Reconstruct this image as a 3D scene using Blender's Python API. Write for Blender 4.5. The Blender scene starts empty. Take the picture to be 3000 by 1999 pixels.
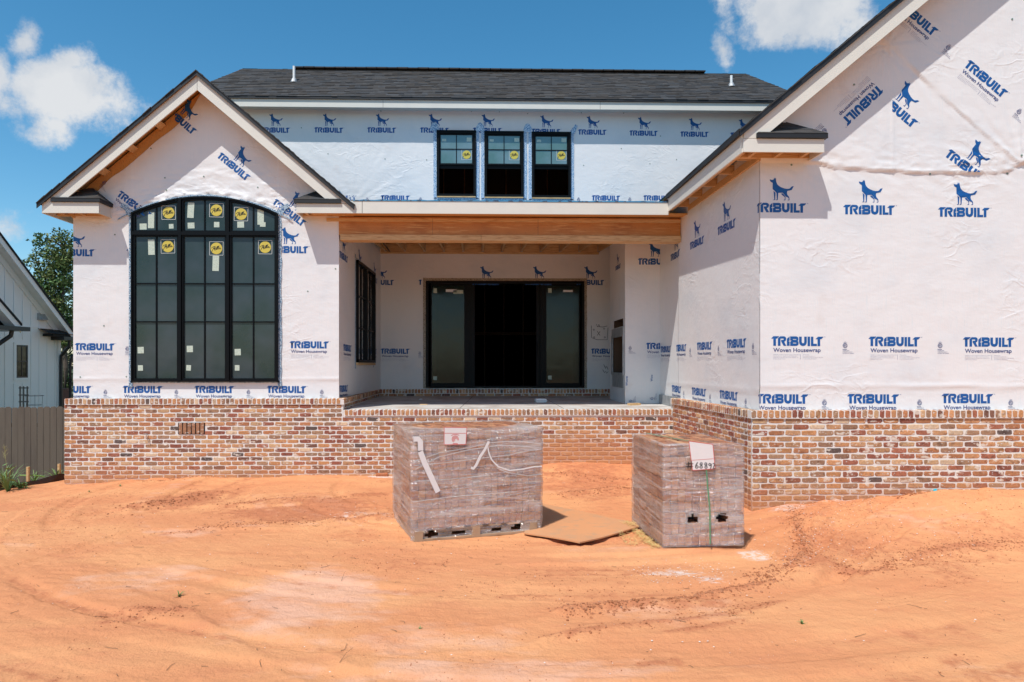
import bpy, bmesh, math, random
import numpy as np
from mathutils import Vector, Matrix
from mathutils.geometry import tessellate_polygon
rnd = random.Random(7)
R = math.radians
C = bpy.context.scene.collection
SC = bpy.context.scene

# ------------------------------------------------------------------ camera, sky, sun, exposure
F, CXP, HZ, HC = 1955.0, 1439.0, 1070.0, 1.85
TH = R(1.3)
cd = bpy.data.cameras.new('camera'); cam = bpy.data.objects.new('camera', cd); C.objects.link(cam)
cam.location = (0, 0, HC); cam.rotation_euler = (R(90), 0, -TH)
cd.sensor_width = 36; cd.lens = F/3000*36; cd.shift_x = (1500-CXP)/3000; cd.shift_y = (HZ-999.5)/3000
cd.clip_end = 3000; cd.clip_start = 0.1
SC.camera = cam
SUN_D = Vector((.318, .49, -1.0)).normalized()
sl = bpy.data.lights.new('sun', 'SUN'); sl.energy = 4.5; sl.angle = R(0.5); sl.color = (1.0, .965, .915)
sun = bpy.data.objects.new('sun', sl); C.objects.link(sun)
sun.rotation_euler = SUN_D.to_track_quat('-Z', 'Y').to_euler()
SC.view_settings.view_transform = 'Standard'; SC.view_settings.look = 'None'
SC.view_settings.exposure = 0.0; SC.view_settings.gamma = 1.0; SC.view_settings.use_curve_mapping = False
SC.render.film_transparent = False
SC.cycles.max_bounces = 8; SC.cycles.diffuse_bounces = 4; SC.cycles.transparent_max_bounces = 16
SC.cycles.use_denoising = True

W = bpy.data.worlds.new('World'); SC.world = W; W.use_nodes = True
nt = W.node_tree; nt.nodes.clear()
def N(nt, t, **k):
    n = nt.nodes.new(t)
    for a, b in k.items(): setattr(n, a, b)
    return n
def math_n(nt, op, a, b=None, c=None, clamp=False):
    n = N(nt, 'ShaderNodeMath', operation=op, use_clamp=clamp)
    for i, v in enumerate((a, b, c)):
        if v is None: continue
        if isinstance(v, (int, float)): n.inputs[i].default_value = v
        else: nt.links.new(v, n.inputs[i])
    return n.outputs[0]
def build_world():
    sky = N(nt, 'ShaderNodeTexSky', sky_type='NISHITA'); sky.sun_disc = False
    sky.sun_elevation = math.asin(-SUN_D.z); sky.sun_rotation = math.atan2(-SUN_D.x, -SUN_D.y)
    sky.altitude = 0; sky.air_density = 1.0; sky.dust_density = 0.3; sky.ozone_density = 3.0
    tc = N(nt, 'ShaderNodeTexCoord'); sp = N(nt, 'ShaderNodeSeparateXYZ'); nt.links.new(tc.outputs['Generated'], sp.inputs[0])
    x, y, z = sp.outputs
    ys = math_n(nt, 'MAXIMUM', y, 0.05)
    a = math_n(nt, 'DIVIDE', x, ys); b = math_n(nt, 'DIVIDE', z, ys)
    # clouds: a field of cumulus with real outlines, given by where each cloud stands
    n1 = N(nt, 'ShaderNodeTexNoise'); n1.inputs['Scale'].default_value = 9; n1.inputs['Detail'].default_value = 9; n1.inputs['Roughness'].default_value = .68
    nt.links.new(tc.outputs['Generated'], n1.inputs['Vector'])
    n2 = N(nt, 'ShaderNodeTexNoise'); n2.inputs['Scale'].default_value = 3.2; n2.inputs['Detail'].default_value = 2
    nt.links.new(tc.outputs['Generated'], n2.inputs['Vector'])
    def blob(ca, cb, ra, rb, w=1.0, rot=0.0):
        da = math_n(nt, 'SUBTRACT', a, ca); db = math_n(nt, 'SUBTRACT', b, cb)
        c_, s_ = math.cos(rot), math.sin(rot)
        u = math_n(nt, 'ADD', math_n(nt, 'MULTIPLY', da, c_/ra), math_n(nt, 'MULTIPLY', db, s_/ra))
        v = math_n(nt, 'ADD', math_n(nt, 'MULTIPLY', da, -s_/rb), math_n(nt, 'MULTIPLY', db, c_/rb))
        r = math_n(nt, 'SQRT', math_n(nt, 'ADD', math_n(nt, 'MULTIPLY', u, u), math_n(nt, 'MULTIPLY', v, v)))
        return math_n(nt, 'MULTIPLY', math_n(nt, 'SUBTRACT', 1.25, r), w)
    bl = None
    for args in ((-.605,.408,.125,.060,1.6,-.3), (-.665,.475,.042,.045,1.25,0), (-.60,.452,.05,.035,1.2,0), (-.72,.435,.06,.05,1.4,0), (-.545,.395,.055,.03,1.1,-.4), (-.62,.355,.05,.03,.8,-.5), (-.70,.21,.06,.035,.6,-.2), (-.73,.15,.045,.05,.8,-.6), (-.76,.18,.04,.05,.8,-.6),
                 (.50,.54,.095,.06,1.3,0), (.455,.515,.045,.035,.9,.4), (.56,.56,.05,.04,.9,0), (.372,.545,.016,.04,.45,.2), (.372,.475,.012,.03,.42,.2)):
        v = blob(*args)
        bl = v if bl is None else math_n(nt, 'MAXIMUM', bl, v)
    # elsewhere in the sky, scattered cumulus like those in view
    gen = math_n(nt, 'SUBTRACT', math_n(nt, 'MULTIPLY', n2.outputs['Fac'], 5.0), 2.9)
    inf = math_n(nt, 'MULTIPLY', math_n(nt, 'GREATER_THAN', y, 0.25), math_n(nt, 'LESS_THAN', math_n(nt, 'ABSOLUTE', a), 0.9))
    inf = math_n(nt, 'MULTIPLY', inf, math_n(nt, 'LESS_THAN', b, 0.68))
    mx = N(nt, 'ShaderNodeMix'); nt.links.new(inf, mx.inputs[0]); nt.links.new(gen, mx.inputs[2]); nt.links.new(bl, mx.inputs[3])
    dens = math_n(nt, 'ADD', mx.outputs[0], math_n(nt, 'MULTIPLY', math_n(nt, 'SUBTRACT', n1.outputs['Fac'], 0.5), 3.6))
    mr = N(nt, 'ShaderNodeMapRange', interpolation_type='SMOOTHSTEP'); nt.links.new(dens, mr.inputs[0])
    mr.inputs[1].default_value = 0.16; mr.inputs[2].default_value = .98; mr.inputs[4].default_value = .90
    n3 = N(nt, 'ShaderNodeTexNoise'); n3.inputs['Scale'].default_value = 14; n3.inputs['Detail'].default_value = 5
    nt.links.new(tc.outputs['Generated'], n3.inputs['Vector'])
    cr = N(nt, 'ShaderNodeValToRGB'); nt.links.new(n3.outputs['Fac'], cr.inputs[0])
    cr.color_ramp.elements[0].position = .35; cr.color_ramp.elements[0].color = (CLB*.72, CLB*.77, CLB*.84, 1)
    cr.color_ramp.elements[1].position = .62; cr.color_ramp.elements[1].color = (CLB, CLB, CLB, 1)
    hs = N(nt, 'ShaderNodeHueSaturation'); hs.inputs['Saturation'].default_value = SKY_SAT; hs.inputs['Value'].default_value = SKY_VAL; hs.inputs['Hue'].default_value = SKY_HUE
    nt.links.new(sky.outputs[0], hs.inputs['Color'])
    mc = N(nt, 'ShaderNodeMix', data_type='RGBA'); nt.links.new(mr.outputs[0], mc.inputs[0])
    nt.links.new(hs.outputs[0], mc.inputs[6]); nt.links.new(cr.outputs[0], mc.inputs[7])
    bg = N(nt, 'ShaderNodeBackground'); bg.inputs[1].default_value = 0.1
    out = N(nt, 'ShaderNodeOutputWorld'); nt.links.new(mc.outputs[2], bg.inputs[0]); nt.links.new(bg.outputs[0], out.inputs[0])
CLB, SKY_SAT, SKY_VAL, SKY_HUE = 8.2, 1.29, 1.50, 0.4855
build_world()

# ------------------------------------------------------------------ where things stand (metres; camera eye at 0,0,1.85; +Y into the scene)
def ray(x, y):
    u = (x-CXP)/F; w = (HZ-y)/F
    return math.sin(TH)+u*math.cos(TH), math.cos(TH)-u*math.sin(TH), w
def pf(x, y, Y):                       # point of the plane Y = const
    a, b, w = ray(x, y); t = Y/b; return a*t, HC+w*t
def ps(x, y, X):                       # point of the plane X = const
    a, b, w = ray(x, y); t = X/a; return b*t, HC+w*t
def pg(x, y, z=0.03):                  # point of the ground
    a, b, w = ray(x, y); t = (z-HC)/w; return a*t, b*t
YL, YLB = 11.10, 11.00                 # left wing: housewrap plane, brick face
YR, YRB = 8.07, 7.97                   # right wing
YB = 15.2                              # main wall behind the porch and above it
XS, XSB = 3.465, 3.325                 # side wall of the right wing
XL0, XL1 = pf(215, 900, YL)[0], pf(993, 900, YL)[0]
XB0 = pf(1115, 900, YB)[0]
ZCAP, ZPOR = 1.305, 1.118
YRK, YRR = YL-.38, YR-.35              # planes of the rake boards
BXX, BXY0, BXY1 = 2.80, 12.48, 13.9    # chimney box in the porch
FZ0, FZ1 = 4.28, 4.48                  # porch fascia

# ------------------------------------------------------------------ helpers
class MB:
    def __init__(s): s.v = []; s.f = []; s.m = []; s.t = []
    def add(s, vs, fs, mi=0, tint=None):
        o = len(s.v); s.v += [tuple(p) for p in vs]
        for f in fs: s.f.append(tuple(i+o for i in f)); s.m.append(mi); s.t.append(tint)
    def box(s, x0, x1, y0, y1, z0, z1, mi=0, tint=None):
        vs = [(x, y, z) for z in (z0, z1) for y in (y0, y1) for x in (x0, x1)]
        s.add(vs, [(0,2,3,1),(4,5,7,6),(0,1,5,4),(2,6,7,3),(0,4,6,2),(1,3,7,5)], mi, tint)
    def obox(s, c, ax, ay, az, mi=0, tint=None):     # box from centre and three half-axis vectors
        c, ax, ay, az = map(Vector, (c, ax, ay, az))
        vs = [c+ax*i+ay*j+az*k for k in (-1,1) for j in (-1,1) for i in (-1,1)]
        s.add(vs, [(0,2,3,1),(4,5,7,6),(0,1,5,4),(2,6,7,3),(0,4,6,2),(1,3,7,5)], mi, tint)
    def beam(s, p, q, w, h, up=(0,0,1), mi=0, tint=None):
        p, q, up = Vector(p), Vector(q), Vector(up); d = (q-p)
        if d.length < 1e-6: return
        x = d.normalized().cross(up)
        if x.length < 1e-4: x = Vector((1,0,0))
        x.normalize(); u = x.cross(d).normalized()
        s.obox((p+q)/2, d/2, x*w/2, u*h/2, mi, tint)
    def tube(s, pts, r, n=8, mi=0, r1=None, tint=None):
        pts = [Vector(p) for p in pts]; rings = []
        for i, p in enumerate(pts):
            d = (pts[min(i+1, len(pts)-1)]-pts[max(i-1, 0)]).normalized()
            a = d.cross(Vector((0,0,1)));
            if a.length < .05: a = d.cross(Vector((1,0,0)))
            a.normalize(); b = d.cross(a)
            rr = r if r1 is None else r+(r1-r)*i/(len(pts)-1)
            rings.append([p+a*rr*math.cos(k*2*math.pi/n)+b*rr*math.sin(k*2*math.pi/n) for k in range(n)])
        vs = [q for g in rings for q in g]; fs = []
        for i in range(len(pts)-1):
            for k in range(n): fs.append((i*n+k, i*n+(k+1)%n, (i+1)*n+(k+1)%n, (i+1)*n+k))
        fs.append(tuple(range(n-1, -1, -1))); fs.append(tuple((len(pts)-1)*n+k for k in range(n)))
        s.add(vs, fs, mi, tint)
    def prism(s, poly, y0, y1, mi=0, tint=None):      # polygon in XZ extruded along Y
        n = len(poly)
        vs = [(p[0], y0, p[1]) for p in poly]+[(p[0], y1, p[1]) for p in poly]
        tr = tessellate_polygon([[Vector((p[0], p[1], 0)) for p in poly]])
        fs = [tuple(t) for t in tr]+[tuple(i+n for i in reversed(t)) for t in tr]
        fs += [(i, (i+1) % n, n+(i+1) % n, n+i) for i in range(n)]
        s.add(vs, fs, mi, tint)
    def ring(s, A, B, y0, y1, mi=0, closed=True):     # band between two matched outlines in XZ
        n = len(A)
        vs = [(p[0], y0, p[1]) for p in A]+[(p[0], y0, p[1]) for p in B]+[(p[0], y1, p[1]) for p in A]+[(p[0], y1, p[1]) for p in B]
        fs = []
        for i in range(n if closed else n-1):
            j = (i+1) % n
            fs += [(i, j, n+j, n+i), (2*n+i, 3*n+i, 3*n+j, 2*n+j), (i, 2*n+i, 2*n+j, j), (n+i, n+j, 3*n+j, 3*n+i)]
        if not closed:
            fs += [(0, n, 3*n, 2*n), (n-1, 3*n-1, 4*n-1, 2*n-1)]
        s.add(vs, fs, mi)
    def mesh(s, name, mats, smooth=False):
        me = bpy.data.meshes.new(name)
        me.from_pydata(s.v, [], s.f)
        for m in (mats if isinstance(mats, (list, tuple)) else [mats]): me.materials.append(m)
        if any(s.m): me.polygons.foreach_set('material_index', s.m)
        if any(t is not None for t in s.t):
            at = me.color_attributes.new('tint', 'FLOAT_COLOR', 'CORNER'); arr = []
            for p, t in zip(me.polygons, s.t):
                t = t or (1,1,1); arr += [t[0], t[1], t[2], 1.0]*p.loop_total
            at.data.foreach_set('color', arr)
        if smooth: me.polygons.foreach_set('use_smooth', [True]*len(me.polygons))
        me.update()
        return me
    def build(s, name, mats, parent=None, smooth=False, loc=None, label=None, kind=None):
        return ob(name, s.mesh(name, mats, smooth), parent, loc, label, kind)
def ob(name, me, parent=None, loc=None, label=None, kind=None, rot=None, color=None):
    o = bpy.data.objects.new(name, me); C.objects.link(o)
    if parent:
        o.parent = parent
        if parent.name in WINV: o.matrix_parent_inverse = WINV[parent.name]
    if loc: o.location = loc
    if rot: o.rotation_euler = rot
    if label: o['label'] = label
    if kind: o['kind'] = kind
    if color: o.color = (*color, 1)
    return o
WINV = {}                               # things whose parts are built in world coordinates
def wthing(name, loc, label, cat, group=None):
    o = empty(name, loc, 0, None, label, cat, group); WINV[o.name] = Matrix.Translation([-v for v in loc]); return o
def empty(name, loc=(0,0,0), rz=0, parent=None, label=None, cat=None, group=None):
    o = bpy.data.objects.new(name, None); C.objects.link(o); o.location = loc; o.rotation_euler = (0,0,rz)
    o.empty_display_size = .1
    if parent: o.parent = parent
    return tag(o, label, cat, group)
def tag(o, label=None, cat=None, group=None, kind=None):
    if label: o['label'] = label
    if cat: o['category'] = cat
    if group: o['group'] = group
    if kind: o['kind'] = kind
    return o

# value noise in numpy
def _h(ix, iy, s):
    n = (ix.astype(np.int64)*374761393+iy.astype(np.int64)*668265263+s*144269504) & 0xffffffff
    n = ((n ^ (n >> 13))*1274126177) & 0xffffffff
    return ((n ^ (n >> 16)) & 0xffff)/65535.0
def vn(x, y, s=0):
    x = np.asarray(x, float); y = np.asarray(y, float)
    ix = np.floor(x); iy = np.floor(y); fx = x-ix; fy = y-iy
    fx = fx*fx*(3-2*fx); fy = fy*fy*(3-2*fy)
    a = _h(ix, iy, s); b = _h(ix+1, iy, s); c = _h(ix, iy+1, s); d = _h(ix+1, iy+1, s)
    return (a*(1-fx)+b*fx)*(1-fy)+(c*(1-fx)+d*fx)*fy
def fbm(x, y, s=0, o=4):
    r = 0; a = .5
    for i in range(o): r = r+a*vn(x*2**i+17*i, y*2**i-9*i, s+i); a *= .5
    return r
def sm(t): t = np.clip(t, 0, 1); return t*t*(3-2*t)
def rdg(v): return 1-np.abs(2*v-1)

# ------------------------------------------------------------------ materials
def mat(name, col, rough=.6, metal=0.0, spec=.5, bump=None, mix=None, coord='Position', extra=None, attr=None):
    """col: base colour; attr: 'object' or 'tint' multiplies by the piece's own colour;
    mix: list of (colour, scale, lo, hi, stretch, detail) noise-driven patches; bump: list of (scale, distance, stretch, detail)."""
    m = bpy.data.materials.new(name); m.use_nodes = True; t = m.node_tree; t.nodes.clear()
    P = N(t, 'ShaderNodeBsdfPrincipled'); O = N(t, 'ShaderNodeOutputMaterial'); t.links.new(P.outputs[0], O.inputs[0])
    P.inputs['Roughness'].default_value = rough; P.inputs['Metallic'].default_value = metal
    P.inputs['Specular IOR Level'].default_value = spec
    if coord == 'Position': cv = N(t, 'ShaderNodeNewGeometry').outputs['Position']
    else: cv = N(t, 'ShaderNodeTexCoord').outputs[coord]
    def vec(stretch):
        if not stretch: return cv
        mp = N(t, 'ShaderNodeMapping'); mp.inputs['Scale'].default_value = stretch; t.links.new(cv, mp.inputs['Vector']); return mp.outputs[0]
    def noise(scale, stretch=None, detail=4, rough_=.55):
        n = N(t, 'ShaderNodeTexNoise'); n.inputs['Scale'].default_value = scale; n.inputs['Detail'].default_value = detail
        n.inputs['Roughness'].default_value = rough_; t.links.new(vec(stretch), n.inputs['Vector']); return n.outputs['Fac']
    if attr == 'object': c = N(t, 'ShaderNodeObjectInfo').outputs['Color']
    elif attr: c = N(t, 'ShaderNodeAttribute', attribute_name=attr).outputs['Color']
    else: rgb = N(t, 'ShaderNodeRGB'); rgb.outputs[0].default_value = (*col, 1); c = rgb.outputs[0]
    for q in (mix or []):
        colr, scale, lo, hi = q[:4]; st = q[4] if len(q) > 4 else None; de = q[5] if len(q) > 5 else 4
        f = noise(scale, st, de)
        mr = N(t, 'ShaderNodeMapRange', interpolation_type='SMOOTHSTEP'); t.links.new(f, mr.inputs[0]); mr.inputs[1].default_value = lo; mr.inputs[2].default_value = hi
        mx = N(t, 'ShaderNodeMix', data_type='RGBA')
        if len(colr) == 4: mr.inputs[4].default_value = colr[3]
        if len(q) > 6 and q[6]: mx.blend_type = q[6]
        t.links.new(mr.outputs[0], mx.inputs[0]); t.links.new(c, mx.inputs[6]); mx.inputs[7].default_value = (*colr[:3], 1); c = mx.outputs[2]
    t.links.new(c, P.inputs['Base Color'])
    nrm = None
    for q in (bump or []):
        sc_, dist = q[:2]; st = q[2] if len(q) > 2 else None; de = q[3] if len(q) > 3 else 4
        B = N(t, 'ShaderNodeBump'); B.inputs['Distance'].default_value = dist; B.inputs['Strength'].default_value = 1
        t.links.new(noise(sc_, st, de), B.inputs['Height'])
        if nrm: t.links.new(nrm, B.inputs['Normal'])
        nrm = B.outputs[0]
    if nrm: t.links.new(nrm, P.inputs['Normal'])
    m['P'] = P.name
    if extra: extra(m, t, P, c, noise)
    return m
def lin(*c): return tuple(((v/255)/12.92 if v/255 <= .04045 else ((v/255+.055)/1.055)**2.4) for v in c)

WRINK = [(2.2, .009, (1, 1, 1.6), 3), (8, .0024, (1, 1, 1.5), 6), (60, .0009, (3, 3, .4), 2)]
M = {}
M['wrap'] = mat('housewrap', (.755, .737, .724), .42, spec=.45, bump=WRINK,
    mix=[((.67, .68, .69), 1.3, .45, .75), ((.69, .715, .72), 30, .5, .8, (4, 4, .12), 2), ((.62, .52, .46, .25), 2.3, .62, .75)])
M['print'] = mat('blue_print', (.004, .085, .30), .45, spec=.4, bump=WRINK, mix=[((.02, .12, .36), 40, .5, .75)])
M['ink'] = mat('blue_ink_lettering', (.035, .06, .20), .5, bump=WRINK)
M['fineink'] = mat('fine_ink_lettering', (.16, .17, .30), .5)
def creases(m):                         # sharp patchy creases in the sheet
    t = m.node_tree; P = t.nodes[m['P']]; src = P.inputs['Normal'].links[0].from_socket; g = N(t, 'ShaderNodeNewGeometry')
    for sc_, dist, st in ((2.6, .0026, (1, 1, 1.9)), (6.5, .0011, (1, 1, .8))):
        mp = N(t, 'ShaderNodeMapping'); mp.inputs['Scale'].default_value = st; mp.inputs['Rotation'].default_value = (0, .5*sc_, 0); t.links.new(g.outputs['Position'], mp.inputs[0])
        n = N(t, 'ShaderNodeTexNoise'); n.inputs['Scale'].default_value = sc_; n.inputs['Detail'].default_value = 2; n.inputs['Distortion'].default_value = .6; t.links.new(mp.outputs[0], n.inputs[0])
        r = math_n(t, 'MULTIPLY', math_n(t, 'ABSOLUTE', math_n(t, 'SUBTRACT', n.outputs[0], .5)), 14, clamp=True)
        k = N(t, 'ShaderNodeTexNoise'); k.inputs['Scale'].default_value = 1.1; k.inputs['Detail'].default_value = 2; t.links.new(g.outputs['Position'], k.inputs[0])
        q = N(t, 'ShaderNodeMapRange', interpolation_type='SMOOTHSTEP'); t.links.new(k.outputs[0], q.inputs[0]); q.inputs[1].default_value = .48; q.inputs[2].default_value = .66
        B = N(t, 'ShaderNodeBump'); B.inputs['Distance'].default_value = dist; t.links.new(q.outputs[0], B.inputs['Strength']); t.links.new(math_n(t, 'SUBTRACT', 1.0, r), B.inputs['Height']); t.links.new(src, B.inputs['Normal']); src = B.outputs[0]
    t.links.new(src, P.inputs['Normal'])
for k in ('wrap', 'print', 'ink'): creases(M[k])
M['primed'] = mat('primed_board', (.665, .645, .575), .55, bump=[(40, .0006, (1, 1, 3), 3)], mix=[((.63, .61, .55), 3, .45, .75), ((.45, .35, .26, .5), 90, .70, .76)])
M['seam'] = mat('board_joint', (.05, .045, .04), .8)
M['osb'] = mat('strand_board', (.62, .31, .09), .75, bump=[(55, .0015, (1, 1, 1), 3)], mix=[((.56, .30, .10), 38, .40, .62, (1, 3, 1), 3), ((.28, .11, .03), 26, .55, .75, (2, 1, 1), 3)])
M['lumber'] = mat('pine_lumber', (.62, .40, .19), .65, bump=[(30, .0008, (.3, 8, 8), 3)], mix=[((.42, .22, .08), 14, .45, .7, (.4, 6, 6), 4), ((.20, .09, .03, .8), 4, .72, .76)])
M['beam'] = mat('laminated_beam', (.48, .19, .042), .55, bump=[(20, .0008, (.4, 6, 6), 3)], mix=[((.38, .14, .03), 2.2, .42, .7), ((.58, .30, .10), 9, .5, .72, (.35, 1, 4), 4), ((.18, .07, .02, .7), 60, .66, .72, (.4, 1, 1.5), 2)])
M['black'] = mat('black_window_frame', (.0035, .0045, .0055), .45, spec=.14)
M['roofedge'] = mat('black_drip_edge', (.012, .011, .012), .55)
M['shingle'] = mat('asphalt_shingle', (.05, .05, .05), .92, attr='tint', bump=[(300, .001), (25, .001)], mix=[((1.35, 1.35, 1.4), 110, .5, .7, None, 2, 'MULTIPLY'), ((.6, .6, .6), 5, .5, .7, (1, 1, 1), 3, 'MULTIPLY')])
M['mortar'] = mat('white_mortar', (.70, .665, .62), .9, bump=[(130, .002), (35, .003)], mix=[((.66, .60, .55), 25, .55, .8), ((.56, .40, .28, .5), 1.6, .60, .8)])
M['concrete'] = mat('porch_concrete', (.56, .53, .49), .8, bump=[(80, .0008)], mix=[((.36, .31, .27), 2.2, .4, .7), ((.42, .27, .17, .5), 1.4, .55, .75), ((.55, .52, .49), 60, .5, .8)])
M['yellow'] = mat('yellow_sticker', (.58, .47, .07), .45)
M['paper'] = mat('paper_label', (.52, .60, .50), .7, mix=[((.42, .50, .42), 60, .45, .6)])
M['sticker_white'] = mat('white_sticker_line', (.60, .63, .60), .6)
M['stickblack'] = mat('sticker_lettering', (.012, .014, .012), .5)
M['bluetape'] = mat('blue_membrane', (.05, .24, .42), .5, mix=[((.02, .06, .12), 12, .5, .6)])
M['white'] = mat('white_pipe', (.78, .78, .76), .4)
M['greymetal'] = mat('galvanised_metal', (.42, .43, .43), .45, metal=.4, mix=[((.30, .31, .31), 8, .4, .7)])
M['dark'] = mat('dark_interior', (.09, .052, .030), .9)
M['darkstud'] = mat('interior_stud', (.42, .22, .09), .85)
M['foam'] = mat('white_foam', (.80, .80, .80), .6)
M['green'] = mat('green_plastic', (.10, .26, .13), .45)
M['redline'] = mat('red_print', (.60, .10, .09), .5)
M['marker'] = mat('black_marker', (.015, .015, .015), .6)
M['cyan'] = mat('cyan_litter', (.02, .45, .55), .5)
M['straw'] = mat('yellow_straw', (.66, .47, .18), .8)
M['glassfront'] = None

def glass(name, tint, rough, glossy, trans, dust=None):
    m = bpy.data.materials.new(name); m.use_nodes = True; t = m.node_tree; t.nodes.clear()
    O = N(t, 'ShaderNodeOutputMaterial'); D = N(t, 'ShaderNodeBsdfDiffuse'); G = N(t, 'ShaderNodeBsdfGlossy'); T = N(t, 'ShaderNodeBsdfTransparent')
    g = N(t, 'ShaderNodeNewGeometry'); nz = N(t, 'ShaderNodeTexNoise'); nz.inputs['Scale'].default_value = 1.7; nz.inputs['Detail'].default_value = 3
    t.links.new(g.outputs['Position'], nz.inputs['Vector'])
    cr = N(t, 'ShaderNodeValToRGB'); t.links.new(nz.outputs[0], cr.inputs[0])  # mottled greenish diffuse tint, painted in place of reflected trees
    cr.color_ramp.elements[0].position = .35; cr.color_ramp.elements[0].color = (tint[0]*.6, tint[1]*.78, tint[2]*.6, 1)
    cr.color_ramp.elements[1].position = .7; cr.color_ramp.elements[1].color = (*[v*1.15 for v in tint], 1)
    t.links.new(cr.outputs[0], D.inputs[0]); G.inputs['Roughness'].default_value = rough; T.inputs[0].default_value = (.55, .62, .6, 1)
    n2 = N(t, 'ShaderNodeTexNoise'); n2.inputs['Scale'].default_value = 2.5; t.links.new(g.outputs['Position'], n2.inputs['Vector'])
    b = N(t, 'ShaderNodeBump'); b.inputs['Distance'].default_value = .004; t.links.new(n2.outputs[0], b.inputs['Height']); t.links.new(b.outputs[0], G.inputs['Normal'])
    a = N(t, 'ShaderNodeMixShader'); a.inputs[0].default_value = trans; t.links.new(D.outputs[0], a.inputs[1]); t.links.new(T.outputs[0], a.inputs[2])
    fr = N(t, 'ShaderNodeFresnel'); fr.inputs['IOR'].default_value = 1.45
    k = math_n(t, 'ADD', math_n(t, 'MULTIPLY', fr.outputs[0], 1.0), glossy, clamp=True)
    b2 = N(t, 'ShaderNodeMixShader'); t.links.new(k, b2.inputs[0]); t.links.new(a.outputs[0], b2.inputs[1]); t.links.new(G.outputs[0], b2.inputs[2])
    t.links.new(b2.outputs[0], O.inputs[0]); return m
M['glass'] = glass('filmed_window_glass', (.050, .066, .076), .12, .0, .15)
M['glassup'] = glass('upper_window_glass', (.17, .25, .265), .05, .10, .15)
M['glassdoor'] = glass('door_glass', (.010, .022, .015), .12, .0, .40)  # green of the reflection put into the pane's diffuse colour
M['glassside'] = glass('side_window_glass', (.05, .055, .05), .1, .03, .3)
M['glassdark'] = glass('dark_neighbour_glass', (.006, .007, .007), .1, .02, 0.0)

def tape_mat(name, c1, c2, c3):
    m = mat(name, c1, .4, spec=.6, mix=[(c2, 75, .44, .52, None, 1), (c3, 105, .58, .64, None, 1)], bump=[(30, .002)])
    return m
M['tape'] = tape_mat('speckled_flashing_tape', (.035, .12, .25), (.50, .62, .70), (.02, .03, .05))
M['tapedoor'] = tape_mat('tan_speckled_tape', (.22, .16, .10), (.52, .44, .34), (.04, .03, .03))
M['tapeup'] = tape_mat('patterned_flashing_tape', (.05, .20, .42), (.62, .72, .80), (.05, .20, .42))

def brick_mat(name, attr, clay=None, smear=1.0):
    return mat(name, (1, 1, 1), .88, attr=attr, coord='Position',
        mix=[((1.3, 1.25, 1.2), 45, .45, .7, None, 3, 'MULTIPLY'), ((.60, .56, .56), 14, .54, .70, None, 3, 'MULTIPLY'),
             ((.66, .58, .48, .85*smear), 9, .57, .64, (1, 1, 1.6), 8), ((.72, .69, .66, .75*smear), 42, .62, .70, None, 3)]+(clay or []),
        bump=[(150, .0016), (40, .003)])
M['brick'] = brick_mat('clay_brick', 'object'); M['brickj'] = brick_mat('clay_brick_joined', 'tint')
def clay_splash(m):                    # orange clay splashed up the foot of the wall
    t = m.node_tree; P = t.nodes[m['P']]; src = P.inputs['Base Color'].links[0].from_socket
    g = N(t, 'ShaderNodeNewGeometry'); s = N(t, 'ShaderNodeSeparateXYZ'); t.links.new(g.outputs['Position'], s.inputs[0])
    nz = N(t, 'ShaderNodeTexNoise'); nz.inputs['Scale'].default_value = 1.8; nz.inputs['Detail'].default_value = 5; t.links.new(g.outputs['Position'], nz.inputs['Vector'])
    # higher on the porch wall between the pallets, where the machine threw it
    d = math_n(t, 'ABSOLUTE', math_n(t, 'SUBTRACT', s.outputs[0], 1.6))
    hgt = math_n(t, 'ADD', math_n(t, 'MULTIPLY', math_n(t, 'SUBTRACT', 2.6, d, clamp=False), .30), .0)
    hgt = math_n(t, 'MAXIMUM', hgt, .10)
    hgt = math_n(t, 'MULTIPLY', math_n(t, 'MAXIMUM', hgt, math_n(t, 'MULTIPLY', math_n(t, 'GREATER_THAN', s.outputs[0], 3.2), .34)), 1.0)
    top = math_n(t, 'ADD', hgt, math_n(t, 'MULTIPLY', nz.outputs[0], .30))
    k = math_n(t, 'DIVIDE', math_n(t, 'SUBTRACT', top, s.outputs[2]), .35, clamp=True)
    k = math_n(t, 'MULTIPLY', k, .78)
    mx = N(t, 'ShaderNodeMix', data_type='RGBA'); t.links.new(k, mx.inputs[0]); t.links.new(src, mx.inputs[6]); mx.inputs[7].default_value = (.52, .235, .10, 1)
    t.links.new(mx.outputs[2], P.inputs['Base Color'])
for k in ('brick', 'brickj', 'mortar'): clay_splash(M[k])
M['pbrick'] = brick_mat('pallet_brick', 'object', None, .12); M['pbrickj'] = brick_mat('pallet_brick_joined', 'tint', None, .12)

PAL = [lin(176,126,84), lin(182,132,92), lin(166,112,76), lin(152,94,70), lin(136,80,62), lin(142,88,68), lin(172,130,94), lin(154,120,92), lin(186,150,112), lin(118,82,66), lin(88,74,68), lin(198,172,142), lin(142,108,84)]
WTS = [5, 5, 5, 3.6, 2.4, 2.4, 5, 4, 3, 1.6, .6, 1.6, 3]
def tint(k=1.0, r=None):
    r = r or rnd
    c = r.choices(PAL, WTS)[0]; j = k*r.uniform(.88, 1.12)
    return tuple(v*j for v in c)
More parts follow.
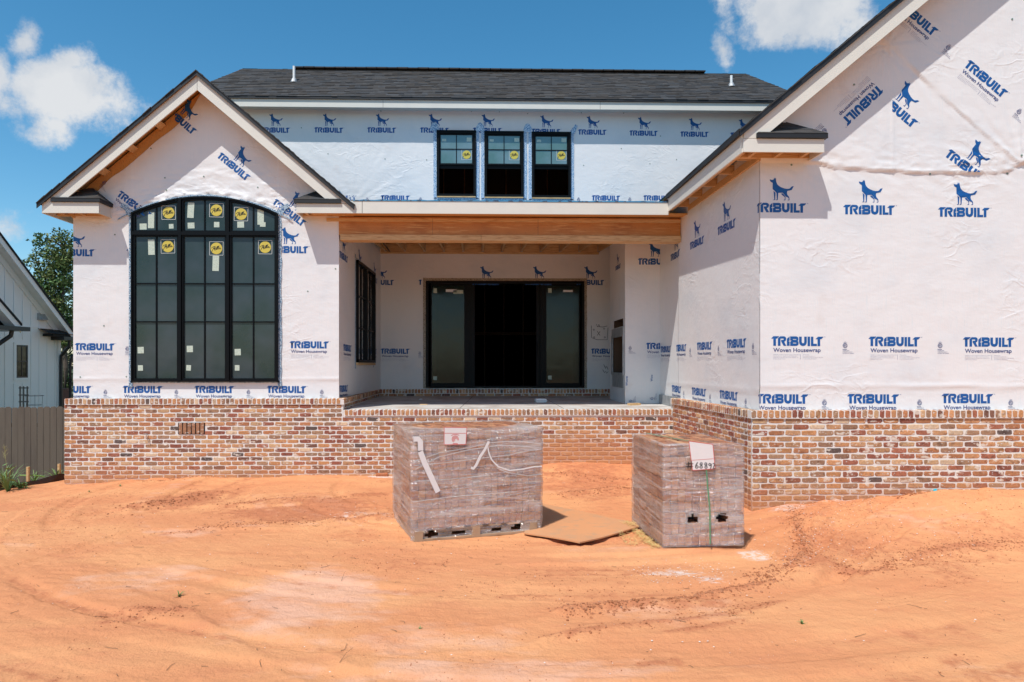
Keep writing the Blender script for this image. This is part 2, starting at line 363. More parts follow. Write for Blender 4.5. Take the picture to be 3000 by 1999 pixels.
# ------------------------------------------------------------------ ground height
def seg_side(x, y, A, B):              # signed distance left of the line A->B (positive = left/behind)
    dx, dy = B[0]-A[0], B[1]-A[1]; L = math.hypot(dx, dy)
    return ((x-A[0])*dy-(y-A[1])*dx)/L
SF = [(-6.84, 11.45), (-7.44, 10.6), (-8.9, 8.6), (-11.5, 5.2)]      # line of the silt fence
def ground_base(x, y):
    x = np.asarray(x, float); y = np.asarray(y, float)
    h = .03+0*x
    h = h-.15*sm((-x-4.2)/3.5)*sm((y-7.0)/3.5)
    h = h+.20*np.exp(-((y-11.1)/1.25)**2)*sm((x-.2)/1.2)*sm((4.5-x)/.8)
    h = h+(.07+.25*sm((x-2.7)/3.6))*sm((x-2.9)/.9)*sm((y-5.9)/2.0)
    h = h+.012*(fbm(x*.5, y*.5, 3, 3)-.45)*4
    d = np.maximum(seg_side(x, y, SF[0], SF[1]), -99)
    far = sm((y-11.45)/2.0)*sm((-6.7-x)/.8)
    dr = np.maximum(sm((d-.02)/2.2)*sm((-x-6.9)/.4), far)
    return h-.80*dr
def pxl(pts, z=.04): return [pg(px, py, z) for px, py in pts]
RIDGES = [  # (pixel line, height, width, clods per metre, z of the ground there)
 ([(1640,1802),(1800,1788),(1950,1768),(2100,1738),(2285,1700)], .030, .055, 300, .03),
 ([(1600,1875),(1850,1842),(2050,1815),(2200,1788),(2280,1768)], .016, .05, 80, .03),
 ([(2320,1505),(2340,1560),(2362,1600),(2310,1650),(2190,1684)], .030, .06, 240, .08),
 ([(2540,1668),(2640,1625),(2800,1600),(3000,1592)], .022, .07, 140, .08),
 ([(2430,1640),(2480,1660),(2560,1672)], .02, .08, 200, .06),
 ([(2640,1462),(2760,1450),(2900,1444),(3000,1448)], .05, .07, 260, .24),
 ([(600,1545),(760,1540),(940,1535),(1120,1515)], .02, .08, 160, .02),
 ([(380,1500),(480,1482),(560,1462),(640,1452)], .05, .14, 260, .0),
 ([(640,1490),(800,1470),(1000,1465),(1140,1450)], .02, .09, 90, .02),
 ([(480,1570),(620,1552),(700,1550)], .02, .05, 60, .02),
 ([(420,1415),(560,1410),(700,1402)], .02, .05, 120, -.02),
 ([(400,1790),(440,1792),(560,1800)], .014, .05, 90, .03),
 ([(310,1830),(380,1815),(420,1800)], .014, .06, 90, .03),
 ([(1600,1385),(1750,1392),(1860,1400)], .04, .12, 150, .18),
 ([(1640,1440),(1760,1430),(1860,1425)], .035, .08, 190, .10),
 ([(1960,1860),(2080,1840),(2180,1820)], .01, .04, 40, .03),
 ([(2780,1940),(2860,1930)], .01, .05, 40, .03),
 ([(1800,1962),(1980,1935)], .01, .05, 40, .03)]
RUTS = [([(2340,1640),(2400,1560),(2600,1500),(2850,1480),(3000,1478)], .028, .10, .10),
        ([(2420,1690),(2520,1600),(2700,1545),(3000,1530)], .028, .10, .08),
        ([(2290,1660),(2350,1530),(2420,1500)], .02, .08, .10),
        ([(0,1560),(300,1500),(560,1490),(1100,1490)], .018, .10, .02),
        ([(0,1680),(400,1560),(900,1560),(1150,1520)], .015, .10, .02),
        ([(1200,1890),(1500,1870),(1700,1820),(2150,1790),(2400,1700),(2700,1640),(3000,1640)], .014, .12, .03),
        ([(0,1780),(350,1700),(520,1740),(760,1860),(1000,1999)], .012, .12, .03)]
DIRT = [(1750,1700,420,60,.25),(2500,1500,300,40,.35),(1000,1640,300,50,.22),(2750,1620,260,40,.4),(650,1470,620,50,.33),(2650,1560,420,90,.30),(1300,1560,380,60,.25),(200,1560,260,60,.25),(560,1460,120,38,.8),(900,1500,280,45,.7),(2760,1660,120,60,.45),(2480,1570,140,70,.5),(1740,1425,190,50,.6),(2360,1640,110,40,.6),(300,1480,260,40,.35),(1950,1770,340,22,.6),(400,1790,170,20,.5),(2950,1560,160,60,.4),(1260,1400,220,26,.5),(2560,1470,250,18,.25),(1190,1650,160,25,.4)]
LIME = [(2290,1492,90,9,.6),(2440,1482,130,9,.7),(2560,1470,100,8,.7),(2760,1455,90,8,.8),(2330,1600,90,40,.45),(2480,1640,120,40,.35),(1990,1680,130,20,.80),(2080,1700,80,17,.7),(2215,1630,70,17,.75),(2310,1490,110,10,.7),(2850,1441,110,9,.9),(1120,1398,70,7,.9),(1060,1510,100,13,.6),(1070,1545,60,8,.5),(2480,1500,180,12,.45),(2380,1560,70,12,.4),(1720,1395,130,14,.35),(1700,1460,90,8,.4),(760,1412,120,8,.35)]
PALE = [(900,1740,300,110,.7),(430,1700,240,60,.5),(1300,1880,300,70,.45),(1500,1980,700,70,.55),(2900,1960,300,60,.3),(560,1560,120,20,.5),(2700,1530,260,30,.4)]
def dist_line(x, y, L):
    best = np.full(x.shape, 9e9)
    for (x0, y0), (x1, y1) in zip(L[:-1], L[1:]):
        dx, dy = x1-x0, y1-y0; t = np.clip(((x-x0)*dx+(y-y0)*dy)/(dx*dx+dy*dy), 0, 1)
        best = np.minimum(best, np.hypot(x-x0-t*dx, y-y0-t*dy))
    return best
def ell(x, y, lst):
    r = np.zeros(x.shape)
    for px, py, rx, ry, a in lst:
        z0 = .03 if px < 2200 or py > 1600 else .14
        cx, cy = pg(px, py, z0); ex = abs(pg(px+rx, py, z0)[0]-cx); ey = abs(pg(px, py-ry, z0)[1]-pg(px, py+ry, z0)[1])/2
        d = np.hypot((x-cx)/ex, (y-cy)/ey)+.5*(fbm(x*3, y*3, 41, 4)-.47)*2
        r = np.maximum(r, a*sm(1.35-d))
    return r
def ground_h(x, y):
    x = np.asarray(x, float); y = np.asarray(y, float)
    h = ground_base(x, y)
    wx, wy = x+.12*(fbm(x*2, y*2, 61, 2)-.4), y+.12*(fbm(x*2, y*2, 62, 2)-.4)
    for L, hh, w, n, z in RIDGES:
        d = dist_line(wx, wy, pxl(L, z)); h = h+hh*np.exp(-(d/w)**2)*(.2+1.5*fbm(x*9, y*9, 5, 3))*sm((vn(x*2.1, y*2.1, 6)-.12)/.35)
    for L, hh, w, z in RUTS:
        d = dist_line(wx, wy, pxl(L, z))
        h = h-hh*np.exp(-(d/w)**4)*(.6+.8*vn(x*1.3, y*1.3, 9))+hh*.5*np.exp(-((d-w*1.3)/(w*.3))**2)
    act = ell(x, y, DIRT)
    h = h+.016*(fbm(x*5, y*9, 11, 4)-.47)+.022*(act+.12)*(fbm(x*20, y*24, 13, 3)-.45)
    h = h+.007*(fbm(x*12, y*17, 17, 3)-.45)+.012*sm((vn(x*.9, y*.9, 97)-.45)/.3)*(fbm(x*9, y*11, 98, 4)-.47)
    # long curving wheel tracks swept round the cubes
    rr = np.hypot(x-1.0, (y-10.2)*1.15); th = np.arctan2(x-1.0, 10.2-y)
    k = vn(rr*5.5+.3*vn(th*3, rr, 92), th*1.3, 93); h = h+.026*(sm((k-.35)/.3)-.5)*sm((vn(x*.6, y*.6, 94)-.25)/.3)
    h = h+.006*(vn(rr*26, th*2.5, 95)-.5)*sm((vn(x*.8, y*.8, 96)-.35)/.3)
    # tracked tread marks on the left
    tr = sm(1-np.abs(x+3.6-.2*np.sin(y*1.1))/.5)*sm((7.5-y)/1.5)
    h = h+.0022*tr*np.sin(y*55+x*12)
    return h

def build_ground():
    xs = np.concatenate([np.linspace(-14, -6.5, 150, endpoint=False), np.linspace(-6.5, 8.0, 640, endpoint=False), np.linspace(8.0, 14, 60)])
    ys = [2.0]
    while ys[-1] < 12.4: ys.append(ys[-1]+max(.012, .0022*ys[-1]**1.05))
    while ys[-1] < 40: ys.append(ys[-1]+.35)
    ys = np.array(ys)
    X, Y = np.meshgrid(xs, ys); Z = ground_h(X, Y)
    ny, nx = X.shape
    co = np.stack([X, Y, Z], -1).reshape(-1, 3)
    i = np.arange(ny*nx).reshape(ny, nx)
    q = np.stack([i[:-1, :-1], i[:-1, 1:], i[1:, 1:], i[1:, :-1]], -1).reshape(-1, 4)
    me = bpy.data.meshes.new('clay_ground'); me.vertices.add(len(co)); me.vertices.foreach_set('co', co.ravel())
    me.loops.add(q.size); me.loops.foreach_set('vertex_index', q.ravel().astype(np.int32))
    me.polygons.add(len(q)); me.polygons.foreach_set('loop_start', np.arange(0, q.size, 4, dtype=np.int32)); me.polygons.foreach_set('loop_total', np.full(len(q), 4, np.int32))
    me.polygons.foreach_set('use_smooth', np.ones(len(q), bool)); me.update(calc_edges=True)
    at = me.color_attributes.new('soil', 'FLOAT_COLOR', 'POINT')
    fx, fy = X.ravel(), Y.ravel()
    d = ell(fx, fy, DIRT); 
    for L, hh, w, n, z in RIDGES: d = np.maximum(d, np.exp(-(dist_line(fx, fy, pxl(L, z))/(w*1.4))**2)*.62*sm((vn(fx*2.1, fy*2.1, 6)-.1)/.4))
    l = ell(fx, fy, LIME); p = ell(fx, fy, PALE)
    rr = np.hypot(fx-1.0, (fy-10.2)*1.15); th = np.arctan2(fx-1.0, 10.2-fy); k = vn(rr*5.5+.3*vn(th*3, rr, 92), th*1.3, 93); k3 = vn(rr*13, th*2.2, 99)
    d = np.maximum(d, .34*sm((.42-k)/.2)*sm((vn(fx*.6, fy*.6, 94)-.25)/.3)+.18*sm((k3-.6)/.2)); p = np.maximum(p, .38*sm((k-.62)/.2)*sm((vn(fx*.7, fy*.7, 100)-.35)/.3))
    d = np.maximum(d, .38*sm((fbm(fx*.8, fy*1.1, 101, 4)-.52)/.14)*sm((fy-4.0)/3))
    grass = sm(-(Z.ravel()+.25)/.25)
    col = np.stack([d, l, p, grass], -1); at.data.foreach_set('color', col.ravel())
    m = bpy.data.materials.new('orange_clay'); m.use_nodes = True; t = m.node_tree; P = t.nodes['Principled BSDF']; P.inputs['Roughness'].default_value = .95; P.inputs['Specular IOR Level'].default_value = .15
    A = N(t, 'ShaderNodeAttribute', attribute_name='soil'); S = N(t, 'ShaderNodeSeparateColor'); t.links.new(A.outputs['Color'], S.inputs[0])
    g = N(t, 'ShaderNodeNewGeometry')
    def nz(scale, det=5, ro=.6, st=None):
        n = N(t, 'ShaderNodeTexNoise'); n.inputs['Scale'].default_value = scale; n.inputs['Detail'].default_value = det; n.inputs['Roughness'].default_value = ro
        if st:
            mp = N(t, 'ShaderNodeMapping'); mp.inputs['Scale'].default_value = st; t.links.new(g.outputs['Position'], mp.inputs[0]); t.links.new(mp.outputs[0], n.inputs[0])
        else: t.links.new(g.outputs['Position'], n.inputs[0])
        return n.outputs[0]
    def mr(f, lo, hi, mx=1.0):
        q = N(t, 'ShaderNodeMapRange', interpolation_type='SMOOTHSTEP'); t.links.new(f, q.inputs[0]); q.inputs[1].default_value = lo; q.inputs[2].default_value = hi; q.inputs[4].default_value = mx; return q.outputs[0]
    def mix(f, a, b, mode='MIX'):
        q = N(t, 'ShaderNodeMix', data_type='RGBA', blend_type=mode); t.links.new(f, q.inputs[0])
        for k, v in ((6, a), (7, b)):
            if isinstance(v, tuple): q.inputs[k].default_value = (*v, 1)
            else: t.links.new(v, q.inputs[k])
        return q.outputs[2]
    c = mix(mr(nz(.9, 5, .6, (.5, 1, 1)), .38, .64), SOIL_A, SOIL_B)
    c = mix(mr(nz(3.2, 6, .65, (.6, 1.3, 1)), .50, .75, .55), c, SOIL_C)
    c = mix(mr(nz(60, 4, .7), .55, .75, .45), c, SOIL_D)
    thr = math_n(t, 'ADD', S.outputs[2], math_n(t, 'MULTIPLY', math_n(t, 'SUBTRACT', nz(4, 6, .65, (.6, 1.4, 1)), .5), 1.3))
    c = mix(mr(thr, .25, .80, .65), c, SOIL_P)
    thr = math_n(t, 'ADD', S.outputs[0], math_n(t, 'MULTIPLY', math_n(t, 'SUBTRACT', nz(9, 6, .7), .5), 1.4))
    c = mix(mr(thr, .25, .75, .8), c, SOIL_D)
    thr = math_n(t, 'ADD', S.outputs[1], math_n(t, 'MULTIPLY', math_n(t, 'SUBTRACT', nz(26, 6, .75, (.5, 1.3, 1)), .5), 1.9))
    c = mix(mr(thr, .55, .95, .85), c, (.72, .60, .52))
    sp = math_n(t, 'ADD', math_n(t, 'MULTIPLY', math_n(t, 'ADD', S.outputs[1], S.outputs[0]), .06), nz(75, 3, .6))
    c = mix(mr(sp, .74, .80, .6), c, (.66, .55, .48))
    c = mix(A.outputs['Alpha'], c, mix(mr(nz(3), .4, .6), (.05, .07, .02), (.10, .08, .04)))
    t.links.new(c, P.inputs['Base Color'])
    B = N(t, 'ShaderNodeBump'); B.inputs['Distance'].default_value = .011; t.links.new(nz(38, 8, .72), B.inputs['Height'])
    B2 = N(t, 'ShaderNodeBump'); B2.inputs['Distance'].default_value = .022; t.links.new(nz(8, 6, .62), B2.inputs['Height']); t.links.new(B.outputs[0], B2.inputs['Normal'])
    t.links.new(B2.outputs[0], P.inputs['Normal'])
    me.materials.append(m); M['soil'] = m
    o = ob('ground', me, kind='structure'); o['label'] = 'bare orange clay ground with tyre ruts, clods and white lime dust'
    # distant land beyond the yard
    b = MB(); r0 = 2500
    cz = -.86
    b.add([(-r0, -r0, cz), (r0, -r0, cz), (r0, r0, cz), (-r0, r0, cz)], [(0, 1, 2, 3)])
    b.build('terrain', mat('grassy_land', (.07, .10, .035), .95, mix=[((.12, .11, .05), .3, .4, .65)]), kind='structure')
    n = MB(); n.add([(-14, -30, -.01), (14, -30, -.01), (14, 2.03, .025), (-14, 2.03, .025)], [(0, 1, 2, 3)])
    mm = mat('clay_behind', SOIL_A, .95, mix=[(SOIL_B, .9, .38, .64), (SOIL_C, 3.2, .5, .75)])
    n.build('yard', mm, kind='structure')
SOIL_A, SOIL_B, SOIL_C, SOIL_D, SOIL_P = (.66, .268, .120), (.73, .335, .150), (.62, .240, .118), (.48, .168, .080), (.75, .44, .31)

def build_clods():
    # a handful of shapes, scattered as one mass of loose clods
    r = np.random.RandomState(5); shapes = []
    for k in range(6):
        bm = bmesh.new(); bmesh.ops.create_icosphere(bm, subdivisions=1, radius=1)
        v = np.array([x.co[:] for x in bm.verts]); v *= (1+.8*(r.rand(len(v), 1)-.5)); v[:, 2] *= .65
        f = np.array([[x.index for x in p.verts] for p in bm.faces]); bm.free(); shapes.append((v, f))
    P = []
    for L, hh, w, n, z in RIDGES:
        L = pxl(L, z)
        for (x0, y0), (x1, y1) in zip(L[:-1], L[1:]):
            m = int(n*2.2*math.hypot(x1-x0, y1-y0))
            for _ in range(m):
                t = r.rand(); o = r.randn()*w*1.0; o2 = r.randn()*w
                P.append((x0+t*(x1-x0)+o, y0+t*(y1-y0)+o2, .0015+.0062*r.rand()**3*(1+hh*25)))
    for px, py, rx, ry, a in DIRT:
        for _ in range(int(min(rx*ry*a/9, 900))):
            an, q = r.rand()*6.28, math.sqrt(r.rand())
            x, y = pg(px+rx*q*math.cos(an), py+ry*q*math.sin(an), .05); P.append((x, y, .0015+.006*r.rand()**3))
    for _ in range(9000):
        px, py = r.rand()*3000, 1420+580*r.rand()
        x, y = pg(px, py, .03)
        if vn(x*1.6, y*1.6, 15)*vn(x*5, y*5, 16) > .40: P.append((x, y, .0012+.0045*r.rand()**4))
    P = [p for p in P if p[1] < 11.0 and not (p[0] > 3.3 and p[1] > 7.95)]
    hz = ground_h(np.array([p[0] for p in P]), np.array([p[1] for p in P]))
    V = []; Fc = []; o = 0
    for (x, y, s), z in zip(P, hz):
        v, f = shapes[r.randint(6)]; a = r.rand()*6.28; c_, s_ = math.cos(a), math.sin(a)
        w = np.stack([v[:, 0]*c_-v[:, 1]*s_, v[:, 0]*s_+v[:, 1]*c_, v[:, 2]], 1)*s*[1, 1, 1]+[x, y, z+s*.35]
        V.append(w); Fc.append(f+o); o += len(v)
    me = bpy.data.meshes.new('clods'); me.from_pydata(np.concatenate(V).tolist(), [], np.concatenate(Fc).tolist())
    me.materials.append(mat('clay_clod', (.44, .18, .085), .95, mix=[((.36, .13, .05), 9, .4, .6), ((.60, .45, .36, .6), 30, .66, .72)], bump=[(90, .003)]))
    o = ob('clay_clods', me, kind='stuff'); o['label'] = 'loose clods and crumbs of red clay'
    # pale mortar chips strewn about
    V = []; Fc = []; o = 0
    for cx, cy, rx, ry, n in ((2400,1570,220,90,520),(2650,1560,260,80,260),(2000,1670,160,40,260),(2300,1500,140,20,200),(1080,1500,120,40,120),(1720,1400,160,30,160),(1500,1700,1500,280,260),(2850,1446,150,10,200),(1120,1398,80,8,90)):
        for _ in range(n):
            a, q = r.rand()*6.28, r.rand()**.5; x, y = pg(cx+rx*q*math.cos(a), cy+ry*q*math.sin(a), .06)
            if y > 10.9 or (x > 3.25 and y > 7.93): continue
            z = float(ground_base(x, y))+.006; v, f = shapes[r.randint(6)]; s = .0016+.0045*r.rand()**2.5
            V.append(v*[s*1.3, s, s*.6]+[x, y, z+.004]); Fc.append(f+o); o += len(v)
    me = bpy.data.meshes.new('chips'); me.from_pydata(np.concatenate(V).tolist(), [], np.concatenate(Fc).tolist()); me.materials.append(mat('mortar_chip', (.70, .62, .55), .9))
    o = ob('mortar_chips', me, kind='stuff'); o['label'] = 'pale mortar chips strewn over the clay'
    # dead twigs and straw bits
    b = MB()
    for _ in range(90):
        px, py = r.rand()*3000, 1470+520*r.rand()
        x, y = pg(px, py, .03); a = r.rand()*3.14; L = .02+.09*r.rand()**2
        if y > 7.8 and x > 3: continue
        p0 = (x, y); p1 = (x+L*math.cos(a), y+L*math.sin(a)); pm = ((p0[0]+p1[0])/2+.15*L*r.randn(), (p0[1]+p1[1])/2+.15*L*r.randn())
        pts = [(q[0], q[1], float(ground_h(q[0], q[1]))+.004+.004*r.rand()) for q in (p0, pm, p1)]
        b.tube(pts, .0018, 4, r1=.001)
    for x0, y0, x1, y1, x2, y2 in ((995,1952,1015,1935,1035,1925),(1000,1706,1006,1700,1012,1692)):
        pts = []
        for k, (a, c) in enumerate(((x0,y0),(x1,y1),(x2,y2))):
            x, y = pg(a, c, .03); pts.append((x, y, float(ground_h(x, y))+.006+.02*k))
        b.tube(pts, .0016, 4, r1=.0008)
    o = b.build('twigs', mat('dead_twig', (.13, .075, .04), .9), kind='stuff'); o['label'] = 'dead twigs and straw bits strewn over the clay'

# ------------------------------------------------------------------ bricks
def brick_mesh(name, L, H, D, mats, seed, r=.006, wob=.0035):
    q = random.Random(seed); b = MB()
    hl, hh = L/2, H/2; c = min(r*2.0, H*.28)
    pts = [(-hl+c, -hh), (0, -hh), (hl-c, -hh), (hl, -hh+c), (hl, hh-c), (hl-c, hh), (0, hh), (-hl+c, hh), (-hl, hh-c), (-hl, -hh+c)]
    pts = [(x+q.uniform(-wob, wob), z+q.uniform(-wob, wob)) for x, z in pts]
    k = .005; n = len(pts)
    front = [(x*(1-k/hl), q.uniform(-.0012, .0012), z*(1-k/hh)) for x, z in pts]
    mid = [(x, .004, z) for x, z in pts]; back = [(x, D, z) for x, z in pts]
    vs = front+mid+back; fs = [tuple(range(n))]
    for a in (0, n):
        for i in range(n):
            j = (i+1) % n; fs.append((a+i, a+n+i, a+n+j, a+j))
    b.add(vs, fs); return b.mesh(name, mats)
NV = 7
BL, BH = .2, .0715           # brick module and course
STR = [brick_mesh('stretcher', BL-.015, BH-.015, .06, M['brick'], i, wob=.0045) for i in range(NV)]
HAL = [brick_mesh('half', BL/2-.015, BH-.015, .06, M['brick'], 50+i) for i in range(3)]
ROW = [brick_mesh('rowlock', .0715-.0155, .088, .12, M['brick'], 80+i) for i in range(NV)]
PBR = [brick_mesh('pallet_brick', .068, .098, .19, M['pbrick'], 120+i, r=.004, wob=.0025) for i in range(NV)]
PSD = [brick_mesh('pallet_brick_side', .193, .098, .06, M['pbrick'], 140+i, r=.004, wob=.0025) for i in range(4)]
PTP = [brick_mesh('pallet_brick_top', .068, .193, .09, M['pbrick'], 160+i, r=.004, wob=.0025) for i in range(4)]
def np_mesh(me):
    v = np.zeros(len(me.vertices)*3); me.vertices.foreach_get('co', v); return v.reshape(-1, 3), [tuple(p.vertices) for p in me.polygons]
_cache = {}
def place_brick(store, me, loc, rz, col, name, parent, individually, rx=0.0):
    if individually:
        o = ob(name, me, parent, loc, rot=(rx, 0, rz), color=col); return o
    if me.name not in _cache: _cache[me.name] = np_mesh(me)
    v, f = _cache[me.name]
    Mx = Matrix.Translation(loc) @ Matrix.Rotation(rz, 4, 'Z') @ Matrix.Rotation(rx, 4, 'X')
    store.add([(Mx @ Vector(p)) for p in v], f, 0, col)

def brick_wall(parent, origin, rz, length, z0, ztop, single, rng, hole=None, half_end=True, label=None, cut=None):
    """running bond from ztop down to z0; origin = left end of the brick face, wall runs along rz"""
    st = MB(); n = 0; z = ztop-BH/2; row = 0
    ux, uy = math.cos(rz), math.sin(rz)
    cand = []
    while z > z0-BH:
        x = 0.0 if row % 2 == 0 else BL/2
        if row % 2: cand.append((BL/4, z, HAL[rng.randrange(3)]))
        while x < length-.02:
            if x+BL <= length+.03: cand.append((x+BL/2, z, STR[rng.randrange(NV)])); x += BL
            else:
                cand.append((x+BL/4, z, HAL[rng.randrange(3)])); x += BL/2
        z -= BH; row += 1
    for x, z, me in cand:
        if hole and hole[0] < x < hole[1] and hole[2] < z < hole[3]: continue
        if cut and z > cut[1]:
            if x-BL/2 > cut[0]-.06: continue
            if x+BL/2 > cut[0]+.03: x -= BL/4; me = HAL[rng.randrange(3)]
        dx, dz = rng.uniform(-.002, .002), rng.uniform(-.0018, .0018); dy = rng.uniform(-.0015, .0015)
        loc = (origin[0]+ux*(x+dx)+uy*dy, origin[1]+uy*(x+dx)-ux*dy, z+dz)
        one = single(x, z)
        place_brick(st, me, loc, rz+rng.uniform(-.004, .004), tint(1, rng), 'brick', parent, one)
    if st.v:
        o = st.build('joined_bricks', M['brickj'], parent, kind='stuff')
    return parent
def rowlock_row(parent, origin, rz, length, ztop, one, rng):
    st = MB(); ux, uy = math.cos(rz), math.sin(rz); n = int(round(length/.0715)); s = length/n
    for i in range(n):
        x = (i+.5)*s; loc = (origin[0]+ux*x, origin[1]+uy*x, ztop-.047+rng.uniform(-.0015, .0015))
        place_brick(st, ROW[rng.randrange(NV)], loc, rz+rng.uniform(-.012, .012), tint(1.02, rng), 'rowlock_brick', parent, one)
    if st.v: st.build('joined_rowlock_bricks', M['brickj'], parent, kind='stuff')

def cap_mortar(parent, x0, x1, y0, y1, zt): b = MB(); b.box(x0, x1, y0, y1, zt-.100, zt-.005); b.build('mortar', M['mortar'], parent)
def mortar_slab(parent, x0, x1, y0, y1, z0, z1, capz=None):
    b = MB(); b.box(x0, x1, y0, y1, z0, z1); b.build('mortar', M['mortar'], parent)

# ------------------------------------------------------------------ the printed housewrap
K1, K2 = .665/1580, .665/1745
def _l(p): return [((x-180)*K1, (435-y)*K1) for x, y in p]
def _d(p): return [((x-215)*K2, (1310+(x-215)*.032-y)*K2) for x, y in p]
LETTERS = [
 [_l([(180,215),(248,145),(428,145),(352,215),(325,215),(325,430),(245,430),(245,215)])],
 [_l([(383,430),(383,212),(450,148),(570,148),(610,165),(633,200),(633,240),(612,285),(572,308),(635,430),(556,430),(480,300),(480,255),(548,255),(560,235),(548,215),(461,215),(461,430)])],
 [_l([(652,430),(652,222),(735,150),(735,270),(692,302),(735,302),(735,430)])],
 [_l([(752,150),(940,150),(985,170),(1003,210),(998,260),(980,288),(1003,310),(1008,360),(995,405),(940,432),(752,432),(752,304),(766,304),(806,272),(752,272)]),
  _l([(835,228),(935,228),(935,252),(835,252)]), _l([(835,335),(935,335),(935,360),(835,360)])],
 [_l([(1020,158),(1100,158),(1100,310),(1110,345),(1138,355),(1165,345),(1175,310),(1175,158),(1252,158),(1252,320),(1238,380),(1200,420),(1138,438),(1075,420),(1035,380),(1020,320)])],
 [_l([(1275,158),(1350,158),(1350,438),(1275,438)])],
 [_l([(1375,158),(1450,158),(1450,370),(1555,370),(1555,438),(1375,438)])],
 [_l([(1515,232),(1590,160),(1760,160),(1690,230),(1655,230),(1655,440),(1575,440),(1575,232)])],
 [_l([(1778,158),(1810,158),(1810,164),(1778,164)])], [_l([(1790,164),(1796,164),(1796,178),(1790,178)])], [_l([(1802,164),(1808,164),(1808,178),(1802,178)])]]
DOG = [
 [_d([(740,238),(800,255),(825,262),(868,245),(880,215),(890,185),(903,215),(910,237),(922,210),(933,188),(945,240),(955,320),(985,400),(1040,460),(1110,505),(1220,550),(1300,568),(1385,568),(1425,540),(1460,497),(1540,482),(1495,560),(1465,610),(1355,632),(1325,635),(1312,700),(1330,770),(1385,835),(1398,900),(1392,945),(1335,945),(1340,930),(1375,920),(1372,890),(1350,855),(1275,820),(1185,705),(1160,690),(1025,692),(1003,930),(935,930),(945,915),(975,905),(962,690),(900,620),(838,560),(838,360),(775,320),(748,280)])],
 [_d([(868,620),(932,690),(918,925),(845,925),(855,912),(888,905),(875,700)])],
 [_d([(1110,718),(1175,712),(1262,820),(1262,940),(1200,940),(1210,925),(1240,915),(1240,850),(1230,825),(1165,780)])]]
def polys(list_):
    V, Fs = [], []
    for loops in list_:
        flat = [p for l in loops for p in l]; tr = tessellate_polygon([[Vector((p[0], p[1], 0)) for p in l] for l in loops])
        o = len(V); V += flat; Fs += [tuple(i+o for i in t) for t in tr]
    return V, Fs
def circle_ring(cx, cy, r0, r1, n=20):
    V = [(cx+r*math.cos(2*math.pi*k/n), cy+r*math.sin(2*math.pi*k/n)) for r in (r0, r1) for k in range(n)]
    return V, [(k, (k+1) % n, n+(k+1) % n, n+k) for k in range(n)]
def text2d(s, height, width=None, bold=0.0, res=2):
    cu = bpy.data.curves.new('t', 'FONT'); cu.body = s; cu.size = 1; cu.offset = bold; cu.resolution_u = res; cu.fill_mode = 'FRONT'
    o = bpy.data.objects.new('t', cu); C.objects.link(o)
    dg = bpy.context.evaluated_depsgraph_get(); me = bpy.data.meshes.new_from_object(o.evaluated_get(dg))
    V = [(v.co.x, v.co.y) for v in me.vertices]; Fs = [tuple(p.vertices) for p in me.polygons]
    bpy.data.objects.remove(o); bpy.data.curves.remove(cu); bpy.data.meshes.remove(me)
    if not V: return V, Fs
    sy = height/.72
    x0 = min(v[0] for v in V); x1 = max(v[0] for v in V); sx = sy if width is None else width/(x1-x0)
    return [((v[0]-x0)*sx, v[1]*sy) for v in V], Fs
def merge(parts):
    V, Fs, Ms = [], [], []
    for (v, f), dx, dy, mi in parts:
        o = len(V); V += [(a+dx, b+dy) for a, b in v]; Fs += [tuple(i+o for i in q) for q in f]; Ms += [mi]*len(f)
    return V, Fs, Ms
_L = polys(LETTERS); _D = polys(DOG)
_WH = text2d('Woven Housewrap', .0505, .600, .018, 4)
_small = []
for k, (s, w) in enumerate((('TRI-BUILT\u00ae is a registered trademark exclusively owned by Beacon', .337), ('Sales Acquisition, Inc., all rights reserved. This product is', .305), ('manufactured exclusively for Beacon Sales Acquisition, Inc.', .318), ('by National Shelter Products', .155))):
    _small.append((text2d(s, .0085, w, 0, 1), .027, -.1130-.0175*k, 2))
for k, (s, w) in enumerate((('Distributed by:', .085), ('Beacon Sales Acquisition, Inc.', .158), ('505 Huntmar Dr, Suite 300 Herndon, VA 20170', .255), ('becn.com/tri-built | 877.322.2326', .175))):
    _small.append((text2d(s, .0085, w, 0, 1), .400, -.1130-.0175*k, 2))
_bar = ([(.369, -.168), (.3725, -.168), (.3725, -.104), (.369, -.104)], [(0, 1, 2, 3)])
LOGO = {'D': merge([(_L, 0, 0, 0), (_D, 0, 0, 0)]),
        'L': merge([(_L, 0, 0, 0)]),
        'W': merge([(_L, 0, 0, 0), (_WH, .027, -.0745, 1)]+_small+[(_bar, 0, 0, 2)]),
        'V': merge([(_WH, 0, 0, 0)]),
        'E': merge([(circle_ring(0, .0, .030, .025), 0, 0, 1), (circle_ring(0, 0, .0205, .0175), 0, 0, 1), (text2d('ETL', .018, .030, .03, 2), -.015, -.009, 1),
                    (text2d('CODE', .006, .022, .02, 1), -.011, .043, 1), (text2d('COMPLIANCE', .006, .050, .02, 1), -.025, .034, 1),
                    (text2d('Intertek', .011, .055, .04, 1), -.032, -.051, 1), (text2d('CCRR-0206', .009, .085, .02, 1), -.032, -.067, 1),
                    (text2d('US-IR 8706, Grade D', .009, .125, .02, 1), -.032, -.084, 1), (text2d('ICC-ES AC 38, Grade D', .009, .145, .02, 1), -.032, -.101, 1)])}
class Plane:
    def __init__(s, kind, P, disp=None, slope=None): s.k = kind; s.P = P; s.d = disp; s.slope = slope
    def to3(s, a, z, off):
        d = off+(float(s.d(a, z)) if s.d else 0)
        if s.k == 'f': return (a, s.P-d, z)
        if s.k == 'l': return (s.P(-a)-d, -a, z)          # faces -X, text runs towards the camera
        if s.k == 'r': return (s.P(a)+d, a, z)            # faces +X, text runs away from the camera
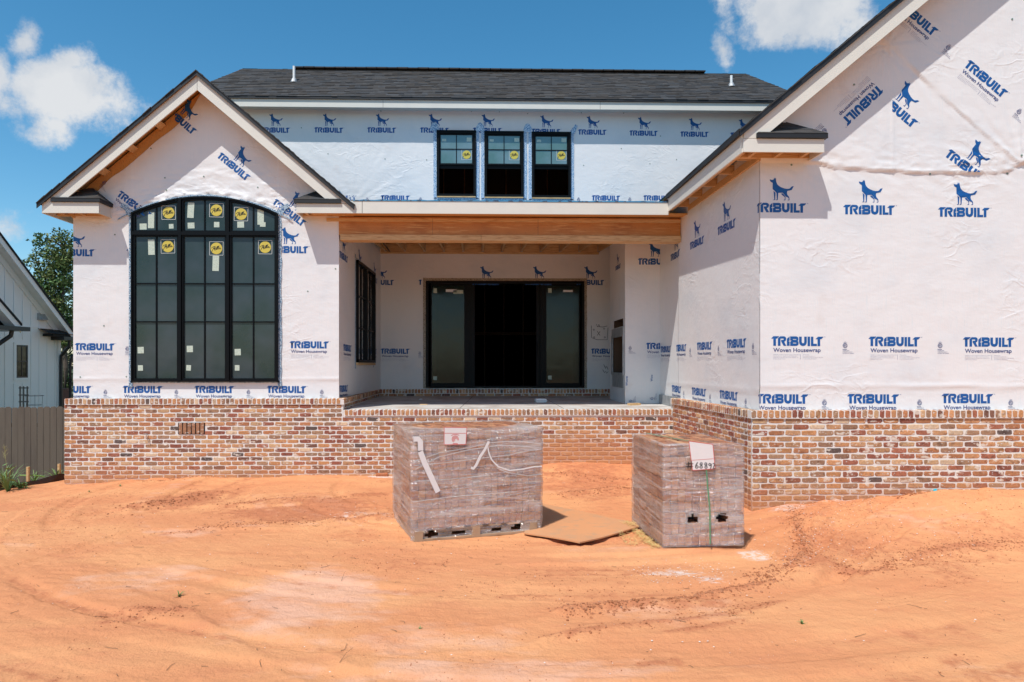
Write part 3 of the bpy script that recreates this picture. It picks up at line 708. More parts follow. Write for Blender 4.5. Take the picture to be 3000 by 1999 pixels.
def _to3n(s, P, off):
    A, Z = P[:, 0], P[:, 1]; D = off+(s.d(A, Z) if s.d else 0*A)
    if s.k == 'f': return np.stack([A, s.P-D, Z], -1).tolist()
    if s.k == 'l': return np.stack([s.P(-A)-D, -A, Z], -1).tolist()
    return np.stack([s.P(A)+D, A, Z], -1).tolist()
Plane.to3n = _to3n
def put_logo(parent, plane, kind, a, z, ang=0.0, sc=1.0, clips=(), grid=None, off=.0022):
    V, Fs, Ms = LOGO[kind]; ca, sa = math.cos(ang)*sc, math.sin(ang)*sc
    P = [(a+x*ca-y*sa, z+x*sa+y*ca) for x, y in V]
    name = {'D': 'printed_logo', 'L': 'printed_logo', 'W': 'printed_logo', 'V': 'printed_text', 'E': 'certification_mark'}[kind]
    mats = [M['print'], M['ink'], M['fineink']]
    if clips or grid:
        bm = bmesh.new(); vs = [bm.verts.new((p[0], p[1], 0)) for p in P]
        for f, mi in zip(Fs, Ms):
            try: q = bm.faces.new([vs[i] for i in f]); q.material_index = mi
            except ValueError: pass
        for (cx, cz, nx, nz) in clips:      # keep the side the normal points away from
            bmesh.ops.bisect_plane(bm, geom=bm.verts[:]+bm.edges[:]+bm.faces[:], plane_co=(cx, cz, 0), plane_no=(nx, nz, 0), clear_outer=True)
        if grid:
            x0 = min(v.co.x for v in bm.verts); x1 = max(v.co.x for v in bm.verts); y0 = min(v.co.y for v in bm.verts); y1 = max(v.co.y for v in bm.verts)
            for t in np.arange(math.floor(x0/grid)*grid, x1, grid): bmesh.ops.bisect_plane(bm, geom=bm.verts[:]+bm.edges[:]+bm.faces[:], plane_co=(t, 0, 0), plane_no=(1, 0, 0))
            for t in np.arange(math.floor(y0/grid)*grid, y1, grid): bmesh.ops.bisect_plane(bm, geom=bm.verts[:]+bm.edges[:]+bm.faces[:], plane_co=(0, t, 0), plane_no=(0, 1, 0))
        bm.verts.index_update(); P = [(v.co.x, v.co.y) for v in bm.verts]; Fs = [tuple(v.index for v in f.verts) for f in bm.faces]; Ms = [f.material_index for f in bm.faces]; bm.free()
        if not Fs: return
    me = bpy.data.meshes.new(name)
    me.from_pydata(plane.to3n(np.array(P), off), [], Fs)
    for m in mats: me.materials.append(m)
    me.polygons.foreach_set('material_index', Ms)
    if plane.d: me.polygons.foreach_set('use_smooth', [True]*len(Fs))
    return ob(name, me, parent)
def nail_caps(parent, plane, pts, px=None):
    for a, z in pts:
        b = MB(); c = plane.to3(a, z, .001); n = Vector(plane.to3(a, z, .005))-Vector(c)
        b.tube([c, Vector(c)+n], .012, 10); b.build('nail_cap', CAPM, parent)
CAPM = mat('green_nail_cap', (.16, .24, .19), .5)

def wrap_grid(name, parent, plane, a0, a1, z0, z1, step, top=None, hole=None, label=None):
    na, nz = int((a1-a0)/step)+1, int((z1-z0)/step)+1
    A, Z = np.meshgrid(np.linspace(a0, a1, na), np.linspace(z0, z1, nz))
    if top is not None: Z = np.minimum(Z, top(A))
    D = plane.d(A, Z) if plane.d else np.zeros(A.shape)
    if plane.k == 'f': co = np.stack([A, plane.P-D, Z], -1)
    elif plane.k == 'l': co = np.stack([plane.P(-A)-D, -A, Z], -1)
    else: co = np.stack([plane.P(A)+D, A, Z], -1)
    i = np.arange(nz*na).reshape(nz, na); q = np.stack([i[:-1, :-1], i[:-1, 1:], i[1:, 1:], i[1:, :-1]], -1).reshape(-1, 4)
    keep = np.ones(len(q), bool)
    Ac = A.ravel()[q].mean(1); Zc = Z.ravel()[q].mean(1); Zr = Z.ravel()[q]
    keep &= (Zr.max(1)-Zr.min(1)) > 1e-5
    if hole is not None: keep &= ~hole(Ac, Zc)
    q = q[keep]
    me = bpy.data.meshes.new(name); me.from_pydata(co.reshape(-1, 3).tolist(), [], q.tolist()); me.polygons.foreach_set('use_smooth', [True]*len(q))
    me.materials.append(M['wrap']); bm = bmesh.new(); bm.from_mesh(me); bmesh.ops.delete(bm, geom=[v for v in bm.verts if not v.link_faces], context='VERTS'); bm.to_mesh(me); bm.free()
    return ob(name, me, parent, label=label)
# ------------------------------------------------------------------ THE HOUSE UNDER CONSTRUCTION
house = wthing('house', (0, 11, 0), 'unfinished house wrapped in white printed housewrap above a brick foundation', 'house')
def hb(b, name, mats, label=None, kind=None, smooth=False):
    return b.build(name, mats, house, label=label, kind=kind, smooth=smooth)

brng = random.Random(11)
def brick_part(b, label):
    return hb(b, 'brick_wall', M['mortar'], label)
CR = .0045                               # mortar face lies this far behind the brick faces
ZT = 1.21
XBL = pf(187, 1300, YLB)[0]; XBC = XL1+.09
cnt = {'b': 0, 'r': 0}
def lim(key, cond=lambda x, z: True, cap=300):
    def f(x, z):
        if cnt[key] < cap and cond(x, z): cnt[key] += 1; return True
        return False
    return f
# right wing, front (largest in the picture: every brick an object)
b = MB(); b.box(XSB+CR+.002, 9.6, YRB+CR, YRB+.12, -.2, ZCAP-.006); w = brick_part(b, 'brick foundation wall of the right wing, nearest wall')
brick_wall(w, (XSB, YRB), 0, 6.2, .04, ZT, lim('b', lambda x, z: x < 3.75), brng)
def rows(w, org, rz, L, zt, one):
    cnt['r'] += int(round(L/.0715)) if one else 0
    rowlock_row(w, org, rz, L, zt, one, brng)
rows(w, (XSB-.02, YRB-.02), 0, 3.70, ZCAP, True)
rows(w, (XSB-.02+3.70, YRB-.02), 0, 2.4, ZCAP, False)
cap_mortar(w, XSB-.013, 9.4, YRB-.0155, YRB+.13, ZCAP)
# right wing, side (leans in a little towards the back)
SK = .07; LS_ = YLB-YRB; RZS = math.atan2(-LS_, SK)
b = MB(); V = [(XSB+CR+o, YRB+CR+.002, z) for z in (-.2, ZCAP-.008) for o in (0, .115)]+[(XSB-SK+CR+o, YLB+.1, z) for z in (-.2, ZCAP-.008) for o in (0, .17)]
b.add(V, [(0,1,3,2),(4,6,7,5),(0,2,6,4),(1,5,7,3),(2,3,7,6),(0,4,5,1)]); w = brick_part(b, 'brick foundation wall on the side of the right wing')
brick_wall(w, (XSB-SK, YLB), RZS, YLB-YRB-.068, .1, ZT, lambda x, z: False, brng)
rows(w, (XSB-SK-.02, YLB-.02), RZS, YLB-YRB-.1, ZCAP, True)
b = MB(); V = [(XSB-.016+o, YRB-.014, z) for z in (ZCAP-.1, ZCAP-.0065) for o in (0, .13)]+[(XSB-SK-.016+o, YLB+.05, z) for z in (ZCAP-.1, ZCAP-.0065) for o in (0, .13)]
b.add(V, [(0,1,3,2),(4,6,7,5),(0,2,6,4),(1,5,7,3),(2,3,7,6),(0,4,5,1)]); b.build('mortar', M['mortar'], w)
# left wing, front
b = MB(); b.box(XBL+.01, XBC-.002, YLB+CR, YLB+.12, -.4, ZCAP-.006); w = brick_part(b, 'brick foundation wall of the left wing')
vx0, vz1 = pf(523, 1238, YLB); vx1, vz0 = pf(599, 1273, YLB)
brick_wall(w, (XBL, YLB), 0, XSB-XBL, -.12, ZT, lim('b', lambda x, z: XBC-XBL-.7 < x < XBC-XBL and z > .8), brng, cut=(XBC-XBL, ZT-3*BH), hole=(vx0-XBL-.02, vx1-XBL+.02, vz0, vz1))
rows(w, (XBL+.02, YLB-.02), 0, XBC-XBL-.06, ZCAP, True)
cap_mortar(w, XBL+.022, XBC-.045, YLB-.0155, YLB+.13, ZCAP)
vb = MB(); vb.box(vx0-.005, vx1+.005, YLB-.005, YLB+.03, vz0+.005, vz1-.005); v = hb(vb, 'foundation_vent', M['black'])
for k in range(6):
    xx = vx0+(vx1-vx0)*(k+.5)/6
    o = ob('vent_brick', brick_mesh('vent_brick', (vx1-vx0)/6-.013, vz1-vz0-.012, .02, M['brick'], 300+k), v, (xx, YLB-.011, (vz0+vz1)/2), color=lin(150, 108, 80))
# left wing, outer side
b = MB(); b.box(XBL+CR, XBL+.12, YLB+.12, YB, -1.2, ZCAP-.006); w = brick_part(b, 'brick foundation wall on the outer side of the left wing')
brick_wall(w, (XBL, YB), -math.pi/2, YB-YLB, -.8, ZT, lambda x, z: False, brng)
rows(w, (XBL-.0, YB), -math.pi/2, YB-YLB, ZCAP, False)
# porch front
b = MB(); b.box(XBC, XSB, YLB+CR, YLB+.12, -.2, ZPOR-.006); w = brick_part(b, 'brick wall under the front edge of the porch')
rows(w, (XBC+.02, YLB-.02), 0, XSB-XBC-.10, ZPOR, True)
cap_mortar(w, XBC+.022, XSB-.075, YLB-.0155, YLB+.17, ZPOR)
# low brick courses above the porch floor
b = MB(); b.box(XL1+.005, XBC-CR, YLB+.12, YB, .9, ZCAP-.006); w = brick_part(b, 'low brick course along the left side of the porch floor')
brick_wall(w, (XBC, YLB+.1), math.pi/2, YB-YLB-.1, 1.16, ZT, lambda x, z: False, brng)
rows(w, (XBC+.02, YLB-.02), math.pi/2, YB-YLB-.08, ZCAP, True)
cap_mortar(w, XL1+.01, XBC+.0155, YLB-.014, YB, ZCAP-.001)
b = MB(); b.box(XBC, BXX+.3, YB-.1+CR, YB, .9, ZCAP-.006); w = brick_part(b, 'low brick course along the back of the porch floor')
brick_wall(w, (XBC, YB-.1), 0, BXX+.25-XBC, 1.16, ZT, lambda x, z: False, brng)
rows(w, (XBC, YB-.12), 0, BXX+.25-XBC, ZCAP, False)
cap_mortar(w, XBC, BXX+.3, YB-.1155, YB, ZCAP-.002)

# porch floor
b = MB()
y0, y1, x0, x1 = YLB+.165, YB-.1, XBC, XS
b.add([(x0, y0, ZPOR-.004), (x1, y0, ZPOR-.004), (x1, y1, 1.15), (x0, y1, 1.15), (x0, y0, .8), (x1, y0, .8), (x1, y1, .8), (x0, y1, .8)], [(0,1,2,3),(7,6,5,4),(0,4,5,1),(1,5,6,2),(2,6,7,3),(3,7,4,0)])
fl = hb(b, 'porch_floor', M['concrete'], 'bare concrete porch floor')
def zfl(y): return ZPOR-.004+(1.154-ZPOR)*(y-y0)/(y1-y0)
for (pa, pb) in (((1388,1160),(1347,1196)),((1583,1160),(1652,1197))):
    p = ps; A = pg(*pa, 1.148); B = pg(*pb, 1.12)
    j = MB(); j.beam((A[0], A[1], zfl(A[1])+.001), (B[0], B[1], zfl(B[1])+.001), .007, .004); j.build('floor_joint', M['seam'], fl)

# ---- housewrap planes
def polyline(a, pts): xs = [p[0] for p in pts]; zs = [p[1] for p in pts]; return np.interp(a, xs, zs)
_sr = [pf(x, y, YR) for x, y in ((2225,470),(2395,478),(2450,497),(2560,500),(2750,509),(2850,507),(2905,512),(2960,500),(3000,478))]+[(9.6, pf(3000, 478, YR)[1]+.2)]
_dg = [pf(x, y, YR) for x, y in ((2560,95),(2600,135),(2680,212),(2760,290),(2850,370),(2920,430),(2985,485))]
_fan = pf(2990, 487, YR); _fan2 = pf(2598, 132, YR)
_zb = pf(2500, 1133, YR)[1]
def disp_R(a, z):
    a = np.asarray(a, float); z = np.asarray(z, float)
    d = .0035*(fbm(a*1.7, z*1.2, 21, 3)-.4)+.0018*(vn(a*9, z*9, 22)-.5)
    zs = polyline(a, _sr)+.012*(fbm(a*6, a*0+3, 23, 3)-.45)
    up = sm((z-zs)/.008)
    t = np.maximum(z-zs, 0)
    d = d+up*(.010+.006*np.exp(-(t/.03)**2)*(.1+1.6*vn(a*12, z*5, 24))+.030*np.exp(-t/.26)*(rdg(fbm(a*5+z*3, z*11, 25, 4))-.6))
    # the diagonal overlap running down to the right
    x = polyline(z, [(p[1], p[0]) for p in _dg][::-1]); s = (a-x)*.74
    inr = sm((z-_dg[-1][1])/.05)
    d = d+inr*(.011*sm(s/.010)+.006*np.exp(-((s-.010)/.009)**2)+.006*np.exp(-np.abs(s)/.12)*(rdg(vn((a+z)*14, (a-z)*2.2, 26))-.5)*2)
    for (fx, fz), sgn, A_, Rr in ((_fan, 1, .016, .50), (_fan2, 1, .012, .35)):
        r = np.hypot(a-fx, z-fz); th = np.arctan2(z-fz, a-fx)
        d = d+1.7*A_*np.exp(-r/Rr)*sm((z-zs)/.02)*(rdg(vn(th*7, r*1.4, 27))-.45)*sm(r/.06)
    # drooping wrinkles under the seam near the corner and near the lower lap
    d = d+.011*np.exp(-np.maximum(zs-z, 0)/.25)*(1-up)*(rdg(vn((a*.6+z)*9, (a-z)*3, 28))-.6)
    vx = pf(2613, 300, YR)[0]; d = d+.006*np.exp(-((a-vx)/.012)**2)*up*sm((pf(2613, 250, YR)[1]-z)/.1)
    lo = z-_zb-.008*(vn(a*3, a*0, 29)-.5)
    d = d+.005*sm(lo/.006)+.007*np.exp(-(lo/.035)**2)*(.3+rdg(vn(a*2.2, z*18, 30)))
    d = d+.004*np.exp(-np.abs(lo)/.10)*(rdg(vn(a*1.6, z*26, 31))-.5)
    return d
_aL, _aT, _aR = pf(388, 626, YL), pf(602, 577, YL), pf(816.5, 626, YL)
AX = (_aL[0]+_aR[0])/2; _hw = (_aR[0]-_aL[0])/2; _rise = _aT[1]-(_aL[1]+_aR[1])/2
AR = (_hw**2+_rise**2)/(2*_rise); AZ = _aT[1]-AR
_zbL = pf(500, 1112, YL)[1]
_sL = [pf(x, y, YL) for x, y in ((215,640),(330,650),(345,652),(385,646))]; _sRr = [pf(x, y, YL) for x, y in ((822,652),(850,648),(885,625),(993,600))]
def disp_L(a, z):
    a = np.asarray(a, float); z = np.asarray(z, float)
    d = .0035*(fbm(a*1.7, z*1.2, 33, 3)-.4)+.0018*(vn(a*9, z*9, 34)-.5)
    r = np.hypot(a-AX, z-AZ)-AR; th = np.arctan2(a-AX, z-AZ)
    k = np.exp(-np.maximum(r, 0)/.16)*sm((z-_aL[1]+.1)/.2)
    d = d+k*(.045*(rdg(fbm(th*9+r*1.5, r*7, 35, 4))-.55)+.034*(rdg(vn(th*30+r*14, r*22, 43))-.5)+.012*(rdg(vn(a*30, z*38, 44))-.5)+.014*np.exp(-((r-.10)/.07)**2))
    d = d+.022*np.exp(-np.abs(r-.38)/.16)*sm((z-_aL[1])/.3)*(rdg(fbm(a*3, z*10, 36, 3))-.6)
    sd = np.minimum(np.abs(a-_aL[0]), np.abs(a-_aR[0]))
    zz = np.where(a < AX, polyline(a, _sL), polyline(a, _sRr)); off = ((a < _aL[0]) | (a > _aR[0]))
    d = d+off*(.005*sm((z-zz)/.008)+.010*np.exp(-((z-zz-.02)/.03)**2)*vn(a*8, z*4, 37)+.008*np.exp(-np.abs(z-zz)/.12)*(rdg(vn((a+z)*12, (a-z)*4, 38))-.5))
    lo = z-_zbL-.006*(vn(a*3, a*0, 39)-.5)
    d = d+.004*sm(lo/.006)+.006*np.exp(-(lo/.035)**2)*(.3+rdg(vn(a*2.2, z*18, 40)))
    for fx, fz in (pf(640, 1135, YL), pf(930, 1060, YL)):
        rr = np.hypot(a-fx, z-fz); t2 = np.arctan2(z-fz, a-fx); d = d+.006*np.exp(-rr/.14)*(rdg(vn(t2*6, rr*2, 42))-.4)*sm(rr/.03)
    return d
_u1 = pf(1035, 592, YB); _u2 = pf(2230, 420, YB)
def disp_U(a, z):
    a = np.asarray(a, float); z = np.asarray(z, float)
    d = .006*(fbm(a*1.2, z*1.0, 51, 3)-.4)+.006*np.maximum(vn(a*3.5, z*3.5, 52)-.72, 0)
    for (fx, fz), k in ((_u1, 1), (_u2, 1)):
        r = np.hypot(a-fx, z-fz); th = np.arctan2(z-fz, a-fx)
        d = d+.020*np.exp(-r/.8)*(rdg(vn(th*11, r*.8, 53))-.45)*sm(r/.1)
    s = .7*a+z; d = d+.012*np.exp(-((a-pf(860,470,YB)[0])/1.0)**2)*(rdg(vn((a*.78+z)*7, (a-z)*.8, 54))-.5)*sm((pf(860,400,YB)[1]-z)/.5)
    return d
PR = Plane('f', YR, disp_R); PL = Plane('f', YL, disp_L); PU = Plane('f', YB, disp_U)
def side_x(Y): Y = np.asarray(Y, float); return XS-.035*np.clip((Y-YR)/(YL+.15-YR), 0, 1)*(Y < YL+.15)
PSd = Plane('l', side_x, lambda a, z: .003*(fbm(np.asarray(a)*2, np.asarray(z)*1.4, 71, 3)-.4)+.004*sm((np.asarray(z)-(1.50+.02*vn(np.asarray(a)*3, 0*np.asarray(a), 72)))/.008)+.009*np.exp(-((np.asarray(z)-1.53)/.03)**2)*vn(np.asarray(a)*3, np.asarray(z)*9, 73))
PLs = Plane('r', lambda Y: XL1+(XB0-XL1)*(Y-YL)/(YB-YL), None)
PBf = Plane('f', BXY0, lambda a, z: .003*(fbm(np.asarray(a)*3, np.asarray(z)*2, 75, 3)-.4)+.004*np.exp(-np.abs(np.asarray(z)-1.25)/.15)*rdg(vn(np.asarray(a)*9, np.asarray(z)*4, 76)))
PBs = Plane('l', lambda Y: BXX+0*Y, lambda a, z: .004*(fbm(np.asarray(a)*3, np.asarray(z)*1.4, 77, 3)-.4)+.004*rdg(vn(np.asarray(a)*6+np.asarray(z)*.8, np.asarray(z)*.7, 78)))

XC = (XL0+XL1)/2; LZ = 6.53; SL = .85           # left gable: ridge x, ridge height, slope
ZR0, XR0, SR = 4.60, 3.08, .833; XRC = 7.5      # right gable: eave height, eave x, slope, ridge x
def zt_left(a): return LZ-SL*np.abs(a-XC)-.085-np.where(a < XC, (.20+.05*vn(a*4, a*0, 90))*sm((XC-a)/.35)*sm((a-XC+2.15)/.1), .02)
def zt_right(a): return ZR0+SR*((XRC-XR0)-np.abs(a-XRC))-.085
def hole_arch(a, z):
    e = .03
    return (a > _aL[0]+e) & (a < _aR[0]-e) & (z > pf(600, 1119, YL)[1]+e) & ((z < _aL[1]-.02) | (np.hypot(a-AX, z-AZ) < AR-e))
wl = wrap_grid('housewrap_wall', house, PL, XL0, XL1, ZCAP-.06, LZ-.05, .021, zt_left, hole_arch, 'housewrap on the gable wall of the left wing')
wr = wrap_grid('housewrap_wall', house, PR, XS, 9.6, ZCAP-.06, 8.3, .022, zt_right, None, 'housewrap on the gable wall of the right wing')
UW = [(1279.6,1394.6,384.5,579), (1419,1534,387,581), (1557.7,1672,389,583)]
UWw = [(pf(x0, y0, YB)[0], pf(x1, y0, YB)[0], pf(x0, y1, YB)[1], pf(x0, y0, YB)[1]) for x0, x1, y0, y1 in UW]
def hole_up(a, z):
    r = np.zeros(a.shape, bool)
    for x0, x1, z0, z1 in UWw: r |= (a > x0+.03) & (a < x1-.03) & (z > z0+.03) & (z < z1-.03)
    return r
ZEA = 7.60                                       # soffit line of the main roof
wu = wrap_grid('housewrap_wall', house, PU, -6.9, 7.9, 4.70, ZEA+.05, .04, None, hole_up, 'housewrap on the upper wall above the porch')
DX0, DX1 = pf(1248, 900, YB)[0], pf(1711, 900, YB)[0]; DZ0, DZ1 = pf(1400, 1137, YB)[1], pf(1400, 824, YB)[1]
PK = Plane('f', YB, lambda a, z: .004*(fbm(np.asarray(a)*2, np.asarray(z)*1.6, 81, 3)-.4)+.006*np.exp(-np.abs(np.asarray(z)-4.2)/.15)*(rdg(vn(np.asarray(a)*5+np.asarray(z)*3, np.asarray(z)*8, 82))-.4))
def hole_door(a, z): return (a > DX0+.03) & (a < DX1-.03) & (z > DZ0+.03) & (z < DZ1-.03)
wk = wrap_grid('housewrap_wall', house, PK, XB0, XS, 1.25, 4.72, .05, None, hole_door, 'housewrap on the back wall of the porch')
SWY0, SWZ1 = ps(1041, 762, -2.24); SWY1 = ps(1092, 800, -2.2)[0]; SWZ0 = ps(1041, 1062, -2.24)[1]
SWY1 = min(SWY1, YB-.45)
wsl = wrap_grid('housewrap_wall', house, PLs, YL, YB, 1.25, 4.75, .05, None, lambda a, z: (a > SWY0+.03) & (a < SWY1-.03) & (z > SWZ0+.03) & (z < SWZ1-.03), 'housewrap on the left side of the porch')
ws = wrap_grid('housewrap_wall', house, PSd, -YB, -YR, ZCAP-.06, 4.55, .04, None, None, 'housewrap on the side wall of the right wing')
wb = wrap_grid('housewrap_wall', house, PBf, BXX, XS, 1.12, 4.75, .04, None, None, 'housewrap on the chimney box in the porch')
FY0, FY1 = ps(1828, 1000, BXX)[0], ps(1796, 1000, BXX)[0]
fz = lambda y: ps(1812, y, BXX)[1]
FO = [(FY0, FY1, fz(1092), fz(988)), (FY0+.06, FY1-.08, fz(958), fz(938))]
def hole_fire(a, z):
    r = np.zeros(a.shape, bool)
    for ya, yb, za, zb in FO: r |= (-a > ya) & (-a < yb) & (z > za) & (z < zb)
    return r
wbs = wrap_grid('housewrap_wall', house, PBs, -BXY1, -BXY0, 1.12, 4.75, .03, None, hole_fire, 'housewrap on the fireplace face of the chimney box')
# plain outer faces
b = MB()
b.box(XL0-.0, XL0+.02, YL+.01, YB, ZCAP-.06, 4.5); b.box(9.58, 9.6, YR+.01, YB+6, 1.2, 4.6); b.box(BXX, BXX+.3, BXY1-.02, BXY1, 1.12, 4.75)
b.box(-6.9, -6.88, YB+.01, YB+6, 4.4, ZEA+.05); b.box(7.88, 7.9, YB+.01, YB+6, 4.4, ZEA+.05); b.box(-6.9, 9.6, YB+6, YB+6.02, 1, ZEA+.05); b.box(-6.9, -6.88, YB, YB+6, 1, 4.4)
hb(b, 'outer_wall', M['wrap'])

# ---- prints
def PF(w, pl, Y, kind, px, py, ang=0, sc=1.0, clips=(), grid=.06):
    a, z = pf(px, py, Y); put_logo(w, pl, kind, a, z, -R(ang), sc, clips, grid)
def cx_min(v): return (v, 0, -1, 0)
def cx_max(v): return (v, 0, 1, 0)
# right wing
k = .975
cr = cx_min(XS+.002)
for kind, px, py in (('D',2208,623),('D',2469,629),('D',2746.7,636),('W',2258.4,1014),('W',2543,1015),('W',2819.5,1016.5),('W',2215,1183),('W',2481.5,1183),('W',2758,1182)):
    PF(wr, PR, YR, kind, px, py, 0, k, (cr,) if px < 2226 else ())
for px, py in ((2475,1013),(2753,1013),(2415,1181),(2693.5,1181),(2961,1181)): PF(wr, PR, YR, 'E', px, py, 0, k)
x610 = pf(2611, 300, YR)[0]
zsm = lambda px, py: (pf(px, py, YR)[0], pf(px, py, YR)[1], 0, -1)
PF(wr, PR, YR, 'W', 2817.5, 197, 39, .957, (), .05)
PF(wr, PR, YR, 'W', 2614, 16, 39, .957, (), .05)
PF(wr, PR, YR, 'D', 2555.6, 283.5, 39, .957, (cx_min(x610),), .05)
PF(wr, PR, YR, 'D', 2763, 458, 37, .957, (zsm(2800, 506),), .05)
PF(wr, PR, YR, 'W', 2569, 249, 136, .957, (cx_max(x610),), .05)
for px, py, an in ((2773,143,39),(2979,331,39),(2413,385,136)): PF(wr, PR, YR, 'E', px, py, an, .95)
# more of the same roll to the right of the frame
for i in range(3):
    for kind, py in (('D',636),('W',1016.5),('W',1182)):
        PF(wr, PR, YR, kind, 2819.5+281*(i+1)-(73 if kind == 'D' else (61 if py > 1100 else 0)), py, 0, k)
# side wall of the right wing
def SP(kind, px, py, clips=(), sc=.98):
    Y, z = ps(px, py, XS); put_logo(ws, PSd, kind, -Y, z, 0, sc, clips, .08)
zD = pf(2469, 629, YR)[1]; zW = pf(2543, 1015, YR)[1]; zV = pf(2481, 1183, YR)[1]
for kind, z, xs in (('D', zD, (2106,2027,1965.4)), ('W', zW, (2132,2047,1981.8,1936)), ('W', zV, (2110.8,2031.4,1968))):
    for px in xs:
        Y = ps(px, 1000, XS)[0]; put_logo(ws, PSd, kind, -Y, z, 0, .98, (), .08)
    if kind == 'W':
        for px in ((2208,2109,2028) if z == zW else (2186,2084,2009)):
            Y = ps(px, 1000, XS)[0]; put_logo(ws, PSd, 'E', -Y, z, 0, .98, (), .08)
a0 = pf(2208, 623, YR)[0]
put_logo(ws, PSd, 'D', -YR-(XS-a0), pf(2208, 623, YR)[1], 0, .975, (cx_max(-YR-.002),), .08)
put_logo(ws, PSd, 'W', -YR-(XS-pf(2215, 1183, YR)[0]), zV, 0, .975, (cx_max(-YR-.002),), .08)
# left wing
cl0, cl1 = cx_min(XL0+.002), cx_max(XL1-.002)
k = .985
for kind, px, py, cl in (('D',160,751,(cl0,)),('D',370,751,(cx_max(_aL[0]-.07),)),('D',788,742,(cx_min(_aR[0]+.06),)),('W',219,1027,()),('W',848,1021,()),
                         ('W',150,1152,(cl0,)),('W',359,1152,()),('W',569,1152,()),('W',781.6,1152,())):
    PF(wl, PL, YL, kind, px, py, 0, k, cl)
for px, py in ((373,1023),(309,1150),(517,1150),(728,1150),(943,1150)): PF(wl, PL, YL, 'E', px, py, 0, k)
PF(wl, PL, YL, 'D', 476.7, 323.3, 40, .97, (cx_min(pf(513, 380, YL)[0]),), .05)
PF(wl, PL, YL, 'D', 634, 460.7, 39, .97, (), .05)
PF(wl, PL, YL, 'W', 341.7, 574, 37, .97, (), .05)
PF(wl, PL, YL, 'D', 795.6, 597.6, 37, .97, (), .05)
PF(wl, PL, YL, 'E', 306, 537, 38, .97)
# upper wall
for px, py in ((763,389),(920,389),(1075,389),(1230,389.5),(1385,390),(1557,393),(1692.8,395),(1843.2,398),(1992.4,401),(2138.6,404)): PF(wu, PU, YB, 'D', px, py, 0, 1.0)
for px in (958,1115,1270,1426,1583,1733,1884,2034): PF(wu, PU, YB, 'W', px, 588, 0, 1.0)
for px in (1076,1232,1695,1845): PF(wu, PU, YB, 'E', px, 586, 0, 1.2)
# back wall of the porch
for px, cl in ((1069,(cx_min(XB0+.004),)),(1225.6,()),(1381,()),(1536,()),(1686,())): PF(wk, PK, YB, 'D', px, 835.4, 0, 1.0, cl+((cx_max(DX0-.10),) if px == 1225.6 else ()))
for px in (1115,1731): PF(wk, PK, YB, 'W', px, 1037, 0, 1.0)
PF(wk, PK, YB, 'E', 1230, 1036, 0, 1.0)
# left side of the porch
for kind, z, xs in (('D', 3.637, (996,1043,1083)), ('W', 2.09, (1009,1081)), ('W', 1.39, (995,))):
    for px in xs:
        Y = ps(px, 1000, -2.24)[0]
        if Y+.66 < YB: put_logo(wsl, PLs, kind, max(Y, YL+.02), z, 0, .98, (cx_max(YB-.01),), .12)
# chimney box
PF(wb, PBf, BXY0, 'D', 1868, 776, 0, 1.0, (cx_max(XS-.004),)); PF(wb, PBf, BXY0, 'W', 1891.7, 1023.6, 0, 1.0, (cx_max(XS-.004),)); PF(wb, PBf, BXY0, 'E', 1846, 1021, 0, .95)
PF(wb, PBf, BXY0, 'V', 1839, 1131, -90, .9, (cx_min(BXX+.01), (0, pf(1839, 1102, BXY0)[1], 0, 1))); PF(wb, PBf, BXY0, 'V', 1912, 1118, -90, .8, ((0, pf(1839, 1098, BXY0)[1], 0, 1),)); PF(wb, PBf, BXY0, 'E', 1848, 1176, -90, .9); PF(wb, PBf, BXY0, 'E', 1910, 1168, -90, .9)
Y = ps(1822.5, 900, BXX)[0]
for px, z in ((1803,pf(1868,776,BXY0)[1]),): put_logo(wbs, PBs, 'D', -ps(px, 900, BXX)[0], z, 0, .75, (), .1)
# nail caps
nail_caps(wr, PR, [pf(*p, YR) for p in ((2318,484),(2723,511),(2950,509),(2985,459),(2960,60),(2500,250))])
nail_caps(wl, PL, [pf(*p, YL) for p in ((337,688),(484,522),(598,518),(489,558),(443,436),(756,550),(305,955),(236,1105),(371,1104),(902,854),(983,788),(657,1160))])
nail_caps(wu, PU, [pf(*p, YB) for p in ((799,321),(951,318),(1116,326),(1252,324),(1381,327),(883,375),(961,451),(1128,466),(1250,469),(1463,328),(1546,333),(1703,331),(1827,332),(1820,436),(1904,480),(1982,468),(1935,399),(1710,485))])

# ------------------------------------------------------------------ windows and door
WB_, WT_ = pf(600, 1119, YL)[1], _aL[1]
def arcz(x, r): return AZ+math.sqrt(max(r*r-(x-AX)**2, 0))
def arc_poly(x0, x1, z0, r, n=14):
    return [(x0, z0), (x1, z0)]+[(x1+(x0-x1)*i/n, arcz(x1+(x0-x1)*i/n, r)) for i in range(n+1)]
yw0, yw1 = YL-.060, YL+.03; MH = .022
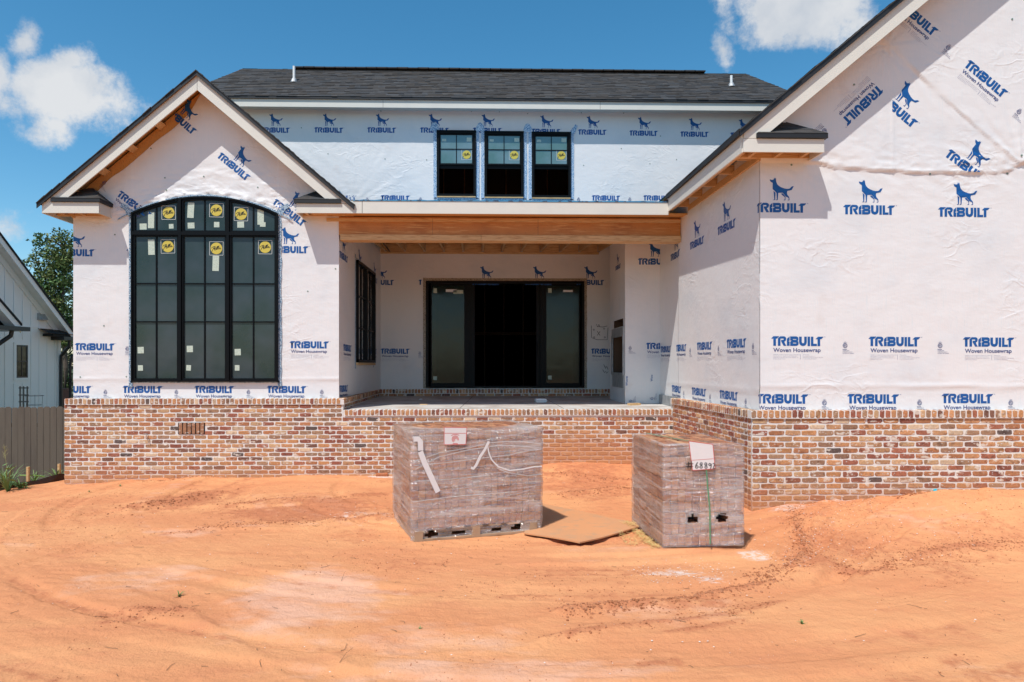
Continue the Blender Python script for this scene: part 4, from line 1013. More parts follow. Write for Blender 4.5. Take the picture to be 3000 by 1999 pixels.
# outer frame: bottom, sides, arch
fr = MB(); w_ = .026
A = arc_poly(_aL[0], _aR[0], WB_, AR); B = arc_poly(_aL[0]+w_, _aR[0]-w_, WB_+w_, AR-w_)
fr.ring(A, B, yw0, yw1)
aw = hb(fr, 'arched_window', M['black'], 'tall arched window with black frame in the left wing')
ux = [_aL[0]+w_, pf(531, 900, YL)[0], pf(671, 900, YL)[0], _aR[0]-w_]
tz = (pf(600, 679, YL)[1]+pf(600, 693, YL)[1])/2; th_ = .028
mb = MB()
for x in ux[1:3]: mb.prism([(x-MH, WB_+w_), (x+MH, WB_+w_), (x+MH, arcz(x+MH, AR-w_)), (x-MH, arcz(x-MH, AR-w_))], yw0-.004, yw1-.004)
mb.build('mullion', M['black'], aw)
for k in range(3):
    a0 = ux[k]+(MH if k else 0); a1 = ux[k+1]-(MH if k < 2 else 0)
    tb = MB(); tb.box(a0, a1, yw0-.002, yw1-.006, tz-th_, tz+th_); tb.build('transom_bar', M['black'], aw)
    # lower light: sash, two horizontal bars and one vertical, six panes
    z0, z1 = WB_+w_, tz-th_; s = .032
    sb = MB(); sb.ring([(a0, z0), (a1, z0), (a1, z1), (a0, z1)], [(a0+s, z0+s), (a1-s, z0+s), (a1-s, z1-s*.7), (a0+s, z1-s*.7)], YL-.040, YL+.02); sa = sb.build('sash', M['black'], aw)
    zm = [z0+s, pf(600, 971-27.5, YL)[1], pf(600, 832, YL)[1], z1-s*.7]
    am = (a0+a1)/2
    for i in range(3):
        for j in range(2):
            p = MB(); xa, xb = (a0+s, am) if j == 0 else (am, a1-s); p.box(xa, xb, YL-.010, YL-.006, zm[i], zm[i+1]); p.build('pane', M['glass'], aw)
    m2 = MB(); m2.box(am-.010, am+.010, YL-.026, YL+.01, zm[0], zm[3])
    m2.build('muntin', M['black'], aw)
    for i in (1, 2): m3 = MB(); m3.box(a0+s, a1-s, YL-.028, YL+.008, zm[i]-.010, zm[i]+.010); m3.build('muntin', M['black'], aw)
    # arched upper light
    z0 = tz+th_; O = arc_poly(a0, a1, z0, AR-w_, 8); I = arc_poly(a0+s, a1-s, z0+s*.7, AR-w_-s, 8)
    sb = MB(); sb.ring(O, I, YL-.040, YL+.02); sb.build('sash', M['black'], aw)
    for j in range(2):
        xa, xb = (a0+s, am) if j == 0 else (am, a1-s)
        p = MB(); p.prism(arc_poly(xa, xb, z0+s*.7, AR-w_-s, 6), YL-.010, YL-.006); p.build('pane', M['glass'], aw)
    m2 = MB(); m2.box(am-.010, am+.010, YL-.026, YL+.01, z0+s*.7, arcz(am, AR-w_-s)); m2.build('muntin', M['black'], aw)
def ribbon(V, Fs, Ms, pts, w, mi):
    n = len(pts); o = len(V)
    for i, p in enumerate(pts):
        q0 = pts[max(i-1, 0)]; q1 = pts[min(i+1, n-1)]; dx, dy = q1[0]-q0[0], q1[1]-q0[1]; L = math.hypot(dx, dy) or 1
        V += [(p[0]-dy/L*w/2, p[1]+dx/L*w/2), (p[0]+dy/L*w/2, p[1]-dx/L*w/2)]
    for i in range(n-1): Fs.append((o+2*i, o+2*i+1, o+2*i+3, o+2*i+2)); Ms.append(mi)
def script_sticker(parent, x, z, s, Y, rot=0.0):
    V, Fs, Ms = [], [], []
    h = s/2
    for q in (((-h,-h),(h,-h)), ((h,-h),(h,h)), ((h,h),(-h,h)), ((-h,h),(-h,-h))): ribbon(V, Fs, Ms, q, s*.03, 0)
    o = len(V); n = 28; r = s*.43
    V += [(r*math.cos(2*math.pi*k/n), r*math.sin(2*math.pi*k/n)) for k in range(n)]; Fs.append(tuple(range(o, o+n))); Ms.append(1)
    o = len(V)
    # the brushed script, drawn as strokes (units of the zoomed photograph)
    st = [[(415,310),(440,260),(470,205),(490,170)], [(400,215),(430,185),(480,162),(515,160),(520,185),(490,210),(455,228)], [(492,245),(520,225),(520,205),(498,215),(485,245),(492,268),(525,262)],
          [(525,262),(560,215),(590,150),(575,150),(545,215),(540,245),(565,245)], [(565,245),(600,190),(628,135),(612,140),(585,205),(582,238),(605,236)], [(645,195),(620,198),(608,228),(625,238),(645,215),(655,190),(645,225),(655,236),(685,215)]]
    for p in st: ribbon(V, Fs, Ms, [((a-545)/390*s, (215-b)/390*s) for a, b in p], s*.040, 2)
    c_, s_ = math.cos(rot), math.sin(rot); P = []
    lay = [0]*len(V)
    for f, mi in zip(Fs, Ms):
        for i in f: lay[i] = mi
    for i, (a, b) in enumerate(V): P.append((x+a*c_-b*s_, Y-.0006*lay[i], z+a*s_+b*c_))
    me = bpy.data.meshes.new('brand_sticker'); me.from_pydata(P, [], Fs)
    for m in ('sticker_white', 'yellow', 'stickblack'): me.materials.append(M[m])
    me.polygons.foreach_set('material_index', Ms); return ob('sticker', me, parent)
Z6 = lambda x, y: pf(350+x*.4464, 550+y*.4464, YL)
for x, y in ((325,166),(638,150),(800,175),(320,387),(638,400),(958,392)):
    a, z = Z6(x, y); script_sticker(aw, a, z, .222, YL-.0135, brng.uniform(-.03, .03))
for x, y, w, h in ((210,215,40,105),(158,257,45,40),(342,255,30,30),(470,150,42,100),(472,250,44,38),(640,244,35,35),(797,244,44,40),(928,195,42,100),(942,243,36,30),(212,392,42,100),(634,498,42,100),(142,1067,40,42),(140,1184,32,36),(464,1059,40,42),(456,1183,30,36),(778,1080,40,42),(774,1183,30,36)):
    a, z = Z6(x, y); q = MB(); hw, hh = w*.4464/178/2, h*.4464/178/2; t = brng.uniform(-.05, .05); c_, s_ = math.cos(t), math.sin(t)
    q.obox((a, YL-.0125-brng.uniform(0, .0006), z), (hw*c_, 0, hw*s_), (0, .0005, 0), (-hh*s_, 0, hh*c_)); q.build('sticker', M['paper'], aw)
# flashing tape round the arched window
def jag(p, q, w, off, n, rr, y, b, amp=.010):
    A = []; B = []
    for i in range(n+1):
        t = i/n; x = p[0]+(q[0]-p[0])*t; z = p[1]+(q[1]-p[1])*t; dx, dz = q[0]-p[0], q[1]-p[1]; L = math.hypot(dx, dz); nx, nz = dz/L, -dx/L
        e = w+rr.uniform(-amp, amp); A.append((x+nx*off, z+nz*off)); B.append((x+nx*(off+e), z+nz*(off+e)))
    b.ring(A, B, y-.003, y, closed=False)
tb = MB(); ty = YL-.014
jag((_aL[0]+.01, WB_-.08), (_aL[0]+.01, _aL[1]+.03), .058, -.060, 30, brng, ty, tb); jag((_aR[0]-.01, WB_-.08), (_aR[0]-.01, _aL[1]+.0), .058, .0, 30, brng, ty, tb)
tb.box(_aL[0]-.02, _aR[0]+.02, ty-.003, ty, WB_-.018, WB_+.01)
A = [(AX+(AR)*math.sin(t), AZ+AR*math.cos(t)) for t in np.linspace(-.545, .545, 50)]; B = [(AX+(AR+.012+.016*brng.random())*math.sin(t), AZ+(AR+.014+.022*brng.random())*math.cos(t)) for t in np.linspace(-.545, .545, 50)]
tb.ring(A, B, YL-.034, YL-.03, closed=False)
# loose flaps of tape at the shoulders
for (x, z), s in ((_aL, -1), (_aR, 1)):
    pts = [(x-s*.0, z-.02), (x+s*.05, z-.05), (x+s*.12, z+.06), (x+s*.19, z+.10), (x+s*.15, z+.16), (x+s*.06, z+.12), (x-s*.02, z+.05)]
    tb.prism(pts if s > 0 else pts[::-1], YL-.032, YL-.029)
hb(tb, 'flashing_tape', M['tape'])

# three upper windows
for wi, (x0, x1, z0, z1) in enumerate(UWw):
    fr = MB(); f = .055; yo = YB-.05
    fr.ring([(x0, z0+.03), (x1, z0+.03), (x1, z1), (x0, z1)], [(x0+f, z0+.075), (x1-f, z0+.075), (x1-f, z1-f), (x0+f, z1-f)], yo, YB+.04)
    fr.box(x0-.004, x1+.004, yo-.015, YB, z1-.022, z1+.004)
    uw = hb(fr, 'upper_window', M['black'], ('left', 'middle', 'right')[wi]+' one of the three upper windows, lower sash raised')
    zm = pf(1400, 484.5, YB)[1]; s = .035
    sb = MB(); X0, X1, Z0, Z1 = x0+f, x1-f, zm, z1-f
    sb.ring([(X0, Z0), (X1, Z0), (X1, Z1), (X0, Z1)], [(X0+s, Z0+s), (X1-s, Z0+s), (X1-s, Z1-s), (X0+s, Z1-s)], YB-.02, YB+.01)
    sb.box(X0, X1, YB+.012, YB+.04, Z0-.075, Z0+.0); sb.build('sash', M['black'], uw)
    xm, zmm = (X0+X1)/2, (Z0+Z1)/2+.0
    for i, (xa, xb) in enumerate(((X0+s, xm), (xm, X1-s))):
        for j, (za, zb) in enumerate(((Z0+s, zmm), (zmm, Z1-s))):
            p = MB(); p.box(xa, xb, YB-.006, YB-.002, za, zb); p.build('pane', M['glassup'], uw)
    q = MB(); q.box(xm-.009, xm+.009, YB-.016, YB+.004, Z0+s, Z1-s); q.build('muntin', M['black'], uw)
    q = MB(); q.box(X0+s, X1-s, YB-.018, YB+.002, zmm-.009, zmm+.009); q.build('muntin', M['black'], uw)
    q = MB(); q.box(x0+.01, x1-.01, YB-.045, YB, z0-.003, z0+.028); q.build('window_sill', M['lumber'], uw)
    script_sticker(uw, xm+.27*.86, Z0+s+.20, .225, YB-.010)
    for dx, dz, w, h in ((-.28,.40,.095,.055),(.29,.40,.11,.09)):
        q = MB(); q.box(xm+dx-w/2, xm+dx+w/2, YB-.0085, YB-.008, Z0+s+dz+.10, Z0+s+dz+.10+h); q.build('sticker', M['paper'], uw)
tb = MB()
for (x0, x1, z0, z1) in UWw:
    jag((x0+.005, z0-.03), (x0+.005, z1+.09), .075, -.078, 26, brng, YB-.012, tb, .006); jag((x1-.005, z0-.03), (x1-.005, z1+.06), .075, 0, 26, brng, YB-.012, tb, .006)
    tb.box(x0-.05, x1+.05, YB-.016, YB-.013, z1-.005, z1+.018)
    tb.box(x0-.06, x1+.06, YB-.015, YB-.012, z0-.05, z0-.005)
for x, z in [((UWw[i][1]+UWw[i+1][0])/2, UWw[i][3]) for i in (0, 1)]+[(UWw[0][0]-.05, UWw[0][3])]:
    tb.prism([(x-.11, z), (x+.11, z), (x+.09, z+.10), (x+.05, z+.17), (x, z+.20), (x-.05, z+.17), (x-.09, z+.09)], YB-.020, YB-.017)
x, z = UWw[2][1]+.04, UWw[2][3]; tb.prism([(x-.05, z-.02), (x+.04, z-.02), (x+.12, z+.15), (x+.07, z+.20), (x-.02, z+.08)], YB-.020, YB-.017)
hb(tb, 'flashing_tape', M['tapeup'])

# side window in the porch
X_ = lambda Y: PLs.P(Y)
def sidebox(b, y0, y1, z0, z1, o0, o1):
    vs = []
    for z in (z0, z1):
        for y in (y0, y1):
            for o in (o0, o1): vs.append((X_(y)+o, y, z))
    b.add(vs, [(0,1,3,2),(4,6,7,5),(0,4,5,1),(2,3,7,6),(0,2,6,4),(1,5,7,3)])
fr = MB()
for a in ((SWY0, SWY0+.05, SWZ0, SWZ1), (SWY1-.05, SWY1, SWZ0, SWZ1), (SWY0, SWY1, SWZ0, SWZ0+.05), (SWY0, SWY1, SWZ1-.05, SWZ1), ((SWY0+SWY1)/2-.06, (SWY0+SWY1)/2+.06, SWZ0, SWZ1)): sidebox(fr, *a, -.03, .055)
swn = hb(fr, 'porch_side_window', M['black'], 'tall black window in the left side wall of the porch')
for i in range(2):
    ya = SWY0+.05 if i == 0 else (SWY0+SWY1)/2+.06; yb = (SWY0+SWY1)/2-.06 if i == 0 else SWY1-.05
    for j in range(2):
        for m_ in range(3):
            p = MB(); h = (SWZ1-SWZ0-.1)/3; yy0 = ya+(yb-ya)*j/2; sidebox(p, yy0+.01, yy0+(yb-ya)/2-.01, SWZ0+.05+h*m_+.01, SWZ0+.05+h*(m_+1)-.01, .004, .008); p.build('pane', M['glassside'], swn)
    q = MB(); sidebox(q, (ya+yb)/2-.01, (ya+yb)/2+.01, SWZ0+.05, SWZ1-.05, 0, .03); q.build('muntin', M['black'], swn)
    for m_ in (1, 2): q = MB(); zz = SWZ0+.05+(SWZ1-SWZ0-.1)*m_/3; sidebox(q, ya, yb, zz-.01, zz+.01, 0, .032); q.build('muntin', M['black'], swn)
q = MB(); sidebox(q, SWY0, SWY1, SWZ0-.05, SWZ0-.005, 0, .05); q.build('window_sill', M['lumber'], swn)
tb = MB(); sidebox(tb, SWY0-.07, SWY0, SWZ0-.12, SWZ1+.10, .003, .008); sidebox(tb, SWY1, SWY1+.05, SWZ0-.1, SWZ1+.06, .003, .008); sidebox(tb, SWY0, SWY1, SWZ1, SWZ1+.05, .003, .008)
hb(tb, 'flashing_tape', M['tape'])

# sliding door
f = .06; fr = MB()
fr.ring([(DX0, DZ0), (DX1, DZ0), (DX1, DZ1), (DX0, DZ1)], [(DX0+f, DZ0+.045), (DX1-f, DZ0+.045), (DX1-f, DZ1-f), (DX0+f, DZ1-f)], YB-.05, YB+.14)
dr = hb(fr, 'sliding_door', M['black'], 'wide black sliding door standing open in the middle')
P_ = lambda x: pf(x, 900, YB)[0]
zg0, zg1 = pf(1400, 1122.7, YB)[1], pf(1400, 838, YB)[1]
for (xa, ga, gb, xb, y) in ((1262,1265,1360,1391,YB+.0), (1262,1285,1352,1386,YB+.06), (1583,1601,1696,1699,YB+.0), (1572,1590,1680,1699,YB+.06)):
    p = MB(); p.ring([(P_(xa), DZ0+.045), (P_(xb), DZ0+.045), (P_(xb), DZ1-f), (P_(xa), DZ1-f)], [(P_(ga), zg0), (P_(gb), zg0), (P_(gb), zg1), (P_(ga), zg1)], y, y+.04); dp = p.build('door_panel', M['black'], dr)
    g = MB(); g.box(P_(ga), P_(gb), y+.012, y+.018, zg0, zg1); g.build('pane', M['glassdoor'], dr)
for x in (1378, 1578):
    h = MB(); h.box(P_(x)-.012, P_(x)+.012, YB-.04, YB-.005, 2.05, 2.38); h.build('handle', M['greymetal'] if x < 0 else M['black'], dr)
for x0, x1, ya, yb in ((1306,1338,848,856),(1650,1678,850,856),(1270,1280,845,859),(1606,1616,845,858),(1269,1280,1103,1114),(1606,1616,1101,1112),(1328,1357,850,861)):
    q = MB(); a, z = pf(x0, ya, YB); c, e = pf(x1, yb, YB); q.box(a, c, YB+.008, YB+.0095, e, z); q.build('sticker', M['paper'] if x0 not in (1306, 1650) else M['foam'], dr)
tb = MB(); 
jag((DX0, DZ0-.01), (DX0, DZ1+.07), .065, -.066, 30, brng, YB-.012, tb, .005); jag((DX1, DZ0-.01), (DX1, DZ1+.07), .065, 0, 30, brng, YB-.012, tb, .005); tb.box(DX0, DX1, YB-.015, YB-.012, DZ1, DZ1+.065)
hb(tb, 'flashing_tape', M['tapedoor'])

# fireplace unit in the chimney box
b = MB(); ya, yb, za, zb = FO[0]
def fbx(b, ya, yb, za, zb, o0, o1, mi=0): b.box(BXX-o1, BXX-o0, ya, yb, za, zb, mi)
for y0_, y1_, z0_, z1_ in ((ya-.03, ya+.02, za-.04, zb+.04), (yb-.02, yb+.05, za-.04, zb+.04), (ya, yb, zb, zb+.05), (ya, yb, za-.05, za)): fbx(b, y0_, y1_, z0_, z1_, .004, .03)
fbx(b, ya-.02, yb+.03, fz(984), fz(962), .004, .022); fbx(b, ya, yb, fz(1135), fz(1098), .004, .014)
b.box(BXX+.01, BXX+.45, ya-.02, yb+.02, za-.03, za-.01, 0)
fp = hb(b, 'fireplace_unit', M['greymetal'], 'grey metal fireplace insert with a dark opening')
b = MB()
for q in FO: b.box(BXX+.35, BXX+.36, q[0]-.05, q[1]+.05, q[2]-.05, q[3]+.05); b.box(BXX+.01, BXX+.35, q[1]+.0, q[1]+.01, q[2], q[3]); b.box(BXX+.01, BXX+.35, q[0]-.01, q[0], q[2], q[3]); b.box(BXX+.01, BXX+.35, q[0], q[1], q[3], q[3]+.01); b.box(BXX+.01, BXX+.35, q[0], q[1], q[2]-.01, q[2])
b.build('firebox', M['dark'], fp)
b = MB(); p0 = ps(1931, 1182, XS); b.box(XS-.03, XS-.012, YL+.2, BXY0-.02, 1.125, 1.30); hb(b, 'flashing_board', M['greymetal'])
# marker lines on the porch wall
V, Fs, Ms = [], [], []
_k = lambda x, y: pf(1500+x*.4145, 600+y*.4145, YB)
for st in ([(560,855),(562,940),(600,955),(672,955),(678,870)], [(600,862),(640,865),(672,858)], [(602,895),(622,925)], [(622,895),(602,925)], [(596,845),(604,865),(612,850)], [(612,845),(620,862)],
           [(648,1130),(662,1160),(655,1145),(672,1150)], [(668,1140),(678,1165)], [(640,1165),(655,1190)], [(660,1175),(668,1192),(680,1180)]): ribbon(V, Fs, Ms, [_k(*p) for p in st], .010, 0)
for cx_, cy_ in ((578,884),(650,876),(580,938),(655,938)):
    ribbon(V, Fs, Ms, [_k(cx_+5*math.cos(t), cy_+5*math.sin(t)) for t in np.linspace(0, 6.3, 9)], .008, 0)
me = bpy.data.meshes.new('marker'); me.from_pydata([(a, YB-.009, z) for a, z in V], [], Fs); me.materials.append(M['marker']); ob('marker_sketch', me, wk)

# ------------------------------------------------------------------ dark rooms behind the openings
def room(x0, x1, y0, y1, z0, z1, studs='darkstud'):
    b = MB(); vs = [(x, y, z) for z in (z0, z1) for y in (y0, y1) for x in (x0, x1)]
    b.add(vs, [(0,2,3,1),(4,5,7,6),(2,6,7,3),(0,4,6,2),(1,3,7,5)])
    r = hb(b, 'room', M['dark'])  # faces coloured dark to deepen the shade indoors
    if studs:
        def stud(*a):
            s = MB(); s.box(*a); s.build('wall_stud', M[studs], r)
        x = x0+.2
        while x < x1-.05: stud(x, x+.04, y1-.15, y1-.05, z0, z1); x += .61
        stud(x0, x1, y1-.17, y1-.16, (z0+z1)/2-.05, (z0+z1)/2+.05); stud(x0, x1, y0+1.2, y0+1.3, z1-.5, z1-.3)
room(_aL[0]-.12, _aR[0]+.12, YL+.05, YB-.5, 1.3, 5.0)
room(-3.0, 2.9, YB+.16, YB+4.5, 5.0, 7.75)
M['shadestud'] = mat('shade_darkened_stud', (.07, .035, .018), .9)  # darker stud copy, shade of the door room put into its colour
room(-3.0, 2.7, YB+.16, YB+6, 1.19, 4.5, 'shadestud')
# ------------------------------------------------------------------ roofs
srng = random.Random(23)
def stint():
    v = srng.choice([.031, .035, .039, .042, .046, .052]); w = srng.uniform(-.004, .005)
    return (v+w+.002, v, v-.001-w)
def slope(parent, P0, U, V, width, length, xl=None, deck=True, tabs=.24, expo=.105, name='roof_slope', label=None, jut=.02):
    """shingled slope: P0 eave corner, U along the eave, V up the slope; xl(t) gives the run covered at height t"""
    P0, U, V = Vector(P0), Vector(U).normalized(), Vector(V).normalized(); Nn = U.cross(V).normalized()
    if Nn.z < 0: Nn = -Nn
    b = MB(); n = int(length/expo)+1
    for i in range(n):
        t0 = i*expo; t1 = min(t0+expo+.02, length)
        a0, a1 = xl(t0) if xl else (0, width)
        b0, b1 = xl(min(t1, length)) if xl else (0, width)
        x = a0-(srng.uniform(0, jut) if not xl else 0)
        first = True
        while x < a1-.01:
            w = tabs*srng.choice([.5, .7, 1, 1.2]); x2 = min(x+w, a1+(srng.uniform(0, jut) if not xl and x+w >= a1 else 0))
            if a1-x2 < .06: x2 = a1
            th = srng.choice([.004, .007, .011]); dn = srng.uniform(0, .012)
            xa, xb = x, x2; xc, xd = min(max(x, b0), b1), min(max(x2, b0), b1)
            c = [P0+U*xa+V*(t0-dn)+Nn*.004, P0+U*xb+V*(t0-dn)+Nn*.004, P0+U*xd+V*t1, P0+U*xc+V*t1]
            top = [c[0]+Nn*(th+.006), c[1]+Nn*(th+.006), c[2]+Nn*.006, c[3]+Nn*.006]
            b.add(c+top, [(4,5,6,7),(0,1,5,4),(0,4,7,3),(1,2,6,5)], 0, stint()); x = x2
    d = MB()
    if deck:
        a0, a1 = xl(0) if xl else (0, width); b0, b1 = xl(length) if xl else (0, width)
        c = [P0+U*(a0+.035)+V*.02, P0+U*(a1-.035)+V*.02, P0+V*length+U*(b1-.03), P0+V*length+U*(b0+.03)]; e = [p-Nn*.016 for p in c]
        d.add(c+e, [(0,1,2,3),(7,6,5,4),(0,4,5,1),(1,5,6,2),(2,6,7,3),(3,7,4,0)])
    o = hb(d, name, M['osb'], label) if deck else parent
    s = b.build('shingles', M['shingle'], o, kind='stuff')
    return o
def gable_roof(xc, zr, sl, half, yf, yb, label):
    L = half*math.hypot(1, sl)
    for s in (-1, 1):
        P0 = (xc+s*half, yf if s > 0 else yb, zr-sl*half-.014); U = (0, s, 0); V = (-s, 0, sl)
        slope(house, P0, U, V, yb-yf, L, label=label)
# left wing: roof, rakes, returns
H2 = 2.485
gable_roof(XC, LZ, SL, H2, YRK-.025, YB-.02, 'shingled gable roof of the left wing')
gable_roof(XRC, ZR0+SR*(XRC-XR0), SR, XRC-XR0, YRR-.025, YB-.02, 'shingled gable roof of the right wing')
def rake(xc, ztop, sl, half, y, side, zcut, hgt=.225, joint=True):
    """one rake board with the black drip edge above it"""
    e = ztop-.075; b = MB()
    d1 = (e-zcut)/sl; d1 = min(d1, half-.05); d0 = max((e-hgt-zcut)/sl, 0)
    P = [(xc, e), (xc+side*d1, e-sl*d1), (xc+side*d1, zcut), (xc+side*d0, zcut), (xc, e-hgt)]
    if side > 0: P = P[::-1]
    b.prism(P, y, y+.022); o = hb(b, 'rake_board', M['primed'])
    k = MB(); t = .062
    Q = [(xc, e+t), (xc+side*(half+.01), e+t-sl*(half+.01)), (xc+side*(half+.01), e-sl*(half+.01)-.01), (xc, e-.006)]
    if side > 0: Q = Q[::-1]
    k.prism(Q, y-.038, y-.026); k.build('drip_edge', M['roofedge'], o)
    # ragged shingle ends above the drip edge
    r = MB(); n = int(half*math.hypot(1, sl)/.15)
    for i in range(n):
        a0, a1 = half*i/n, half*(i+1)/n+.01; h = srng.uniform(.008, .022)
        q = [(xc+side*a0, e+t-sl*a0), (xc+side*a1, e+t-sl*a1), (xc+side*a1, e+t-sl*a1+.010), (xc+side*a0, e+t-sl*a0+h)]
        if side > 0: q = q[::-1]
        r.prism(q, y-.050+srng.uniform(-.006, .006), y+.05, tint=stint())
    r.build('shingle_ends', M['shingle'], o, kind='stuff')
    return o
for s in (-1, 1): rake(XC, LZ, SL, H2, YRK, s, FZ0+.155)
j = MB(); j.box(XC-.002, XC+.002, YRK-.002, YRK+.001, LZ-.30, LZ-.085); hb(j, 'board_joint', M['seam'])
rake(XRC, ZR0+SR*(XRC-XR0), SR, XRC-XR0, YRR, -1, 4.50, .245)
rake(XRC, ZR0+SR*(XRC-XR0), SR, XRC-XR0, YRR, 1, 4.50, .245)
def gable_return(xo, xi, yf, yw, z0, z1, label, hx=.31, rise=.27):
    """boxed eave return: xo outer end (at the eave), xi inner end on the gable wall; small hipped shingle roof on top"""
    s = 1 if xi > xo else -1; b = MB()
    b.box(min(xo, xi), max(xo, xi), yf+.001, yf+.022, z0, z1)
    o = hb(b, 'eave_return', M['primed'], label)
    c = MB(); c.box(min(xi-s*.022, xi), max(xi-s*.022, xi), yf+.024, yw+.03, z0, z1); c.build('return_side_board', M['primed'], o)
    c = MB(); c.box(min(xo, xi)+.02, max(xo, xi)-.02, yf+.022, yf+.06, z0+.012, z1-.02); c.box(min(xo, xi)+.02, max(xo, xi)-.02, yw-.04, yw+.02, z0+.03, z1-.02)
    n = 3
    for k in range(n): x = xo+(xi-xo)*(k+.6)/n; c.box(x-.02, x+.02, yf+.06, yw-.04, z0+.03, z1-.02)
    c.box(min(xo, xi)+.02, max(xo, xi)-.02, yf+.06, yw, z1-.012, z1-.002)
    c.build('return_framing', M['lumber'], o)
    zr = z1+.052; r = MB(); f = .03
    xa, xb = xo+s*.15, xi+s*f          # eave ends of the little roof
    xout = lambda t: xa+s*.36*t
    # stepped shingle courses, front slope and side slope
    m = 3
    for k in range(m):
        t0, t1 = k/m, (k+1)/m
        def row(t): return (yf-f+(yw-yf+f)*t, zr+rise*t, xb-s*(hx+f)*t)
        ya, za, xa1 = row(t0); yb_, zb, xb1 = row(t1); h = .012
        x = xa
        cuts = [xout(t0)]
        while abs(cuts[-1]-xa) < abs(xa1-xa)-.3: cuts.append(cuts[-1]+s*.28*srng.uniform(.7, 1.2))
        cuts.append(None)
        for i in range(len(cuts)-1):
            p, q = cuts[i], cuts[i+1]; last = q is None
            q0 = xa1 if last else q; q1 = xb1 if last else q; hh = h*srng.uniform(.6, 1.2); pt = xout(t1) if i == 0 else p
            vs = [(p, ya, za), (q0, ya, za), (q1, yb_, zb), (pt, yb_, zb), (p, ya, za+hh), (q0, ya, za+hh), (q1, yb_, zb+.002), (pt, yb_, zb+.002)]
            r.add(vs, [(4,5,6,7),(0,1,5,4),(1,2,6,5),(0,4,7,3)], 0, stint())
        vs = [(xa1, ya, za), (xb+0*s, yw+.0, za) if k == 0 else (xa1, yw, za), (xb1, yw, zb), (xb1, yb_, zb)]
        vs += [(v[0], v[1], v[2]+.010) for v in vs]
        r.add(vs, [(4,5,6,7),(0,1,5,4),(1,2,6,5),(0,4,7,3)], 0, stint())
    r.build('return_shingles', M['shingle'], o, kind='stuff')
    d = MB(); d.box(min(xa, xb), max(xa, xb), yf-f, yf+.0, z1+.004, zr+.006); d.box(min(xb-s*.03, xb), max(xb-s*.03, xb), yf, yw, z1+.004, zr+.006); d.build('drip_edge', M['roofedge'], o)
XLO, XRO = XC-H2+.055, XC+H2-.055
gable_return(XLO, -5.98, YRK, YL, FZ0-.02, FZ0+.150, 'boxed eave return with small shingle roof at the outer end of the left gable')
gable_return(XRO, -2.87, YRK, YL, FZ0-.0, FZ0+.150, 'boxed eave return with small shingle roof between the left gable and the porch')
gable_return(XR0+.04, 4.075, YRR, YR, 4.34, 4.495, 'boxed eave return with small shingle roof at the foot of the right gable')
# eave fascia running back
def eave(x, y0, y1, z0, z1, xw, s):
    b = MB(); b.box(x-.011, x+.011, y0, y1, z0, z1); o = hb(b, 'eave_fascia', M['primed'])
    k = MB(); k.box(min(x-s*.015, x-s*.052), max(x-s*.015, x-s*.052), y0-.02, y1, z1-.015, z1+.055); k.build('drip_edge', M['roofedge'], o)
    l = MB(); l.box(min(x+s*.015, x+s*.055), max(x+s*.015, x+s*.055), y0+.06, y1, z0+.01, z1-.03); l.box(min(xw-s*.04, xw-s*.002), max(xw-s*.04, xw-s*.002), y0+.3, y1, z0+.0, z0+.09)
    y = y0+.5
    while y < y1: l.box(min(x+s*.055, xw), max(x+s*.055, xw), y, y+.038, z0+.07, z1-.03); y += .61
    l.build('eave_framing', M['lumber'], o); return o
eave(XR0+.04, YRR+.023, YRK, 4.34, 4.555, XS, 1)
eave(XLO, YRK+.023, YB, FZ0-.02, FZ0+.16, XL0, -1)
b = MB(); P = [(XL0+.01, 4.35), (XC, 4.35), (XC, LZ-.12), (XL0+.01, LZ-SL*(XC-XL0)-.12)]
b.prism(P, YL+.006, YL+.02) if False else b.prism([(XC-2.12, LZ-SL*2.12-.42), (XC, LZ-.45), (XC, LZ-.09), (XC-2.12, LZ-SL*2.12-.09)], YL+.016, YL+.03)
hb(b, 'gable_sheathing', M['osb'])
# lookouts under the left and right rakes
for (xc, zr, sl, yf, yw, ds) in ((XC, LZ, SL, YRK, YL, (-2.05, -1.62, -1.17, -.72, .75, 1.3, 1.8)), (XRC, ZR0+SR*(XRC-XR0), SR, YRR, YR, (-3.2, -2.4, -1.6, -.8, .8, 1.6))):
    for dd in ds:
        z = zr-sl*abs(dd)-.10; b = MB(); t = Vector((1, 0, -sl*(1 if dd > 0 else -1))).normalized()
        b.obox((xc+dd, (yf+yw)/2+.01, z-.05), (0, (yw-yf)/2-.012, 0), t*.06, Vector((0,1,0)).cross(t)*.019); hb(b, 'lookout', M['lumber'])
# main roof (hipped) above the upper wall
m_ = .85; ye = YB-.36; ze = pf(1400, 288, ye)[1]; run = 1.46; Ls = run*math.hypot(1, m_); dz = run*m_
xe0, xe1 = -6.6, 7.6
hr = .97; Lh = math.hypot(hr, dz)
def hip(t): k = t/Ls*hr; return (k, (xe1-xe0)-k)
slope(house, (xe0, ye, ze), (1, 0, 0), (0, 1, m_), xe1-xe0, Ls, hip, name='roof_slope', label='dark shingled main roof above the upper wall')
slope(house, (xe1, ye+2*run, ze), (-1, 0, 0), (0, -1, m_), xe1-xe0, Ls, hip, name='roof_slope', label='rear slope of the main roof')
slope(house, (xe0, ye+2*run, ze), (0, -1, 0), (hr, 0, dz), 2*run, Lh, lambda t: (t/Lh*run, 2*run-t/Lh*run), name='roof_slope', label='left hip of the main roof')
slope(house, (xe1, ye, ze), (0, 1, 0), (-hr, 0, dz), 2*run, Lh, lambda t: (t/Lh*run, 2*run-t/Lh*run), name='roof_slope', label='right hip of the main roof')
b = MB(); n = 40
